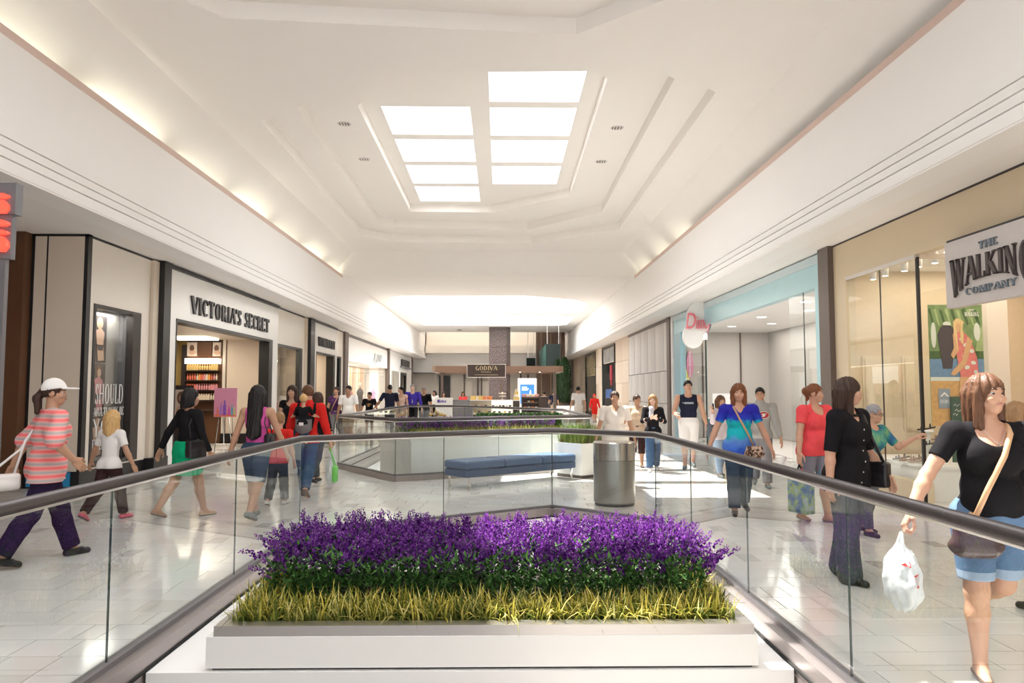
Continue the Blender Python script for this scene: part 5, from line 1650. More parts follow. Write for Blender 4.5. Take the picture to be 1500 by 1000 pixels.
# blue screen
t = thing('advert_screen', 'blue lit advert screen on a white stand right of the granite column', 'screen', (1.5, 44.0, 0))
MB().box(1.02, 44.0, .0, 2.12, 44.15, 2.35).build('housing', M['white'], t)
MB().rect(FW(44.0), 1.16, .85, 1.98, 1.98, 0, .012).build('display', mat('blue_screen', (.03, .12, .45), .3, emit=(.05, .24, .75), estr=.9, var=.3, scale=3), t)
q = MB()
pl = FW(43.985)
for zz, a, b in ((1.80, 1.26, 1.56), (1.70, 1.26, 1.66), (1.63, 1.26, 1.6)):
    q.rect(pl, a, zz, b, zz + .05, 0, .004)
q.flat(pl, [(1.72, 1.62), (1.78, 1.68), (1.80, 1.5), (1.74, 1.05), (1.68, 1.05), (1.70, 1.4)], 0, .004)
q.build('screen_lettering', mat('screen_white', (1, 1, 1), .4, emit=(.8, .9, 1), estr=.8), t)
# slatted walnut wall
t = thing('slatted_wall', 'tall walnut wall of upright slats at the far right corner', 'wall', (3.6, 56.5, 0))
MB().box(2.7, 56.8, 0, 4.9, 56.95, 6.6).build('backing', choc, t)
sl = MB().box(-.055, -.05, 0, .055, .05, 6.6)
sme = [sl.data('slat', wood), sl.data('slat', mat('pale_walnut', (.33, .22, .15), .45, var=.2, scale=4, stretch=(6, 6, 1)))]
for i in range(15):
    link_copy(sme[1 if i % 5 == 2 else 0], 'slat', t, (2.78 + i * .147 - 3.6, 56.74 - 56.5 - .004 * (i % 2), 0))
# hanging dark green boxes
gb = mat('green_canvas', (.012, .075, .062), .7, var=.12)
gd = mat('dark_green_canvas', (.006, .014, .013), .8, var=.2)
for lab, x0, x1, y0, y1, z0, z1 in (('larger hanging dark green box lantern over the far right walkway', 2.92, 3.86, 48.2, 57.0, 3.02, 4.62), ('smaller hanging dark green box lantern behind the larger one', 1.95, 2.6, 55.6, 56.4, 3.25, 4.05)):
    s = thing('box_lantern', lab, 'lantern', ((x0 + x1) / 2, y0, z0))
    mb = MB()
    mb.face([(x0, y0, z0), (x1, y0, z0), (x1, y0, z1), (x0, y0, z1)], 1).face([(x0, y1, z0), (x0, y0, z0), (x0, y0, z1), (x0, y1, z1)], 0).face([(x1, y0, z0), (x1, y1, z0), (x1, y1, z1), (x1, y0, z1)], 0).face([(x1, y1, z0), (x0, y1, z0), (x0, y1, z1), (x1, y1, z1)], 1)
    mb.face([(x0, y0, z1), (x1, y0, z1), (x1, y1, z1), (x0, y1, z1)], 1)
    mb.build('canvas_box', [gb, gd], s)
    MB().box(x0 - .03, y0 - .03, z0 - .08, x1 + .03, y1 + .03, z0 + .02).build('bottom_frame', gb, s)
    for x in (x0 + .1, x1 - .1):
        for yy in (y0 + .1, y1 - .1):
            MB().tube([(x, yy, z1 - .01), (x, yy, 6.0 if yy < 55 else 6.9)], .02, 6).build('hanger_cable', M['steel'], s)
# clipped columnar evergreens in a white trough
def cypress(lab, x, y, h, w):
    s = thing('columnar_evergreen', lab, 'shrub', (x, y, .75))
    MB().tube([(x, y, .70), (x, y, 1.2)], .05, 8).build('trunk', STEM, s)
    core = MB().lathe([(w * .55, .9), (w * .85, 1.4), (w * .9, h * .5), (w * .75, h * .8), (w * .3, h - .1)], (x, y, 0), 12)
    core.build('inner_foliage', mat('evergreen_core', (.008, .022, .008), .9), s)
    mb = MB()
    for _ in range(2600):
        z = r.uniform(.85, h)
        u = (z - .85) / (h - .85)
        rad = w * (.6 + 1.1 * u) if u < .35 else w * (1.0 - .12 * (u - .35)) * (1 if u < .8 else max(.12, 1 - (u - .8) * 4.2))
        a = r.uniform(0, 6.28)
        leaf(mb, x + rad * math.cos(a), y + rad * math.sin(a), z, r.uniform(.10, .2), a + r.uniform(-.5, .5), r.uniform(.7, 1.4), .022)
    tag(mb.build('foliage', ramp_mat('evergreen_leaf', [(0, (.010, .03, .010)), (.5, (.022, .055, .018)), (1, (.05, .09, .03))], .6, 'island'), s), kind='stuff')
cypress('taller columnar evergreen in the white trough at the far right corner', 3.98, 46.5, 3.62, .32)
cypress('columnar evergreen behind and left of the taller one', 3.62, 47.3, 3.5, .26)
t = thing('evergreen_trough', 'low white trough under the columnar evergreens', 'planter', (3.9, 46.9, 0))
MB().box(3.4, 46.0, 0, 4.5, 47.9, .70).build('box', M['white'], t)
MB().box(3.45, 46.05, .70, 4.45, 47.85, .74).build('soil', SOIL, t)
# low shops behind the kiosk
t = thing('back_shops', 'pale food court front with dark doorway behind the kiosk', 'storefront', (-2, 60, 0))
MB().box(-9, 60.6, 3.1, 4.9, 60.8, 4.6).build('fascia', M['white'], t)
MB().box(-9, 60.5, 3.0, 2.4, 60.62, 3.1).build('grey_rail', M['grey'], t)  # plain grey rail along the bottom of the fascia
MB().box(-9, 61.6, 0, 4.9, 61.7, 3.1).build('back_panel', mat('court_wall', (.70, .64, .57), .5, var=.06, scale=1.5), t)
MB().box(-5.0, 61.4, 0, -4.1, 61.58, 2.85).build('dark_doorway', M['black'], t)
for x in (-3.0, -1.9, -1.6, 1.6, 2.2):
    MB().box(x, 61.3, 0, x + .12, 61.5, 3.0).build('pilaster', M['taupe'], t)
for x in (-2.6, -1.2, .2):
    MB().box(x - .5, 61.45, 1.2, x + .3, 61.58, 2.4).build('menu_panel', M['creamw'], t)
lamp('AREA', 'court_light', (-1, 58.5, 6.7), 260, (1, .93, .82), 10, 4.5, aim=(0, 0, -1))
t = thing('bulkhead', 'stepped cream bulkhead over the far food court', 'bulkhead', (-2, 58.5, 4.6))
MB().box(-5.9, 59.2, 4.6, 4.8, 60.58, 5.2).box(-5.9, 59.8, 5.2, 4.8, 60.58, 6.85).build('body', M['creamw'], t)
# ================================================================== PEOPLE
# Bodies and clothes are grown from a posed skeleton as smooth blends of tapered limbs, then meshed as one surface.

class Field:
    def __init__(s, lo, hi, h):
        s.h = h
        s.lo = np.array(lo, float)
        n = np.ceil((np.array(hi) - s.lo) / h).astype(int) + 1
        s.F = np.full(tuple(n), 0.5, np.float32)
        s.ax = [(s.lo[i] + np.arange(n[i]) * h).astype(np.float32) for i in range(3)]
    def win(s, lo, hi):
        sl, g = [], []
        for i in range(3):
            a = max(0, int((lo[i] - s.lo[i]) / s.h))
            b = min(s.F.shape[i], int((hi[i] - s.lo[i]) / s.h) + 2)
            sl.append(slice(a, max(a, b)))
        X, Y, Z = s.ax[0][sl[0]][:, None, None], s.ax[1][sl[1]][None, :, None], s.ax[2][sl[2]][None, None, :]
        return tuple(sl), X, Y, Z
    def put(s, sl, d, k, op):
        A = s.F[sl]
        if op == 'add':
            h = np.maximum(k - np.abs(A - d), 0) / k
            s.F[sl] = np.minimum(A, d) - h * h * k * .25
        else:
            d = -d
            h = np.maximum(k - np.abs(A - d), 0) / k
            s.F[sl] = np.maximum(A, d) + h * h * k * .25
    def cap(s, a, b, ra, rb, k=.02, op='add', flat0=False, flat1=False, sq=(1, 1, 1)):
        a, b = np.array(a, float), np.array(b, float)
        m = max(ra, rb) * max(1, 1 / min(sq)) + max(k, .0) + s.h * 2
        sl, X, Y, Z = s.win(np.minimum(a, b) - m, np.maximum(a, b) + m)
        if 0 in s.F[sl].shape:
            return s
        d = b - a
        L2 = float(d @ d) + 1e-12
        px, py, pz = X - a[0], Y - a[1], Z - a[2]
        t = (px * d[0] + py * d[1] + pz * d[2]) / L2
        tc = np.clip(t, 0, 1)
        D = np.sqrt(((px - tc * d[0]) * sq[0]) ** 2 + ((py - tc * d[1]) * sq[1]) ** 2 + ((pz - tc * d[2]) * sq[2]) ** 2) - (ra + (rb - ra) * tc)
        L = L2 ** .5
        if flat1:
            D = np.maximum(D, (t - 1) * L)
        if flat0:
            D = np.maximum(D, -t * L)
        s.put(sl, D, k, op)
        return s
    def ell(s, c, r, k=.02, op='add', R=None):
        c, r = np.array(c, float), np.array(r, float)
        m = (r.max() if R is not None else r) + k + s.h * 2
        sl, X, Y, Z = s.win(c - m, c + m)
        if 0 in s.F[sl].shape:
            return s
        px, py, pz = X - c[0], Y - c[1], Z - c[2]
        if R is not None:
            R = np.array(R)
            px, py, pz = (R[0, 0] * px + R[1, 0] * py + R[2, 0] * pz, R[0, 1] * px + R[1, 1] * py + R[2, 1] * pz, R[0, 2] * px + R[1, 2] * py + R[2, 2] * pz)
        k0 = np.sqrt((px / r[0]) ** 2 + (py / r[1]) ** 2 + (pz / r[2]) ** 2) + 1e-6
        k1 = np.sqrt((px / r[0] ** 2) ** 2 + (py / r[1] ** 2) ** 2 + (pz / r[2] ** 2) ** 2) + 1e-6
        s.put(sl, k0 * (k0 - 1) / k1, k, op)
        return s
    def rbox(s, c, r, rad, k=.01, op='add', R=None):
        c, r = np.array(c, float), np.array(r, float)
        m = (np.linalg.norm(r) if R is not None else r) + k + rad + s.h * 2
        sl, X, Y, Z = s.win(c - m, c + m)
        if 0 in s.F[sl].shape:
            return s
        px, py, pz = X - c[0], Y - c[1], Z - c[2]
        if R is not None:
            R = np.array(R)
            px, py, pz = (R[0, 0] * px + R[1, 0] * py + R[2, 0] * pz, R[0, 1] * px + R[1, 1] * py + R[2, 1] * pz, R[0, 2] * px + R[1, 2] * py + R[2, 2] * pz)
        qx, qy, qz = np.abs(px) - r[0] + rad, np.abs(py) - r[1] + rad, np.abs(pz) - r[2] + rad
        D = np.sqrt(np.maximum(qx, 0) ** 2 + np.maximum(qy, 0) ** 2 + np.maximum(qz, 0) ** 2) + np.minimum(np.maximum(np.maximum(qx, qy), qz), 0) - rad
        s.put(sl, D, k, op)
        return s
    def cut(s, p, n):
        """remove everything on the side of plane p that n points to"""
        n = np.array(n, float)
        n = n / np.linalg.norm(n)
        X, Y, Z = s.ax[0][:, None, None], s.ax[1][None, :, None], s.ax[2][None, None, :]
        s.F = np.maximum(s.F, ((X - p[0]) * n[0] + (Y - p[1]) * n[1] + (Z - p[2]) * n[2]).astype(np.float32))
        return s
    def net(s):
        F = s.F
        I = F < 0
        n = F.shape
        c = np.zeros((n[0] - 1, n[1] - 1, n[2] - 1), np.int8)
        for dx in (0, 1):
            for dy in (0, 1):
                for dz in (0, 1):
                    c += I[dx:n[0] - 1 + dx, dy:n[1] - 1 + dy, dz:n[2] - 1 + dz]
        mask = (c > 0) & (c < 8)
        ids = np.argwhere(mask)
        if not len(ids):
            return np.zeros((0, 3)), np.zeros((0, 4), int)
        lut = np.full(mask.shape, -1, np.int64)
        lut[mask] = np.arange(len(ids))
        acc, cnt = np.zeros((len(ids), 3)), np.zeros(len(ids))
        C = [(x, y, z) for x in (0, 1) for y in (0, 1) for z in (0, 1)]
        for a in C:
            for ax in range(3):
                if a[ax]:
                    continue
                b = list(a)
                b[ax] = 1
                fa = F[ids[:, 0] + a[0], ids[:, 1] + a[1], ids[:, 2] + a[2]]
                fb = F[ids[:, 0] + b[0], ids[:, 1] + b[1], ids[:, 2] + b[2]]
                x = (fa < 0) != (fb < 0)
                t = np.where(x, fa / np.where(x, fa - fb, 1), 0)
                p = np.tile(np.array(a, float), (len(ids), 1))
                p[:, ax] = t
                acc += p * x[:, None]
                cnt += x
        V = (ids + acc / cnt[:, None]) * s.h + s.lo
        Q = []
        for ax in range(3):
            sa = [slice(None)] * 3
            sb = [slice(None)] * 3
            sa[ax], sb[ax] = slice(0, -1), slice(1, None)
            A, B = I[tuple(sa)], I[tuple(sb)]
            e = np.argwhere(A != B)
            u, w = [i for i in range(3) if i != ax]
            ok = (e[:, u] > 0) & (e[:, w] > 0) & (e[:, u] < n[u] - 1) & (e[:, w] < n[w] - 1)
            e = e[ok]
            def cell(du, dw):
                q = e.copy()
                q[:, u] -= du
                q[:, w] -= dw
                return lut[q[:, 0], q[:, 1], q[:, 2]]
            quad = np.stack([cell(1, 1), cell(0, 1), cell(0, 0), cell(1, 0)], 1)
            ins = A[e[:, 0], e[:, 1], e[:, 2]]
            flip = ins if ax != 1 else ~ins
            quad[~flip] = quad[~flip][:, ::-1]
            Q.append(quad)
        return V, np.concatenate(Q)

def np_mesh(name, V, Q, mats, mi=None, smooth=True):
    me = bpy.data.meshes.new(name)
    me.vertices.add(len(V))
    me.vertices.foreach_set('co', np.asarray(V, np.float32).ravel())
    me.loops.add(len(Q) * 4)
    me.loops.foreach_set('vertex_index', np.asarray(Q, np.int32).ravel())
    me.polygons.add(len(Q))
    me.polygons.foreach_set('loop_start', np.arange(0, len(Q) * 4, 4, dtype=np.int32))
    me.polygons.foreach_set('use_smooth', np.ones(len(Q), bool) if smooth else np.zeros(len(Q), bool))
    for m in mats:
        me.materials.append(m)
    if mi is not None:
        me.polygons.foreach_set('material_index', np.asarray(mi, np.int32))
    me.update(calc_edges=True)
    return me

# ---- hand templates (right hand hanging down, palm to -X, thumb to +Y), for a 1.7 m person
def make_hand(curl, spreadf=1.0, h=.0042):
    f = Field((-.075, -.06, -.21), (.05, .085, .035), h)
    f.cap((0, 0, .03), (0, 0, -.012), .024, .021, .015, sq=(1.25, 1, 1))
    f.rbox((-.002, .0, -.055), (.0135, .040, .045), .013, .02)
    f.ell((-.010, .026, -.035), (.016, .020, .03), .015)
    for y, L, dz in ((.0295, .070, -.092), (.0102, .080, -.096), (-.0095, .074, -.094), (-.0275, .056, -.088)):
        p = np.array((-.001, y, dz))
        a = curl * .5
        sp = y * .9 * spreadf
        for k, fr in enumerate((.45, .31, .24)):
            q = p + np.array((-math.sin(a), sp * .35, -math.cos(a))) * L * fr
            f.cap(p, q, .0088 - .0007 * k, .0083 - .0007 * k, .006)
            p = q
            a += curl
    p = np.array((-.008, .030, -.022))
    for q, r0, r1 in (((-.018, .056, -.052), .0125, .0105), ((-.026 - .012 * curl, .064 - .014 * curl, -.082), .0100, .0090), ((-.034 - .014 * curl, .062 - .022 * curl, -.106), .0092, .0078)):
        f.cap(p, q, r0, r1, .008)
        p = np.array(q)
    return f.net()
HANDS = {'relaxed': make_hand(.38), 'grip': make_hand(1.15, .2)}

def skinm(n, c):
    return mat('skin_' + n, c, .48, var=.06, scale=20, spec=.35)
SKIN = {'fair': skinm('fair', (.56, .315, .215)), 'tan': skinm('tan', (.47, .26, .165)), 'brown': skinm('brown', (.33, .175, .105)), 'pale': skinm('pale', (.64, .41, .31))}
def hairm(n, c):
    m = bpy.data.materials.get('hair_' + n)
    if m: return m
    c2 = tuple(min(1, x * 1.9 + .01) for x in c)
    return ramp_mat('hair_' + n, [(.2, c), (.8, c2)], .46, 'noise', 22, stretch=(5, 5, .55), bump=.35, spec=.25)
HAIR = {k: hairm(k, c) for k, c in dict(black=(.008, .006, .006), darkbrown=(.03, .014, .009), brown=(.085, .038, .018), auburn=(.13, .045, .018), blond=(.42, .26, .11), lightbrown=(.20, .11, .05), grey=(.20, .19, .20), chestnut=(.085, .038, .020)).items()}
def cloth(n, c, rough=.85, bump=.25, var=.10, bscale=24, **k):
    return mat('cloth_' + n, c, rough, var=var, bump=bump, bscale=bscale, spec=.12, **k)
EYEW = mat('eye_white', (.55, .51, .49), .3)
IRIS = mat('eye_iris', (.045, .028, .018), .2)
LIP = {k: mat('lip_' + k, c, .4) for k, c in dict(fair=(.50, .19, .17), tan=(.42, .17, .14), brown=(.28, .12, .09), pale=(.55, .24, .22)).items()}
SOLE = mat('shoe_sole', (.10, .09, .08), .7)

def rotm(yaw=0, pitch=0, roll=0):
    """yaw about z (left positive), pitch nods forward (chin down) positive"""
    return np.array(Matrix.Rotation(yaw, 3, 'Z') @ Matrix.Rotation(-pitch, 3, 'X') @ Matrix.Rotation(roll, 3, 'Y'))

class Person:
    """facing +Y, right side +X, feet on z=0"""
    def __init__(s, label, x, y, h, face, legs=((20, 4), (-16, 24)), armR=(8, 10, 14, 2), armL=(-8, 10, 14, 2), head=(0, 0), fem=True, w=1.0, belly=0.0, bust=None, skin='fair', vox=.012, lean=3, hs=1.0, handR='relaxed', handL='relaxed', group=None, name='person', stance=1.0, detail=True, twist=0, noarmhands=False, lift=0.0):
        s.h, s.fem, s.w, s.belly, s.vox, s.hs = h, fem, w, belly, vox, hs
        s.bust = (1.0 if fem else 0.0) if bust is None else bust
        s.skin = skin
        s.root = thing(name, label, 'person', (x, y, lift), group, rz=math.radians(face))
        H = h
        s.hw = (.052 if fem else .048) * H * (0.5 + .5 * w) * stance
        s.sw = (.102 if fem else .116) * H * (.6 + .4 * w)
        hip0 = np.array((0, 0, 0.0))
        s.hip, s.knee, s.ank = {}, {}, {}
        for sd, (a, k) in zip((1, -1), legs):
            a, k = math.radians(a), math.radians(k)
            p = np.array((sd * s.hw, 0, 0.0))
            s.hip[sd] = p
            s.knee[sd] = p + .245 * H * np.array((0, math.sin(a), -math.cos(a)))
            s.ank[sd] = s.knee[sd] + .235 * H * np.array((sd * .0, math.sin(a - k), -math.cos(a - k)))
        low = min(s.ank[1][2], s.ank[-1][2])
        up = .046 * H - low
        for d in (s.hip, s.knee, s.ank):
            for k in d:
                d[k] = d[k] + np.array((0, 0, up))
        s.P0 = np.array((0, 0, up))
        s.shear = {}
        la = math.radians(lean)
        tw = math.radians(twist)
        def T(p):
            p = np.array(p, float)
            c, n = math.cos(tw * min(1, max(0, p[2] / (.25 * H)))), math.sin(tw * min(1, max(0, p[2] / (.25 * H))))
            p = np.array((p[0] * c - p[1] * n, p[0] * n + p[1] * c, p[2]))
            return s.P0 + np.array((p[0], p[1] * math.cos(la) + p[2] * math.sin(la), -p[1] * math.sin(la) + p[2] * math.cos(la)))
        s.T = T
        s.Rt = np.array(Matrix.Rotation(-la, 3, 'X') @ Matrix.Rotation(tw, 3, 'Z'))
        s.sh, s.elb, s.wri = {}, {}, {}
        for sd, (sw_, ab, be, inw) in zip((1, -1), (armR, armL)):
            S = T((sd * s.sw, 0, .283 * H))
            sw_, ab, be, inw = (math.radians(v) for v in (sw_, ab, be, inw))
            u = np.array((sd * math.sin(ab), math.cos(ab) * math.sin(sw_), -math.cos(ab) * math.cos(sw_)))
            f = np.array((sd * math.sin(ab - inw), math.cos(ab - inw) * math.sin(sw_ + be), -math.cos(ab - inw) * math.cos(sw_ + be)))
            c, n = math.cos(tw), math.sin(tw)
            rot = lambda v: np.array((v[0] * c - v[1] * n, v[0] * n + v[1] * c, v[2]))
            u, f = rot(u), rot(f)
            s.sh[sd], s.elb[sd] = S, S + u * .172 * H
            s.wri[sd] = s.elb[sd] + f * .142 * H
            s.shear[sd] = f
        # head frame
        s.N = T((0, .004 * H, .306 * H))
        s.Rh = rotm(math.radians(head[0]), math.radians(head[1]))
        s.U = H * hs * .95
        s.Hd = lambda p: s.N + s.Rh @ (np.array(p, float) * s.U)
        pts = [*s.ank.values(), *s.knee.values(), *s.elb.values(), *s.wri.values(), s.Hd((0, 0, .18)), *s.sh.values(), s.P0]
        m = .145 * H
        s.lo = np.min(pts, 0) - m
        s.hi = np.max(pts, 0) + m * .75
        s.lo[2] = -.03
        s._body(handR, handL, detail, noarmhands)
    def grid(s, lo=None, hi=None, v=None):
        return Field(s.lo if lo is None else lo, s.hi if hi is None else hi, v or s.vox)
    def torso(s, f, e=0.0, k=.03, neck=False, loose=1.0):
        H, T, w = s.h, s.T, s.w
        wl_ = loose
        f.ell(T((0, -.004 * H, .012 * H)), np.array(((.088 if s.fem else .083) * w, .066 * (.6 + .4 * w), .066)) * H * np.array((wl_, wl_, 1)) + e, k)
        for sd in (1, -1):
            f.ell(T((sd * .042 * H * w, -.030 * H, -.012 * H)), np.array((.048 * w, .048, .052)) * H + e, k)
        f.ell(T((0, 0, .10 * H)), np.array(((.074 if s.fem else .080) * w, .056 * (.5 + .5 * w), .085)) * H * np.array((wl_, wl_, 1)) + e, k)
        if s.belly:
            f.ell(T((0, .024 * H * (1 + s.belly), .075 * H)), np.array((.075 * w, .045 + .03 * s.belly, .075)) * H + e, k)
        f.ell(T((0, .0, .205 * H)), np.array(((.085 if s.fem else .096) * (.55 + .45 * w), .064 * (.6 + .4 * w), .105)) * H + e, k)
        f.cap(T((-s.sw + .016 * H, -.002 * H, .277 * H)), T((s.sw - .016 * H, -.002 * H, .277 * H)), .036 * H + e, .036 * H + e, k)
        for sd in (1, -1):
            f.cap(T((sd * .062 * H, -.006 * H, .283 * H)), T((sd * .012 * H, -.004 * H, .306 * H)), .024 * H + e, .024 * H + e, k)
            if s.bust:
                f.ell(T((sd * .040 * H * (.5 + .5 * w), .050 * H * (.55 + .45 * w), .207 * H)), np.array((.040, .028 * s.bust, .042)) * H * (.7 + .3 * w) + e, k * 1.5)
    def leg(s, f, sd, e=0.0, frac=1.0, k=.025, r=None):
        """frac: 0..1 down thigh, 1..2 down shin"""
        H, w = s.h, .55 + .45 * s.w
        A, K, N = s.hip[sd], s.knee[sd], s.ank[sd]
        r = r or (.054 * w, .037, .036, .0215)
        if frac <= 1:
            f.cap(A, A + (K - A) * frac, r[0] * H + e, (r[0] + (r[1] - r[0]) * frac) * H + e, k, flat1=True)
        else:
            f.cap(A, K, r[0] * H + e, r[1] * H + e, k)
            C = K + (N - K) * .32 + np.array((0, -.006 * H, 0))
            t = frac - 1
            if t >= .99:
                f.cap(K, C, r[1] * H + e, r[2] * H + e, k)
                f.cap(C, N, r[2] * H + e, r[3] * H + e, k, flat1=False)
            elif t <= .32:
                f.cap(K, K + (C - K) * (t / .32), r[1] * H + e, r[2] * H + e, k, flat1=True)
            else:
                f.cap(K, C, r[1] * H + e, r[2] * H + e, k)
                u = (t - .32) / .68
                f.cap(C, C + (N - C) * u, r[2] * H + e, (r[2] + (r[3] - r[2]) * u) * H + e, k, flat1=True)
    def arm(s, f, sd, e=0.0, frac=2.0, k=.02):
        H, w = s.h, .6 + .4 * s.w
        A, E, W = s.sh[sd], s.elb[sd], s.wri[sd]
        a, b, c = (.030 if s.fem else .034) * w, (.0225 if s.fem else .026), .0165
        f.ell(A, np.array((.031 * w,) * 3) * H + e, k)
        if frac <= 1:
            f.cap(A, A + (E - A) * frac, a * H + e, (a + (b - a) * frac) * H + e, k, flat1=True)
        else:
            f.cap(A, E, a * H + e, b * H + e, k)
            t = frac - 1
            M = E + (W - E) * .3
            if t >= .99:
                f.cap(E, M, b * H + e, b * 1.06 * H + e, k)
                f.cap(M, W, b * 1.06 * H + e, c * H + e, k)
            else:
                f.cap(E, E + (W - E) * t, b * H + e, (b + (c - b) * t) * H + e, k, flat1=True)
    def feetp(s):
        out = {}
        H = s.h
        for sd in (1, -1):
            N = s.ank[sd]
            ex = max(0, N[2] - .046 * H)
            pit = math.asin(min(.9, ex / (.11 * H))) if N[1] < s.ank[-sd][1] else -min(.35, ex / (.1 * H))
            R = np.array(Matrix.Rotation(-pit, 3, 'X') @ Matrix.Rotation(-sd * .10, 3, 'Z'))
            out[sd] = (N, R)
        return out
    def head_prims(s, f, e=0.0, k=.012):
        U = s.U
        f.ell(s.Hd((0, -.004, .125)), np.array((.0455, .057, .057)) * U + e, k, R=s.Rh)
        f.ell(s.Hd((0, .014, .095)), np.array((.0385, .044, .052)) * U + e, k, R=s.Rh)
        f.ell(s.Hd((0, .028, .062)), np.array((.0235, .024, .022)) * U + e, k * 1.4, R=s.Rh)
    def _body(s, handR, handL, detail, nohands):
        H, U = s.h, s.U
        f = s.grid()
        s.torso(f)
        f.cap(s.T((0, -.006 * H, .275 * H)), s.Hd((0, -.006, .075)), .033 * H if s.fem else .038 * H, (.031 if s.fem else .036) * H, .02)
        s.head_prims(f)
        # nose, brow, cheeks, ears, sockets
        f.cap(s.Hd((0, .0535, .112)), s.Hd((0, .0605, .0915)), .0045 * U, .0075 * U, .008)
        f.ell(s.Hd((0, .046, .127)), np.array((.026, .012, .006)) * U, .012, R=s.Rh)
        for sd in (1, -1):
            f.ell(s.Hd((sd * .0185, .059, .1135)), np.array((.0105, .010, .0068)) * U, .008, op='sub', R=s.Rh)
            f.ell(s.Hd((sd * .024, .043, .093)), np.array((.015, .013, .013)) * U, .012, R=s.Rh)
            f.ell(s.Hd((sd * .045, -.006, .105)), np.array((.0065, .013, .0185)) * U, .006, R=s.Rh)
        f.ell(s.Hd((0, .050, .0745)), np.array((.014, .010, .009)) * U, .008, R=s.Rh)
        for sd in (1, -1):
            s.leg(f, sd, 0.0, 2.0)
            s.arm(f, sd)
            N, R = s.feetp()[sd]
            p = lambda q: N + R @ (np.array(q) * H)
            f.cap(p((0, -.018, -.024)), p((sd * .004, .085, -.034)), .021 * H, .0155 * H, .015, sq=(1, 1, 1))
            f.cap(p((0, 0, 0)), p((0, .035, -.022)), .0195 * H, .018 * H, .02)
        V, Q = f.net()
        Vs, Qs, b = [V], [Q], len(V)
        if not nohands:
            sc = H / 1.7 * (1.0 if s.fem else 1.08)
            for sd, hn in ((1, handR), (-1, handL)):
                hv, hq = HANDS[hn]
                hv = hv.copy()
                if sd < 0:
                    hv[:, 0] *= -1
                    hq = hq[:, ::-1]
                z = -s.shear[sd] / np.linalg.norm(s.shear[sd])
                yv = np.array((0.0, 1.0, 0.35))
                if abs(yv @ z) > .9 * np.linalg.norm(yv):
                    yv = np.array((-sd * .8, 0, .8))
                yv = yv - z * (yv @ z)
                yv /= np.linalg.norm(yv)
                xv = np.cross(yv, z)
                Vs.append((hv * sc) @ np.stack([xv, yv, z]) + s.wri[sd])
                Qs.append(hq + b)
                b += len(hv)
        me = np_mesh('body', np.concatenate(Vs), np.concatenate(Qs), [SKIN[s.skin]])
        s.body = link_copy(me, 'body', s.root, (0, 0, 0))
        if detail:
            for sd in (1, -1):
                mb = MB()
                c, r = s.Hd((sd * .0180, .0432, .1135)), .0090 * U
                mb.ball((0, 0, 0), r, 10)
                o = mb.build('eye', [EYEW, IRIS], s.root, smooth=True, local=True)
                fwd = Vector(s.Rh @ np.array((0, 1, 0)))
                for pl_ in o.data.polygons:
                    pl_.material_index = 1 if pl_.center.normalized().dot(fwd) > .80 else 0
                o.location = c
                g = MB().tube([s.Hd((sd * .008, .0560, .1262)), s.Hd((sd * .019, .0555, .1300)), s.Hd((sd * .0305, .0475, .1268))], [.0020 * U, .0023 * U, .0012 * U], 6)
                g.build('eyebrow', s.browm if hasattr(s, 'browm') else HAIR['darkbrown'], s.root, local=True, smooth=True)
            MB().tube([s.Hd((-.015, .0565, .0745)), s.Hd((-.006, .0605, .0765)), s.Hd((0, .0610, .0758)), s.Hd((.006, .0605, .0765)), s.Hd((.015, .0565, .0745))], [.0012 * U, .0030 * U, .0030 * U, .0030 * U, .0012 * U], 7).build('lips', LIP[s.skin], s.root, local=True, smooth=True)
    def add(s, name, f, m, label=None, mi_fn=None):
        V, Q = f.net()
        if not len(V):
            return None
        ms = m if isinstance(m, (list, tuple)) else [m]
        mi = None
        if mi_fn is not None:
            mi = mi_fn(V[Q].mean(1))
        o = link_copy(np_mesh(name, V, Q, ms, mi), name, s.root, (0, 0, 0))
        if label:
            o['label'] = label
        return o
    # ---- clothes
    def top(s, m, sleeve=.62, hem=-.02, neck='round', e=.009, name='shirt', loose=1.0, low=0.0, flare=0.0, extra=None, sl_e=None, mi_fn=None):
        """sleeve: 0 none, <=1 along the upper arm, up to 2 to the wrist; hem: height relative to the hip joint"""
        H = s.h
        e = e * H / 1.7
        f = s.grid()
        s.torso(f, e, loose=loose)
        if hem < .0:
            for sd in (1, -1):
                f.cap(s.hip[sd], s.hip[sd] + (s.knee[sd] - s.hip[sd]) * min(1, (-hem + .08) / .245), (.056 * (.55 + .45 * s.w) + flare) * H + e, (.054 * (.55 + .45 * s.w) + flare * 1.5) * H + e, .05)
        for sd in (1, -1):
            if sleeve:
                s.arm(f, sd, e if sl_e is None else sl_e * H, sleeve)
            else:
                f.ell(s.T((sd * (s.sw + .012 * H), 0, .285 * H)), np.array((.040, .075, .075)) * H, .01, op='sub')
        if extra:
            extra(s, f)
        f.cut(s.T((0, 0, hem * H)), (0, 0, -1))
        nz = .318 - low
        if neck == 'round':
            f.ell(s.T((0, .012 * H, .312 * H)), np.array((.045, .052, .030 + low)) * H, .008, op='sub')
        elif neck == 'scoop':
            f.ell(s.T((0, .045 * H, .304 * H)), np.array((.056, .062, .052 + low)) * H, .008, op='sub')
        elif neck == 'v':
            f.ell(s.T((0, .012 * H, .312 * H)), np.array((.044, .050, .030)) * H, .008, op='sub')
            f.cap(s.T((0, .06 * H, .298 * H)), s.T((0, .085 * H, (.252 - low) * H)), .036 * H, .004 * H, .006, op='sub')
        elif neck == 'high':
            f.cap(s.T((0, 0, .29 * H)), s.Hd((0, .0, .055)), .045 * H, .044 * H, .015, flat1=True)
        f.cut(s.Hd((0, 0, .05)), (0, 0, 1))
        return s.add(name, f, m, mi_fn=mi_fn)
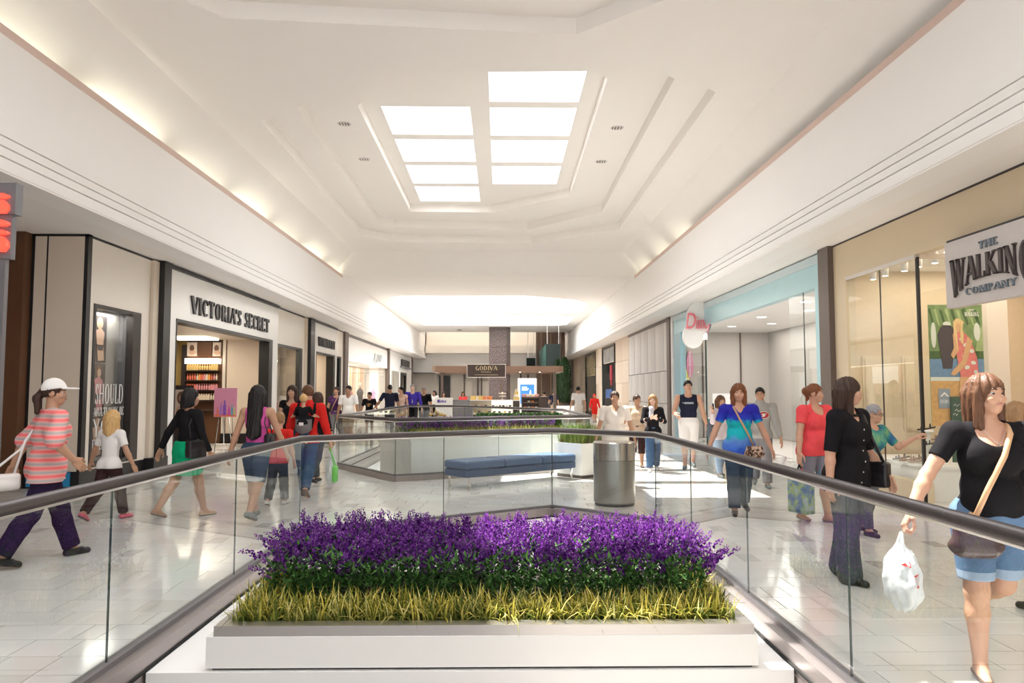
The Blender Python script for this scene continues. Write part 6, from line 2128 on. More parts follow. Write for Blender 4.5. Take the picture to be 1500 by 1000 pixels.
    def pants(s, m, frac=1.92, e=.010, flare=0.0, name='trousers', waist=.06, r=None, mi_fn=None):
        H = s.h
        e = e * H / 1.7
        f = s.grid()
        w = s.w
        f.ell(s.T((0, -.004 * H, .010 * H)), np.array(((.088 if s.fem else .083) * w, .066 * (.6 + .4 * w), .075)) * H + e, .03)
        f.ell(s.T((0, 0, .09 * H)), np.array((.078 * w, .058 * (.5 + .5 * w), .07)) * H + e, .03)
        for sd in (1, -1):
            f.ell(s.T((sd * .042 * H * w, -.030 * H, -.012 * H)), np.array((.048 * w, .048, .052)) * H + e, .03)
            ww = .55 + .45 * w
            s.leg(f, sd, e, frac, r=r or (.055 * ww, .040 + flare * .25, .037 + flare * .5, .029 + flare))
        f.cut(s.T((0, 0, waist * H)), (0, 0, 1))
        return s.add(name, f, m, mi_fn=mi_fn)
    def skirt(s, m, length=.25, e=.012, flare=.0):
        H = s.h
        f = s.grid()
        mid = (s.knee[1] + s.knee[-1]) / 2
        A = s.P0 + np.array((0, -.004 * H, .05 * H))
        B = np.array((mid[0] * .5, mid[1] * .35, s.P0[2] - length * H))
        f.ell(s.T((0, -.004 * H, .012 * H)), np.array((.09 * s.w, .068, .07)) * H + e, .03)
        for sd in (1, -1):
            f.ell(s.T((sd * .042 * H * s.w, -.030 * H, -.012 * H)), np.array((.048 * s.w, .048, .052)) * H + e, .03)
        f.cap(A, B, .085 * H * s.w + e, (.088 + flare) * H * s.w + e, .05, flat1=True, sq=(1, 1.18, 1))
        for sd in (1, -1):
            s.leg(f, sd, e, min(.98, length / .25))
        f.cut(s.T((0, 0, .075 * H)), (0, 0, 1))
        f.cut((0, 0, B[2]), (0, 0, -1))
        return s.add('skirt', f, m)
    def shoes(s, m, e=.006, open_=False, sole=None, hi=0.0):
        H = s.h
        for sd in (1, -1):
            N, R = s.feetp()[sd]
            p = lambda q: N + R @ (np.array(q) * H)
            c = p((0, .03, -.02))
            f = Field(c - .11 * H, c + .11 * H, min(s.vox, .009))
            f.cap(p((0, -.022, -.026)), p((sd * .004, .088, -.031)), .0235 * H + e * .3, .0185 * H, .015)
            if not open_:
                f.cap(p((0, -.004, -.004 + hi)), p((0, .045, -.020)), .0235 * H, .0205 * H, .02)
            f.cut(p((0, 0, -.046)), R @ np.array((0, 0, -1)))
            f.cut(p((0, 0, -.004 + hi if not open_ else -.026)), R @ np.array((0, 0, 1)))
            V, Q = f.net()
            if len(V):
                z = (V - p((0, 0, -.046))) @ (R @ np.array((0, 0, 1)))
                mi = (z[Q].mean(1) < .011).astype(int)
                o = link_copy(np_mesh('shoe', V, Q, [m, sole or SOLE], mi), 'shoe', s.root, (0, 0, 0))
    def hair(s, style, col):
        U, Hd = s.U, s.Hd
        m = HAIR[col]
        c = Hd((0, -.02, .04))
        f = Field(c - np.array((.15, .19, .34)) * U, c + np.array((.15, .15, .19)) * U, min(s.vox, .010))
        sub = lambda c_, r, k=.008: f.ell(Hd(c_), np.array(r) * U, k, op='sub', R=s.Rh)
        add = lambda c_, r, k=.015: f.ell(Hd(c_), np.array(r) * U, k, R=s.Rh)
        lock = lambda a, b, ra, rb, sq=(1, 1, 1): f.cap(Hd(a), Hd(b), ra * U, rb * U, .02, sq=sq)
        if style in ('short', 'buzz'):
            g = .009 if style == 'short' else .005
            add((0, -.006, .1275), (.0455 + g, .056 + g, .058 + g))
            sub((0, .062, .088), (.060, .052, .058))
            sub((0, .0, .045), (.08, .09, .048))
            for sd in (1, -1):
                sub((sd * .052, .012, .100), (.014, .026, .028))
        elif style in ('bob', 'mid', 'long', 'vlong'):
            add((0, -.008, .128), (.057, .065, .064))
            L = dict(bob=.035, mid=-.02, long=-.09, vlong=-.22)[style]
            add((0, -.024, .085), (.058, .048, .075))
            for sd in (1, -1):
                lock((sd * .044, .004, .115), (sd * .046, .004 if style in ('bob', 'mid') else .012, max(L + .02, -.05)), .019, .017)
                lock((sd * .030, -.035, .11), (sd * .032, -.042 if L > -.15 else -.072, L + .02), .034, .026)
            lock((0, -.042, .11), (0, -.050 if L > -.15 else -.078, L), .036, .030)
            sub((0, .072, .083), (.0395, .060, .054))
            if style == 'bob':
                sub((0, .01, .0), (.10, .12, .03))
        elif style in ('pony', 'bun'):
            add((0, -.006, .128), (.052, .062, .062))
            sub((0, .066, .085), (.055, .052, .060))
            sub((0, .0, .050), (.08, .09, .042))
            for sd in (1, -1):
                sub((sd * .052, .010, .100), (.012, .022, .026))
            if style == 'pony':
                lock((0, -.060, .12), (0, -.088, .08), .018, .022)
                lock((0, -.088, .08), (.004, -.082, .0), .022, .012)
            else:
                add((0, -.066, .128), (.030, .030, .030))
                lock((0, -.05, .1), (0, -.06, .06), .02, .012)
        g = f.F
        q = [f.ax[0][:, None, None] - float(c[0]), f.ax[1][None, :, None] - float(c[1]), f.ax[2][None, None, :] - float(c[2])]
        an = np.arctan2(q[0], q[1] + .02)
        amp = .0028 * U if style not in ('short', 'buzz') else .0014 * U
        f.F = g + (amp * (np.sin(an * 17 + q[2] * 14) + .7 * np.sin(an * 31 - q[2] * 23 + 1.3))).astype(np.float32)
        if style in ('bob', 'mid', 'long', 'vlong'):      # uneven tips
            f.F = np.maximum(f.F, (s.Hd((0, 0, L - .018))[2] - f.ax[2][None, None, :] + .010 * np.sin(an * 13) + .006 * np.sin(an * 29)).astype(np.float32))
        s.add('hair', f, m)
    def cap_hat(s, m):
        U, Hd = s.U, s.Hd
        c = Hd((0, .03, .14))
        f = Field(c - .13 * U, c + .13 * U, min(s.vox, .008))
        f.ell(Hd((0, -.004, .135)), np.array((.055, .066, .064)) * U, .01, R=s.Rh)
        n = s.Rh @ np.array((0, .18, -1))
        f.cut(Hd((0, 0, .132)), n)
        f.ell(Hd((0, .075, .137)), np.array((.040, .055, .006)) * U, .012, R=s.Rh)
        s.add('cap', f, m)
    def collar(s, m, r=.045):
        H = s.h
        f = s.grid()
        f.cap(s.T((0, -.008 * H, .295 * H)), s.T((0, .0, .335 * H)), .060 * H, .046 * H, .01, flat1=True)
        f.ell(s.T((0, .02 * H, .335 * H)), np.array((.036, .05, .04)) * H, .006, op='sub')
        f.cut(s.T((0, 0, .288 * H)), (0, 0, -1))
        s.add('collar', f, m)
    def world(s, p):
        a = s.root.rotation_euler.z
        c, n = math.cos(a), math.sin(a)
        return (s.root.location.x + p[0] * c - p[1] * n, s.root.location.y + p[0] * n + p[1] * c, s.root.location.z + p[2])
    def held(s, name, label, cat, base):
        """a top-level thing that hangs on this person: its empty stands at base (person coordinates)"""
        t = thing(name, label, cat, s.world(base), rz=s.root.rotation_euler.z)
        s.base = np.array(base)
        return t
    def put(s, t, name, f, m, mi_fn=None):
        V, Q = f.net()
        if len(V):
            return link_copy(np_mesh(name, V - s.base, Q, [m] if not isinstance(m, (list, tuple)) else m, None if mi_fn is None else mi_fn((V - s.base)[Q].mean(1))), name, t, (0, 0, 0))
    def puttube(s, t, name, pts, r, m, flat=None):
        mb = MB().tube([tuple(np.array(p) - s.base) for p in pts], r, 8)
        o = mb.build(name, m, t, smooth=True, local=True)
        return o
    def strap_over(s, sd, to, e=.02):
        """points of a strap from the shoulder on side sd across the chest and back to point `to` at the other hip"""
        H = s.h
        T = s.T
        S = T((sd * .055 * H, -.002 * H, .312 * H + e * .6))
        fr = [T((sd * .040 * H, .055 * H + e, .285 * H)), T((sd * .010 * H, (.082 if s.bust else .066) * H + e, .215 * H)), T((-sd * .045 * H, (.075 + .04 * s.belly) * H * (.6 + .4 * s.w) + e, .11 * H))]
        bk = [T((sd * .035 * H, -.052 * H - e, .27 * H)), T((0, -.068 * H - e, .2 * H)), T((-sd * .05 * H, -.062 * H - e, .1 * H))]
        return [to] + fr[::-1] + [S] + bk + [to]

def shopping_bag(p, label, hand, m, w=.15, d=.06, hgt=.34, drop=.16, lobes=True, name='shopping_bag'):
    """a thin plastic carrier hanging from a hand: crumpled body and two loop handles"""
    H = p.h
    W = p.wri[hand] + p.shear[hand] * .085 * H
    base = W + np.array((0, 0, -drop - hgt))
    t = p.held(name, label, 'bag', base)
    f = Field(W - np.array((w * 1.6, w * 1.6, drop + hgt + .06)), W + np.array((w * 1.6, w * 1.6, .06)), .010)
    f.ell(base + np.array((0, 0, hgt * .46)), (d * 1.15, w, hgt * .50), .03)
    f.ell(base + np.array((.01, w * .35, hgt * .30)), (d * 1.1, w * .6, hgt * .30), .04)
    f.ell(base + np.array((-.01, -w * .35, hgt * .33)), (d * 1.0, w * .6, hgt * .32), .04)
    for k in (1, -1):
        f.cap(base + np.array((0, k * w * .55, hgt * .72)), W + np.array((0, k * .012, -.005)), .034, .010, .03, sq=(1.6, 1, 1))
    c0 = base + np.array((0, 0, hgt * .5))
    X, Y, Z = f.ax[0][:, None, None] - c0[0], f.ax[1][None, :, None] - c0[1], f.ax[2][None, None, :] - c0[2]
    an = np.arctan2(X * 1.6, Y)
    f.F = f.F + (.0055 * np.sin(an * 7 + Z * 16) + .004 * np.sin(an * 13 - Z * 31 + 1) + .003 * np.sin(Z * 60 + an * 3)).astype(np.float32)
    p.put(t, 'bag_body', f, m)
    return t, base

def hand_bag(p, label, at, size, m, strap_m, strap=None, name='handbag', rad=.03, r=.008, flap=None):
    """rounded bag of half-size `size` centred on `at` (person coordinates), with a strap along the given points"""
    base = np.array(at) - np.array((0, 0, size[2]))
    t = p.held(name, label, 'bag', base)
    f = Field(np.array(at) - np.array(size) - .05, np.array(at) + np.array(size) + .05, .008)
    f.rbox(at, size, rad, .01)
    f.ell(np.array(at) - np.array((0, 0, size[2] * .35)), (size[0] * 1.25, size[1] * .95, size[2] * .62), .03)
    p.put(t, 'bag_body', f, m)
    if strap is not None:
        p.puttube(t, 'strap', strap, r, strap_m)
    if flap is not None:
        g = MB().tube([tuple(np.array(at) - p.base + np.array((size[0] * 1.12 * s_, y * size[1], size[2] * z))) for s_ in (1,) for y, z in ((-.9, .8), (-1, -.5), (-.7, -.95), (0, -1.02), (.7, -.95), (1, -.5), (.9, .8))], .006, 6)
        g.build('piping', flap, t, local=True, smooth=True)
    return t
# ---- fabrics
def plaid(name, base, c1, c2, s1=9.0):
    m = bpy.data.materials.new(name)
    m.use_nodes = True
    nt = m.node_tree
    p = nt.nodes['Principled BSDF']
    p.inputs['Roughness'].default_value = .85
    tc = nt.nodes.new('ShaderNodeTexCoord')
    last = None
    col = nt.nodes.new('ShaderNodeRGB')
    col.outputs[0].default_value = tuple(base) + (1,)
    last = col.outputs[0]
    for ax, c, sc, th in (('X', c1, s1, .72), ('Z', c1, s1 * .9, .72), ('X', c2, s1 * 1.9, .85), ('Z', c2, s1 * 1.7, .85)):
        w = nt.nodes.new('ShaderNodeTexWave')
        w.bands_direction = ax
        w.inputs['Scale'].default_value = sc
        nt.links.new(tc.outputs['Object'], w.inputs['Vector'])
        g = nt.nodes.new('ShaderNodeMath')
        g.operation = 'GREATER_THAN'
        g.inputs[1].default_value = th
        nt.links.new(w.outputs['Fac'], g.inputs[0])
        k = nt.nodes.new('ShaderNodeMath')
        k.operation = 'MULTIPLY'
        k.inputs[1].default_value = .6
        nt.links.new(g.outputs[0], k.inputs[0])
        mx = nt.nodes.new('ShaderNodeMix')
        mx.data_type = 'RGBA'
        nt.links.new(k.outputs[0], mx.inputs[0])
        nt.links.new(last, mx.inputs[6])
        mx.inputs[7].default_value = tuple(c) + (1,)
        last = mx.outputs[2]
    nt.links.new(last, p.inputs['Base Color'])
    return m

FB = {
    'black': cloth('black', (.012, .011, .013)), 'white': cloth('white', (.80, .77, .75), var=.03), 'cream': cloth('cream', (.78, .71, .64), var=.03),
    'red': cloth('red', (.62, .025, .02)), 'pink': cloth('magenta', (.55, .085, .30)), 'green': cloth('green', (.004, .36, .16)), 'purple': cloth('purple', (.095, .035, .12)),
    'coral': cloth('coral', (.82, .085, .10)), 'grey': cloth('grey', (.33, .32, .31)), 'beige': cloth('beige', (.56, .42, .30)), 'peach': cloth('peach', (.74, .52, .40)),
    'navy': cloth('navy', (.018, .02, .04)), 'royal': cloth('royal', (.06, .04, .36)), 'denim': cloth('denim', (.055, .10, .185), var=.3, scale=9), 'denimlt': cloth('light_denim', (.30, .38, .50), var=.25, scale=9),
    'denimdk': cloth('dark_denim', (.03, .05, .085), var=.3, scale=9), 'brown': cloth('dark_brown', (.045, .022, .022)), 'slate': cloth('slate', (.085, .095, .115)), 'khaki': cloth('khaki', (.42, .33, .23)),
    'greytr': cloth('grey_trouser', (.20, .19, .20)), 'plum': cloth('plum_black', (.022, .012, .038)), 'lilac': cloth('pale_lilac', (.55, .48, .50)),
}
LEATH = {'black': mat('leather_black', (.012, .010, .012), .28, var=.2, bump=.2, bscale=60), 'brown': mat('leather_brown', (.07, .045, .042), .18, var=.3), 'tan': mat('leather_tan', (.60, .36, .20), .45), 'white': mat('leather_white', (.72, .69, .66), .5)}
SH = {'black': mat('shoe_black', (.015, .013, .013), .45), 'grey': mat('shoe_grey', (.16, .18, .18), .6), 'brown': mat('shoe_brown', (.10, .06, .045), .5), 'white': mat('shoe_white', (.72, .70, .68), .5), 'pink': mat('shoe_pink', (.65, .12, .17), .5), 'tan': mat('shoe_tan', (.42, .27, .19), .5)}
PLASTIC = mat('white_plastic', (.80, .82, .84), .28, var=.05, bump=.9, bscale=16, trans=.35)

def print_on(p, cloth_o, polys, m, name='print', front=True, off=.003):
    """flat print: polygons given in (x, z) of the person's front, laid onto the garment"""
    from mathutils.bvhtree import BVHTree
    bv = BVHTree.FromPolygons([v.co for v in cloth_o.data.vertices], [tuple(q.vertices) for q in cloth_o.data.polygons])
    sg = 1 if front else -1
    mb = MB()
    for poly in polys:
        cx, cz = sum(q[0] for q in poly) / len(poly), sum(q[1] for q in poly) / len(poly)
        vs = []
        for x, z in list(poly) + [(cx, cz)]:
            hit = bv.ray_cast(Vector((x, sg * 2.0, z)), Vector((0, -sg, 0)))
            y = hit[0].y if hit[0] is not None else 0
            vs.append((x, y + sg * off, z))
        n = len(poly)
        mb.mesh(vs, [(i, (i + 1) % n, n) for i in range(n)])
    return mb.build(name, m, p.root, local=True)

def oval2(cx, cz, rx, rz, n=18):
    return [(cx + rx * math.cos(2 * math.pi * i / n), cz + rz * math.sin(2 * math.pi * i / n)) for i in range(n)]
def word2(t, cx, z0, h, width, flip=-1):
    """letter strokes as 2-D polygons, centred on cx; flip for a front seen from outside"""
    k = width / text_width(t)
    cur, out = -width / 2, []
    for ch in t:
        for poly in glyph_polys(ch, .24, .12):
            out.append([(cx + flip * (cur + q[0] * k), z0 + q[1] * h) for q in poly])
        cur += (GLY[ch][0] + .1) * k
    return out

# ======================= left walkway
p = Person('woman in white cap and pink striped tunic walking by the left shop corner', -4.25, 7.16, 1.725, -40, legs=((-21, 12), (23, 6)), armR=(-25, 36, 70, 40), armL=(-28, 22, 14, 0), head=(-34, 0), w=1.12, vox=.0095, skin='tan', lean=4)
ST = ramp_mat('pink_stripes', [(0, (.86, .17, .18)), (.52, (.88, .36, .32)), (.70, (.58, .45, .42)), (1.0, (.42, .37, .37))], .85, 'wave', 4.3, 'Z', bump=.2, distort=.6)
def bat(s, f):
    H = s.h
    for sd in (1, -1):
        f.cap(s.T((sd * .06 * H, 0, .22 * H)), s.elb[sd] + np.array((0, 0, .01)), .062 * H, .046 * H, .04)
    f.ell(s.T((0, 0, .05 * H)), np.array((.108, .09, .08)) * H, .05)
    f.ell(s.T((0, 0, .17 * H)), np.array((.108, .085, .07)) * H, .03)
p.top(ST, .98, -.065, 'scoop', e=.014, name='tunic', extra=bat, flare=.012)
f = p.grid()
f.ell(p.T((0, 0, .112 * p.h)), np.array((.098, .080, .016)) * p.h, .01)
p.add('tunic_belt', f, ST)
p.pants(FB['plum'], 1.97, flare=.012)
p.shoes(SH['black'])
p.hair('pony', 'darkbrown')
p.cap_hat(FB['white'])
at = p.T((-.02 * p.h, -.20 * p.h, -.07 * p.h))
hand_bag(p, 'white shoulder bag swinging behind the woman in the white cap', at, (.05, .15, .075), LEATH['white'], LEATH['white'], [at + np.array((0, .10, .06)), p.T((-.05 * p.h, -.10 * p.h, .15 * p.h)), p.T((-.055 * p.h, -.01, .318 * p.h)), p.T((-.05 * p.h, -.12 * p.h, .1 * p.h)), at + np.array((0, -.12, .06))], r=.012)

p = Person('blond girl in white t-shirt walking away in front of the shop window', -4.82, 9.42, 1.34, -14, legs=((20, 6), (-17, 26)), armR=(-6, 27, 10, -2), armL=(4, 30, 12, 0), head=(10, 0), w=.92, bust=0, vox=.010, skin='tan', hs=1.12, detail=False)
p.top(FB['white'], .7, -.03, 'round', e=.014)
p.pants(FB['brown'], 1.95, flare=.008)
p.shoes(SH['pink'])
p.hair('mid', 'blond')

p = Person('woman in black cardigan and green skirt with a black handbag', -3.97, 9.65, 1.63, -34, legs=((17, 4), (-15, 20)), armR=(6, 12, 18, 4), armL=(-26, 20, 14, -2), head=(-22, 0), w=1.08, vox=.010, skin='tan')
p.top(FB['black'], 1.93, -.005, 'round', e=.012, name='cardigan')
p.skirt(FB['green'], .185, flare=.01)
p.shoes(SH['tan'], open_=True)
p.hair('bob', 'black')
at = p.T((.135 * p.h, -.015 * p.h, .02 * p.h))
hand_bag(p, 'black leather handbag on the shoulder of the woman in the green skirt', at, (.055, .125, .115), LEATH['black'], LEATH['black'], [at + np.array((0, .07, .10)), p.T((.085 * p.h, .03 * p.h, .22 * p.h)), p.T((.078 * p.h, -.004 * p.h, .322 * p.h)), p.T((.085 * p.h, -.055 * p.h, .2 * p.h)), at + np.array((0, -.07, .10))], r=.010)

p = Person('woman with waist long black hair in magenta tank top and denim shorts', -3.05, 9.49, 1.67, -6, legs=((-15, 22), (17, 4)), armR=(12, 16, 12, 2), armL=(-10, 16, 8, 0), w=1.0, vox=.010, skin='tan', detail=False)
p.top(FB['pink'], 0, .0, 'scoop', e=.007, name='tank_top')
p.pants(FB['denimdk'], .98, e=.012)
p.shoes(SH['grey'])
p.hair('vlong', 'black')
at = p.T((.12 * p.h, -.03 * p.h, .065 * p.h))
hand_bag(p, 'black slouchy bag beside the magenta tank top', at, (.045, .10, .10), LEATH['black'], LEATH['black'], [at + np.array((0, .06, .08)), p.T((.075 * p.h, .03 * p.h, .24 * p.h)), p.T((.07 * p.h, -.002 * p.h, .318 * p.h)), p.T((.08 * p.h, -.05 * p.h, .2 * p.h)), at + np.array((0, -.06, .08))], r=.008)

p = Person('small blond boy in red shirt with a white number on his back', -3.10, 10.62, 1.25, -4, legs=((14, 4), (-12, 18)), armR=(6, 7, 10, 0), armL=(-6, 10, 10, 0), fem=False, w=.95, hs=1.16, vox=.010, skin='fair', detail=False)
o = p.top(FB['red'], .75, -.05, 'round', e=.016)
z = p.T((0, 0, .14 * p.h))[2]
print_on(p, o, word2('1', .03, z, .10, .05, 1), FB['white'], 'number_print', front=False)
p.pants(FB['black'], 1.93, flare=.01)
p.shoes(SH['white'])
p.hair('short', 'lightbrown')

p = Person('adult in red hoodie and jeans carrying a toddler on the back', -2.91, 11.41, 1.68, 0, legs=((-16, 24), (16, 4)), armR=(4, 14, 10, 0), armL=(6, 14, 16, 2), head=(46, 4), fem=False, w=1.0, vox=.010, skin='fair', handR='grip')
p.top(FB['red'], 1.95, -.03, 'high', e=.017, name='hoodie')
p.collar(FB['red'])
p.pants(FB['denim'], 1.97, flare=.006)
p.shoes(SH['brown'])
p.hair('short', 'brown')
H = p.h
base = p.T((0, -.13 * H, .02 * H))
BZ = base[2]
t = p.held('baby_carrier', 'grey and black baby carrier worn over the red hoodie', 'carrier', base)
f = Field(base + np.array((-.3, -.25, -.1)), base + np.array((.3, .35, .6)), .010)
f.rbox(p.T((0, -.125 * H, .14 * H)), (.115, .075, .125), .05, .02)
f.ell(p.T((0, -.155 * H, .10 * H)), (.10, .06, .09), .03)
GC = cloth('carrier_grey', (.17, .16, .165))
p.put(t, 'carrier_body', f, [GC, FB['black']], lambda c: ((c[:, 2] + BZ) > p.T((0, 0, .185 * H))[2]).astype(int))
for sd in (1, -1):
    p.puttube(t, 'shoulder_strap', [p.T((sd * .06 * H, -.10 * H, .10 * H)), p.T((sd * .075 * H, -.075 * H, .22 * H)), p.T((sd * .072 * H, -.03 * H, .312 * H)), p.T((sd * .07 * H, .045 * H, .29 * H)), p.T((sd * .075 * H, .085 * H, .18 * H))], .024, FB['black'])
MB().box(*(tuple(p.T((-.02 * H, -.208 * H, .12 * H)) - p.base) + tuple(p.T((.018 * H, -.203 * H, .148 * H)) - p.base))).build('white_badge', FB['white'], t, local=True)
shopping_bag(p, 'white plastic carrier in the right hand of the adult in the red hoodie', 1, PLASTIC, w=.16, hgt=.40, drop=.10)
gb2 = mat('bag_green', (.13, .55, .08), .4)
base = p.wri[1] + np.array((.10, -.06, -.62))
t = p.held('gift_bag', 'bright green and clear bag hanging beside the white carrier', 'bag', base)
f = Field(base - np.array((.2, .2, .06)), base + np.array((.2, .2, .55)), .011)
f.rbox(base + np.array((0, 0, .13)), (.035, .075, .12), .02, .02)
f.cap(base + np.array((0, .04, .25)), p.wri[1] + np.array((0, 0, -.10)), .012, .008, .02).cap(base + np.array((0, -.04, .25)), p.wri[1] + np.array((0, 0, -.10)), .012, .008, .02)
p.put(t, 'bag_body', f, gb2)
b = Person('blond toddler riding in the grey carrier on the red hoodie', -2.91, 11.41 - .235, .74, 6, legs=((50, 70), (50, 70)), armR=(30, 25, 50, 0), armL=(30, 25, 50, 0), fem=False, w=1.0, hs=1.5, vox=.010, skin='fair', lift=.80, detail=False)
b.top(FB['black'], .9, -.03, 'round', e=.010)
b.pants(FB['denim'], 1.9, e=.008)
b.hair('short', 'blond')

p = Person('smiling woman with long dark hair in black top coming towards the red hoodie', -3.90, 14.2, 1.70, 178, legs=((14, 4), (-12, 18)), armR=(6, 12, 10, 0), armL=(-6, 12, 10, 0), vox=.012, skin='fair')
p.top(FB['black'], .3, -.02, 'scoop', e=.008)
p.pants(FB['denimdk'], 1.95)
p.shoes(SH['black'])
p.hair('long', 'darkbrown')
p = Person('dark haired woman in black walking away right of the red hoodie', -3.20, 13.2, 1.57, -20, legs=((-12, 18), (14, 4)), armR=(6, 10, 10, 0), armL=(-6, 10, 10, 0), vox=.013, skin='tan', detail=False)
p.top(FB['black'], 1.5, -.03, 'round', e=.010)
p.pants(FB['slate'], 1.95)
p.shoes(SH['black'])
p.hair('mid', 'darkbrown')

p = Person('woman in purple t-shirt and grey trousers with a strap across her chest', -5.05, 23.3, 1.72, 172, legs=((12, 4), (-12, 20)), armR=(4, 14, 14, 0), armL=(-4, 14, 14, 0), vox=.014, skin='fair')
p.top(FB['purple'], .55, -.01, 'round', e=.010)
p.pants(FB['greytr'], 1.95)
p.shoes(SH['black'])
p.hair('bun', 'darkbrown')
t = p.held('crossbody_bag', 'small tan bag of the woman in the purple t-shirt', 'bag', p.T((.11 * p.h, 0, -.01)))
q = p.strap_over(-1, p.T((.10 * p.h, .0, .02 * p.h)))
p.puttube(t, 'strap', q, .010, LEATH['tan'])
f = Field(p.base - .15, p.base + .15, .012)
f.rbox(p.base, (.03, .07, .06), .02)
p.put(t, 'bag_body', f, LEATH['tan'])
p = Person('man in white polo shirt walking beside the woman in purple', -4.62, 23.0, 1.75, 180, legs=((-12, 20), (13, 4)), armR=(-6, 12, 12, 0), armL=(8, 12, 16, 0), fem=False, w=1.1, belly=.3, vox=.014, skin='brown', head=(-25, 0))
p.top(FB['white'], .75, -.05, 'v', e=.012)
p.pants(FB['khaki'], .95, e=.016)
p.shoes(SH['white'])
p.hair('short', 'black')
p = Person('boy in black t-shirt with a gold print looking sideways by the bright shop', -4.85, 28.0, 1.55, 180, legs=((10, 4), (-10, 16)), armR=(2, 18, 14, 0), armL=(2, 18, 14, 0), fem=False, w=1.05, vox=.016, skin='tan', head=(-50, 0), detail=False)
o = p.top(FB['black'], .8, -.05, 'round', e=.014)
z = p.T((0, 0, .19 * p.h))[2]
print_on(p, o, [oval2(0, z, .09, .035), oval2(.02, z - .06, .05, .025)], mat('gold_print', (.40, .22, .09), .6))
p.pants(FB['slate'], .95, e=.014)
p.shoes(SH['black'])
p.hair('short', 'black')
p = Person('man in black polo with white shoulders seen from behind', -3.98, 27.2, 1.82, 14, legs=((12, 4), (-10, 16)), armR=(4, 14, 14, 0), armL=(10, 30, 30, 0), fem=False, w=1.1, vox=.016, skin='brown', detail=False)
o = p.top(FB['navy'], .8, -.04, 'round', e=.012)
p.pants(FB['denimdk'], 1.95)
p.shoes(SH['black'])
p.hair('buzz', 'black')
f = p.grid()
for sd in (1, -1):
    f.cap(p.T((sd * .05 * p.h, -.01, .318 * p.h)), p.T((sd * (p.sw + .012), -.01, .302 * p.h)), .020, .016, .01)
p.add('shoulder_panels', f, FB['white'])
p = Person('woman in peach sleeveless top with dark tied hair by the bright shop', -3.66, 27.8, 1.74, 176, legs=((10, 4), (-10, 16)), armR=(4, 12, 14, 0), armL=(4, 12, 20, 0), w=1.1, vox=.016, skin='fair', head=(-35, 0), detail=False)
p.top(FB['peach'], .2, -.05, 'scoop', e=.012)
p.pants(FB['peach'], 1.9)
p.shoes(SH['tan'])
p.hair('bun', 'black')
p = Person('grey haired man in violet blue shirt and tie beyond the far balustrade', -3.30, 28.4, 1.84, 180, legs=((8, 3), (-8, 14)), armR=(4, 14, 14, 0), armL=(4, 14, 14, 0), fem=False, w=1.1, vox=.016, skin='pale', detail=False)
o = p.top(FB['royal'], 1.9, .0, 'round', e=.012)
z = p.T((0, 0, .1 * p.h))[2]
print_on(p, o, [[(-.025, z), (.025, z), (.02, z + .32), (-.02, z + .32)]], mat('pale_tie', (.38, .33, .50), .6), 'tie')
p.pants(FB['black'], 1.95)
p.shoes(SH['black'])
p.hair('buzz', 'grey')
p = Person('broad man in black t-shirt standing right of the violet blue shirt', -2.97, 29.4, 1.74, 170, legs=((4, 2), (-4, 6)), armR=(4, 14, 14, 0), armL=(4, 14, 14, 0), fem=False, w=1.2, belly=.4, vox=.017, skin='tan', detail=False)
p.top(FB['black'], .8, -.05, 'round', e=.012)
p.pants(FB['greytr'], .95, e=.016)
p.shoes(SH['grey'])
p.hair('short', 'grey')

# ======================= far court
far = [
    ('dark haired person in brown apron behind the printed white counter', -2.76, 36.7, 1.55, 180, 'brown', 'brown', 'black', True),
    ('person in white shirt with black hair left of the brown apron', -3.25, 37.4, 1.62, 150, 'white', 'black', 'black', True),
    ('woman in pink top behind the grey kiosk counter', -1.95, 39.3, 1.56, 180, 'coral', 'black', 'darkbrown', True),
    ('person in grey shirt leaning towards the dark shelf unit', 2.52, 41.6, 1.58, 40, 'grey', 'denim', 'black', False),
    ('man in navy t-shirt and khaki shorts walking away by the evergreens', 3.06, 43.2, 1.62, 0, 'navy', 'khaki', 'black', False),
    ('man in white t-shirt and pale shorts seen from behind on the right', 3.32, 32.0, 1.78, 0, 'white', 'cream', 'black', False),
]
for lb, x, y, h, fc, tp, bt, hr, fem in far:
    p = Person(lb, x, y, h, fc, legs=((8, 3), (-8, 14)), armR=(4, 12, 20, 0), armL=(4, 12, 20, 0), fem=fem, vox=.018, skin='fair', detail=False, lean=18 if 'leaning' in lb else 3)
    p.top(FB[tp], .75, -.03, 'round', e=.012)
    p.pants(FB[bt], .95 if 'shorts' in lb else 1.95, e=.014)
    p.shoes(SH['white'] if 'shorts' in lb else SH['black'])
    p.hair('short' if not fem else 'mid', hr)
p = Person('child in red hooded top and red shorts near the stone piers', 4.82, 38.5, 1.42, 180, legs=((8, 3), (-8, 14)), armR=(4, 12, 20, 0), armL=(4, 12, 20, 0), fem=False, vox=.018, hs=1.05, skin='tan', detail=False)
p.top(FB['red'], 1.9, -.04, 'high', e=.016, name='hoodie')
p.pants(FB['red'], .95, e=.016)
p.shoes(SH['black'])
f = p.grid()
f.ell(p.Hd((0, -.012, .12)), np.array((.062, .07, .075)) * p.U, .01, R=p.Rh)
f.ell(p.Hd((0, .07, .095)), np.array((.04, .06, .05)) * p.U, .01, op='sub', R=p.Rh)
p.add('hood', f, FB['red'])

# ======================= right walkway
p = Person('broad woman in white v-neck t-shirt behind the steel bin', 1.94, 12.75, 1.58, 173, legs=((10, 3), (-10, 16)), armR=(4, 16, 10, 0), armL=(4, 16, 10, 0), w=1.32, belly=.5, vox=.011, skin='tan', head=(0, 0))
p.top(FB['cream'], .7, -.07, 'v', e=.014, flare=.006)
p.pants(FB['khaki'], 1.9)
p.shoes(SH['tan'])
p.hair('bun', 'darkbrown')

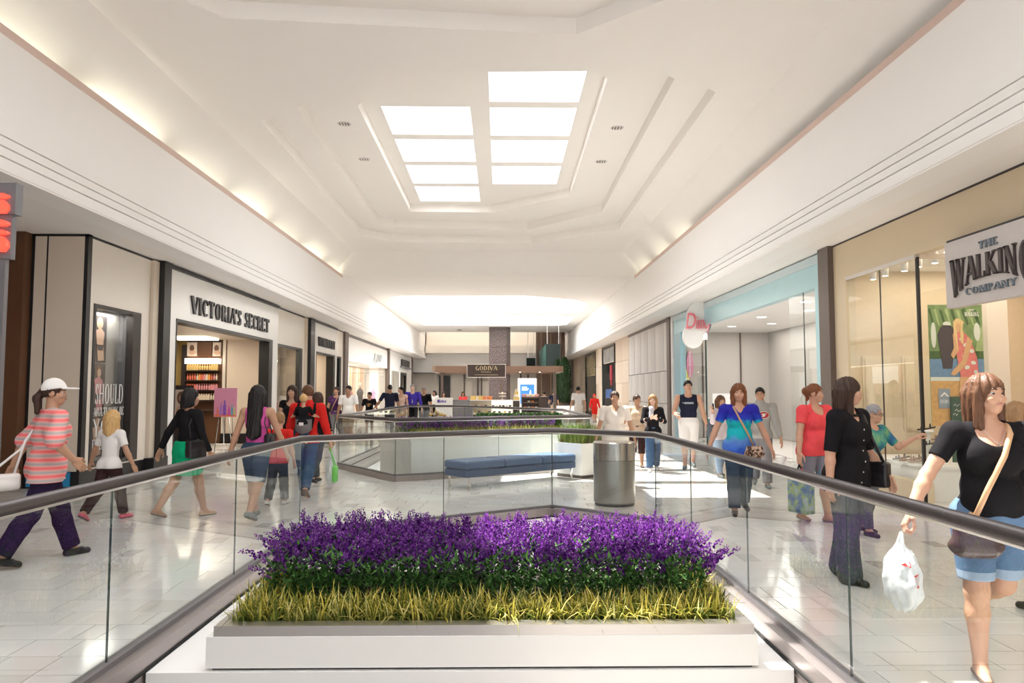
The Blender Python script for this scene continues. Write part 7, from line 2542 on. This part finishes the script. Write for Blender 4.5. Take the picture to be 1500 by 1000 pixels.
p = Person('short haired woman in beige vest looking sideways', 2.90, 15.95, 1.51, 170, legs=((-14, 22), (14, 4)), armR=(6, 22, 16, 0), armL=(4, 12, 20, 0), w=1.15, vox=.012, skin='tan', head=(42, 0))
p.top(FB['beige'], .25, -.06, 'v', e=.012, name='vest')
p.pants(FB['brown'], 1.35, e=.012)
p.shoes(SH['black'], open_=True)
p.hair('short', 'darkbrown')
wb2 = mat('red_white_bag', (.60, .05, .06), .4)
base = p.wri[-1] + np.array((-.03, .02, -.52))
t = p.held('gift_bag', 'red and white paper bag carried by the woman in the beige vest', 'bag', base)
f = Field(base - np.array((.2, .2, .06)), base + np.array((.2, .25, .55)), .012)
f.rbox(base + np.array((0, 0, .15)), (.06, .10, .15), .01, .01)
f.cap(base + np.array((0, .05, .3)), p.wri[-1] + np.array((0, 0, -.10)), .010, .008, .01).cap(base + np.array((0, -.05, .3)), p.wri[-1] + np.array((0, 0, -.10)), .010, .008, .01)
p.put(t, 'bag_body', f, [wb2, FB['white']], lambda c: ((c[:, 2] > .10) & (c[:, 2] < .21)).astype(int))

p = Person('girl with long hair and crossed arms in black top and blue jeans', 3.03, 14.95, 1.51, 174, legs=((8, 3), (-9, 15)), armR=(28, 14, 88, 62), armL=(24, 14, 92, 66), w=.98, vox=.011, skin='pale', head=(-12, 0))
p.top(FB['black'], 1.95, -.04, 'v', e=.010)
p.pants(FB['denim'], 1.97, flare=.008)
p.shoes(SH['white'])
p.hair('long', 'lightbrown')
f = p.grid()
f.cap(p.T((.02 * p.h, .055 * p.h, .30 * p.h)), p.T((.035 * p.h, .085 * p.h, .18 * p.h)), .030 * p.h, .028 * p.h, .02, flat1=True, sq=(1, 1.3, 1))
f.cap(p.T((.035 * p.h, .0, .315 * p.h)), p.T((.02 * p.h, .055 * p.h, .30 * p.h)), .022 * p.h, .03 * p.h, .02)
p.add('scarf', f, cloth('pale_scarf', (.50, .50, .56)))

p = Person('tall man in black sleeveless shirt and white shorts', 3.88, 15.5, 1.80, 168, legs=((10, 3), (-10, 18)), armR=(14, 14, 62, 24), armL=(-2, 14, 12, 0), fem=False, w=1.08, vox=.011, skin='fair', head=(4, -6))
o = p.top(FB['navy'], 0, -.01, 'round', e=.012, name='sleeveless_shirt')
z = p.T((0, 0, .215 * p.h))[2]
print_on(p, o, [[(x, z), (x + .030, z), (x + .030, z + .036), (x, z + .036)] for x in (-.10, -.062, -.024, .014, .052)] + [[(.085, z + .018), (.125, z + .036), (.115, z + .01)]], mat('chest_print', (.42, .45, .50), .6), 'chest_print')
p.pants(FB['white'], .92, e=.022)
p.shoes(SH['grey'])
p.hair('short', 'black')

p = Person('woman in blue tie dye t-shirt with a tan strap across her chest', 3.11, 9.80, 1.68, 172, legs=((11, 3), (-11, 18)), armR=(2, 24, 8, 2), armL=(4, 22, 14, 2), w=1.16, belly=.35, bust=1.0, vox=.0095, skin='fair', head=(-4, 2))
H = p.h
zz = [p.T((0, 0, v * H))[2] for v in (-.06, .30)]
TD = ramp_mat('tie_dye', [(.0, (.015, .035, .36)), (.28, (.04, .12, .60)), (.47, (.13, .30, .72)), (.56, (.01, .42, .50)), (.80, (.01, .50, .55)), (.88, (.02, .05, .48)), (1.0, (.02, .02, .36))], .8, 'span', 16.0, 'Z', stretch=(zz[0] - .06, zz[1]), distort=.22, bump=.25)
p.top(TD, .62, -.075, 'v', e=.012, low=.01)
p.pants(FB['denimdk'], 1.97, flare=.010)
p.shoes(SH['black'])
p.hair('mid', 'auburn')
LEO = ramp_mat('leopard_print', [(.42, (.035, .02, .015)), (.5, (.25, .13, .08)), (.62, (.60, .47, .36))], .5, 'noise', 34)
at = p.T((-.098 * H, .075 * H, -.035 * H))
hand_bag(p, 'spotted brown crossbody bag on the hip of the woman in tie dye', at, (.105, .05, .075), LEO, LEATH['tan'], p.strap_over(1, at + np.array((0, -.02, .07)), .018), r=.012, name='crossbody_bag')
base = p.wri[-1] + p.shear[-1] * .09 * H + np.array((-.05, .035, -.06))
t = p.held('paper_roll', 'white rolled paper in the left hand of the woman in tie dye', 'paper', base)
MB().tube([(0, 0, -.03), (-.05, 0, .09)], .034, 12).build('sheet', M['white'], t, local=True)

p = Person('boy in grey hoodie with a red oval emblem', 4.33, 12.5, 1.645, 166, legs=((-11, 20), (11, 3)), armR=(4, 12, 16, 0), armL=(2, 12, 14, 0), fem=False, w=1.02, vox=.011, skin='tan', head=(-8, 4))
H = p.h
o = p.top(FB['grey'], 1.95, -.03, 'high', e=.018, name='hoodie')
p.collar(FB['grey'])
z = p.T((0, 0, .205 * H))[2]
EMR, EMW, EMG = mat('emblem_red', (.36, .02, .035), .6), mat('emblem_white', (.75, .72, .68), .6), mat('emblem_gold', (.45, .32, .12), .6)
cx = -.045
print_on(p, o, [oval2(cx, z, .088, .062, 24)], EMW, 'emblem_rim', off=.006)
print_on(p, o, [oval2(cx, z, .082, .056, 24)], EMG, 'emblem_band', off=.008)
print_on(p, o, [oval2(cx, z, .077, .051, 24)], EMR, 'emblem_field', off=.010)
print_on(p, o, word2('S', cx + .018, z - .030, .052, .05), EMW, 'emblem_letter', off=.013)
print_on(p, o, word2('F', cx - .016, z - .024, .048, .05), EMW, 'emblem_letter', off=.014)
p.pants(FB['greytr'], 1.97, e=.018, flare=.006)
p.shoes(SH['grey'])
p.hair('buzz', 'black')

p = Person('person in pale cardigan and faded jeans holding a phone to the ear', 4.08, 13.95, 1.50, 196, legs=((9, 3), (-9, 15)), armR=(40, 24, 116, 10), armL=(2, 12, 14, 0), w=1.1, vox=.012, skin='fair', head=(0, 0), handR='grip')
p.top(FB['lilac'], 1.9, -.06, 'round', e=.016, name='cardigan')
p.pants(FB['denimlt'], 1.97)
p.shoes(SH['grey'])
p.hair('mid', 'brown')
base = p.wri[1] + p.shear[1] * .07 * p.h
t = p.held('phone', 'dark phone held to the ear above the pale cardigan', 'phone', base)
MB().cbox((0, .02, 0), (.012, .05, .11), bev=.004).build('case', M['black'], t, local=True)
at = p.T((.16 * p.h, .03 * p.h, .06 * p.h))
hand_bag(p, 'dark grey bag on the arm of the person in the pale cardigan', at, (.04, .08, .12), FB['slate'], FB['slate'], [at + np.array((0, .05, .10)), p.T((.10 * p.h, .02 * p.h, .24 * p.h)), p.T((.08 * p.h, 0, .312 * p.h)), at + np.array((0, -.05, .10))], r=.009)

p = Person('woman in coral t-shirt and plaid shorts with her hair tied up', 3.86, 9.25, 1.665, -158, legs=((-5, 10), (8, 3)), armR=(4, 16, 8, 2), armL=(6, 12, 20, 0), w=1.28, belly=.4, bust=1.0, vox=.0095, skin='fair', head=(34, 0))
H = p.h
p.top(FB['coral'], .55, -.045, 'scoop', e=.017)
p.pants(plaid('madras_plaid', (.20, .22, .27), (.05, .30, .42), (.45, .16, .16), 11), .97, e=.011)
p.shoes(SH['tan'], open_=True)
p.hair('bun', 'auburn')
base = p.wri[1] + p.shear[1] * .09 * H + np.array((0, 0.02, -.56))
t = p.held('shopping_bag', 'blue printed shopping bag with a red and black top beside the plaid shorts', 'bag', base)
f = Field(base - np.array((.25, .3, .06)), base + np.array((.25, .3, .62)), .011)
f.rbox(base + np.array((0, 0, .20)), (.07, .155, .20), .015, .01)
f.rbox(base + np.array((0, 0, .44)), (.045, .12, .06), .02, .03)
f.cap(base + np.array((0, .06, .48)), p.wri[1] + p.shear[1] * .09 * H, .012, .010, .01).cap(base + np.array((0, -.06, .48)), p.wri[1] + p.shear[1] * .09 * H, .012, .010, .01)
BP = ramp_mat('blue_bag_print', [(.3, (.03, .07, .20)), (.48, (.10, .20, .38)), (.56, (.28, .40, .12)), (.66, (.35, .42, .55))], .4, 'noise', 9)
p.put(t, 'bag_body', f, [BP, wb2, FB['black']], lambda c: np.where(c[:, 2] > .40, np.where(c[:, 1] > .02, 1, 2), 0))

p = Person('woman in black buttoned shirt and grey trousers in profile behind the right balustrade', 2.93, 6.36, 1.685, -146, legs=((5, 2), (-6, 8)), armR=(-4, 12, 8, 2), armL=(6, 10, 26, 4), w=1.2, belly=.3, bust=.9, vox=.0085, skin='fair', head=(32, 0))
H = p.h
o = p.top(FB['black'], .98, -.085, 'v', e=.016, flare=.012, name='buttoned_shirt')
for k in range(6):
    q = MB()
    y = 0
    zz_ = p.T((0, 0, (.225 - .052 * k) * H))
    from mathutils.bvhtree import BVHTree
    bv = BVHTree.FromPolygons([v.co for v in o.data.vertices], [tuple(g.vertices) for g in o.data.polygons])
    hit = bv.ray_cast(Vector((0.0, 2, zz_[2])), Vector((0, -1, 0)))
    if hit[0] is not None:
        q.ball(tuple(hit[0]), (.0075, .004, .0075), 8)
        q.build('button', M['white'], p.root, smooth=True, local=True)
p.collar(FB['black'])
p.pants(FB['slate'], 1.99, e=.018, flare=.020)
p.shoes(SH['black'])
p.hair('mid', 'darkbrown')
at = p.T((-.145 * H, .06 * H, .0 * H))
hand_bag(p, 'black shoulder bag of the woman in the black buttoned shirt', at, (.05, .13, .11), LEATH['black'], LEATH['black'], [at + np.array((0, .09, .09)), p.T((-.075 * H, .085 * H, .18 * H)), p.T((-.07 * H, .04 * H, .29 * H)), p.T((-.068 * H, -.002 * H, .322 * H)), p.T((-.08 * H, -.05 * H, .2 * H)), at + np.array((0, -.08, .09))], r=.013)

p = Person('grey haired older woman in glasses and green blue top reaching to the shoe window', 4.08, 8.35, 1.43, 205, legs=((6, 3), (-6, 10)), armR=(4, 12, 20, 0), armL=(30, 30, 96, 6), w=1.15, vox=.0095, skin='fair', head=(18, 6), handL='grip', lean=10)
zz = [p.T((0, 0, v * p.h))[2] for v in (-.05, .3)]
p.top(ramp_mat('green_blue_print', [(.3, (.03, .10, .26)), (.5, (.05, .26, .24)), (.7, (.25, .42, .16))], .8, 'noise', 9, bump=.2), .8, -.06, 'round', e=.014)
p.pants(FB['slate'], 1.95)
p.shoes(SH['black'])
p.hair('short', 'grey')
U = p.U
mb = MB()
for sd in (1, -1):
    mb.tube([p.Hd((sd * .0195 + .0165 * math.cos(a), .0615 - abs(.0165 * math.cos(a) + sd * .004) * .1, .1115 + .0125 * math.sin(a))) for a in np.linspace(0, 2 * math.pi, 13)[:-1]], .0011 * U * 1.4, 6, closed=True)
    mb.tube([p.Hd((sd * .036, .058, .113)), p.Hd((sd * .048, .0, .112))], .0016 * U, 6)
mb.tube([p.Hd((-.004, .063, .1125)), p.Hd((.004, .063, .1125))], .0016 * U, 6)
mb.build('glasses', M['dark'], p.root, local=True)
base = p.wri[-1] + p.shear[-1] * .09 * p.h
t = p.held('folded_paper', 'small white folded paper in the raised hand of the older woman', 'paper', base)
MB().cbox((0, .03, .01), (.09, .05, .02), bev=.004).build('sheet', M['white'], t, local=True)

# the woman nearest on the right
p = Person('smiling woman in black t-shirt and denim shorts nearest on the right', 2.76, 4.24, 1.665, 168, legs=((3, 2), (-16, 50)), armR=(8, 33, 12, 4), armL=(-4, 18, 12, 0), w=1.17, belly=.3, bust=.95, vox=.0072, skin='fair', head=(24, -3), handR='grip', lean=2)
H = p.h
p.top(FB['black'], .60, -.085, 'scoop', e=.010, low=.012)
o = p.pants([cloth('mid_denim', (.105, .175, .29), var=.3, scale=9), FB['denimlt']], .84, e=.020, name='denim_shorts', mi_fn=lambda c: (c[:, 2] < .585).astype(int))
p.shoes(SH['brown'], open_=True)
p.hair('mid', 'chestnut')
at = p.T((.088 * H, .110 * H, -.055 * H))
hand_bag(p, 'dark glossy brown crossbody bag with tan piping on the nearest woman', at, (.115, .045, .095), LEATH['brown'], LEATH['tan'], p.strap_over(-1, at + np.array((.0, -.03, .09)), .016), r=.016, name='crossbody_bag', rad=.045)
base = at - np.array((0, 0, .095))
t, base = shopping_bag(p, 'white plastic carrier with red print in the hand of the nearest woman', 1, PLASTIC, w=.15, d=.075, hgt=.34, drop=.06)
redp = mat('bag_red_print', (.62, .02, .02), .4)
bo = [c for c in t.children][0]
from mathutils.bvhtree import BVHTree
bv = BVHTree.FromPolygons([v.co for v in bo.data.vertices], [tuple(g.vertices) for g in bo.data.polygons])
for dx, dz, poly in ((.0, .24, [(0, 0), (.05, .012), (.0, .03)]), (-.04, .13, [(0, 0), (.022, .01), (.03, .07), (0, .075)])):
    vs = []
    for a, b_ in poly:
        hit = bv.ray_cast(Vector((dx + a - .01, 1, dz + b_)), Vector((0, -1, 0)))
        vs.append((dx + a - .01, (hit[0].y if hit[0] else .05) + .004, dz + b_))
    MB().face(vs).build('red_print', redp, t, local=True)
f = MB().tube([p.T((-.035 * H, .045 * H, .300 * H)), p.T((-.012 * H, .075 * H, .262 * H)), p.T((.0, .078 * H, .254 * H)), p.T((.012 * H, .075 * H, .262 * H)), p.T((.035 * H, .045 * H, .300 * H))], .0012, 5)
f.ball(tuple(p.T((0, .081 * H, .251 * H))), .006, 8)
f.build('necklace', M['chrome'], p.root, local=True)

p = Person('woman with long light brown hair in black at the right edge', 3.80, 5.35, 1.50, 30, legs=((5, 3), (-5, 10)), armR=(4, 12, 20, 0), armL=(4, 12, 20, 0), w=1.1, vox=.0095, skin='fair', lean=12)
p.top(FB['black'], .8, -.05, 'round', e=.012)
p.pants(FB['denimdk'], 1.95)
p.shoes(SH['black'])
p.hair('long', 'lightbrown')

# blue graphic on the shop corner plinth behind the capped woman
tag(MB().box(-7.72, 12.455, .03, -7.02, 12.488, .26).build('plinth_graphic', mat('blue_graphic', (.02, .24, .48), .4), origin=(-7.37, 12.47, .03)), 'blue graphic panel low on the ivory shop corner', 'graphic')
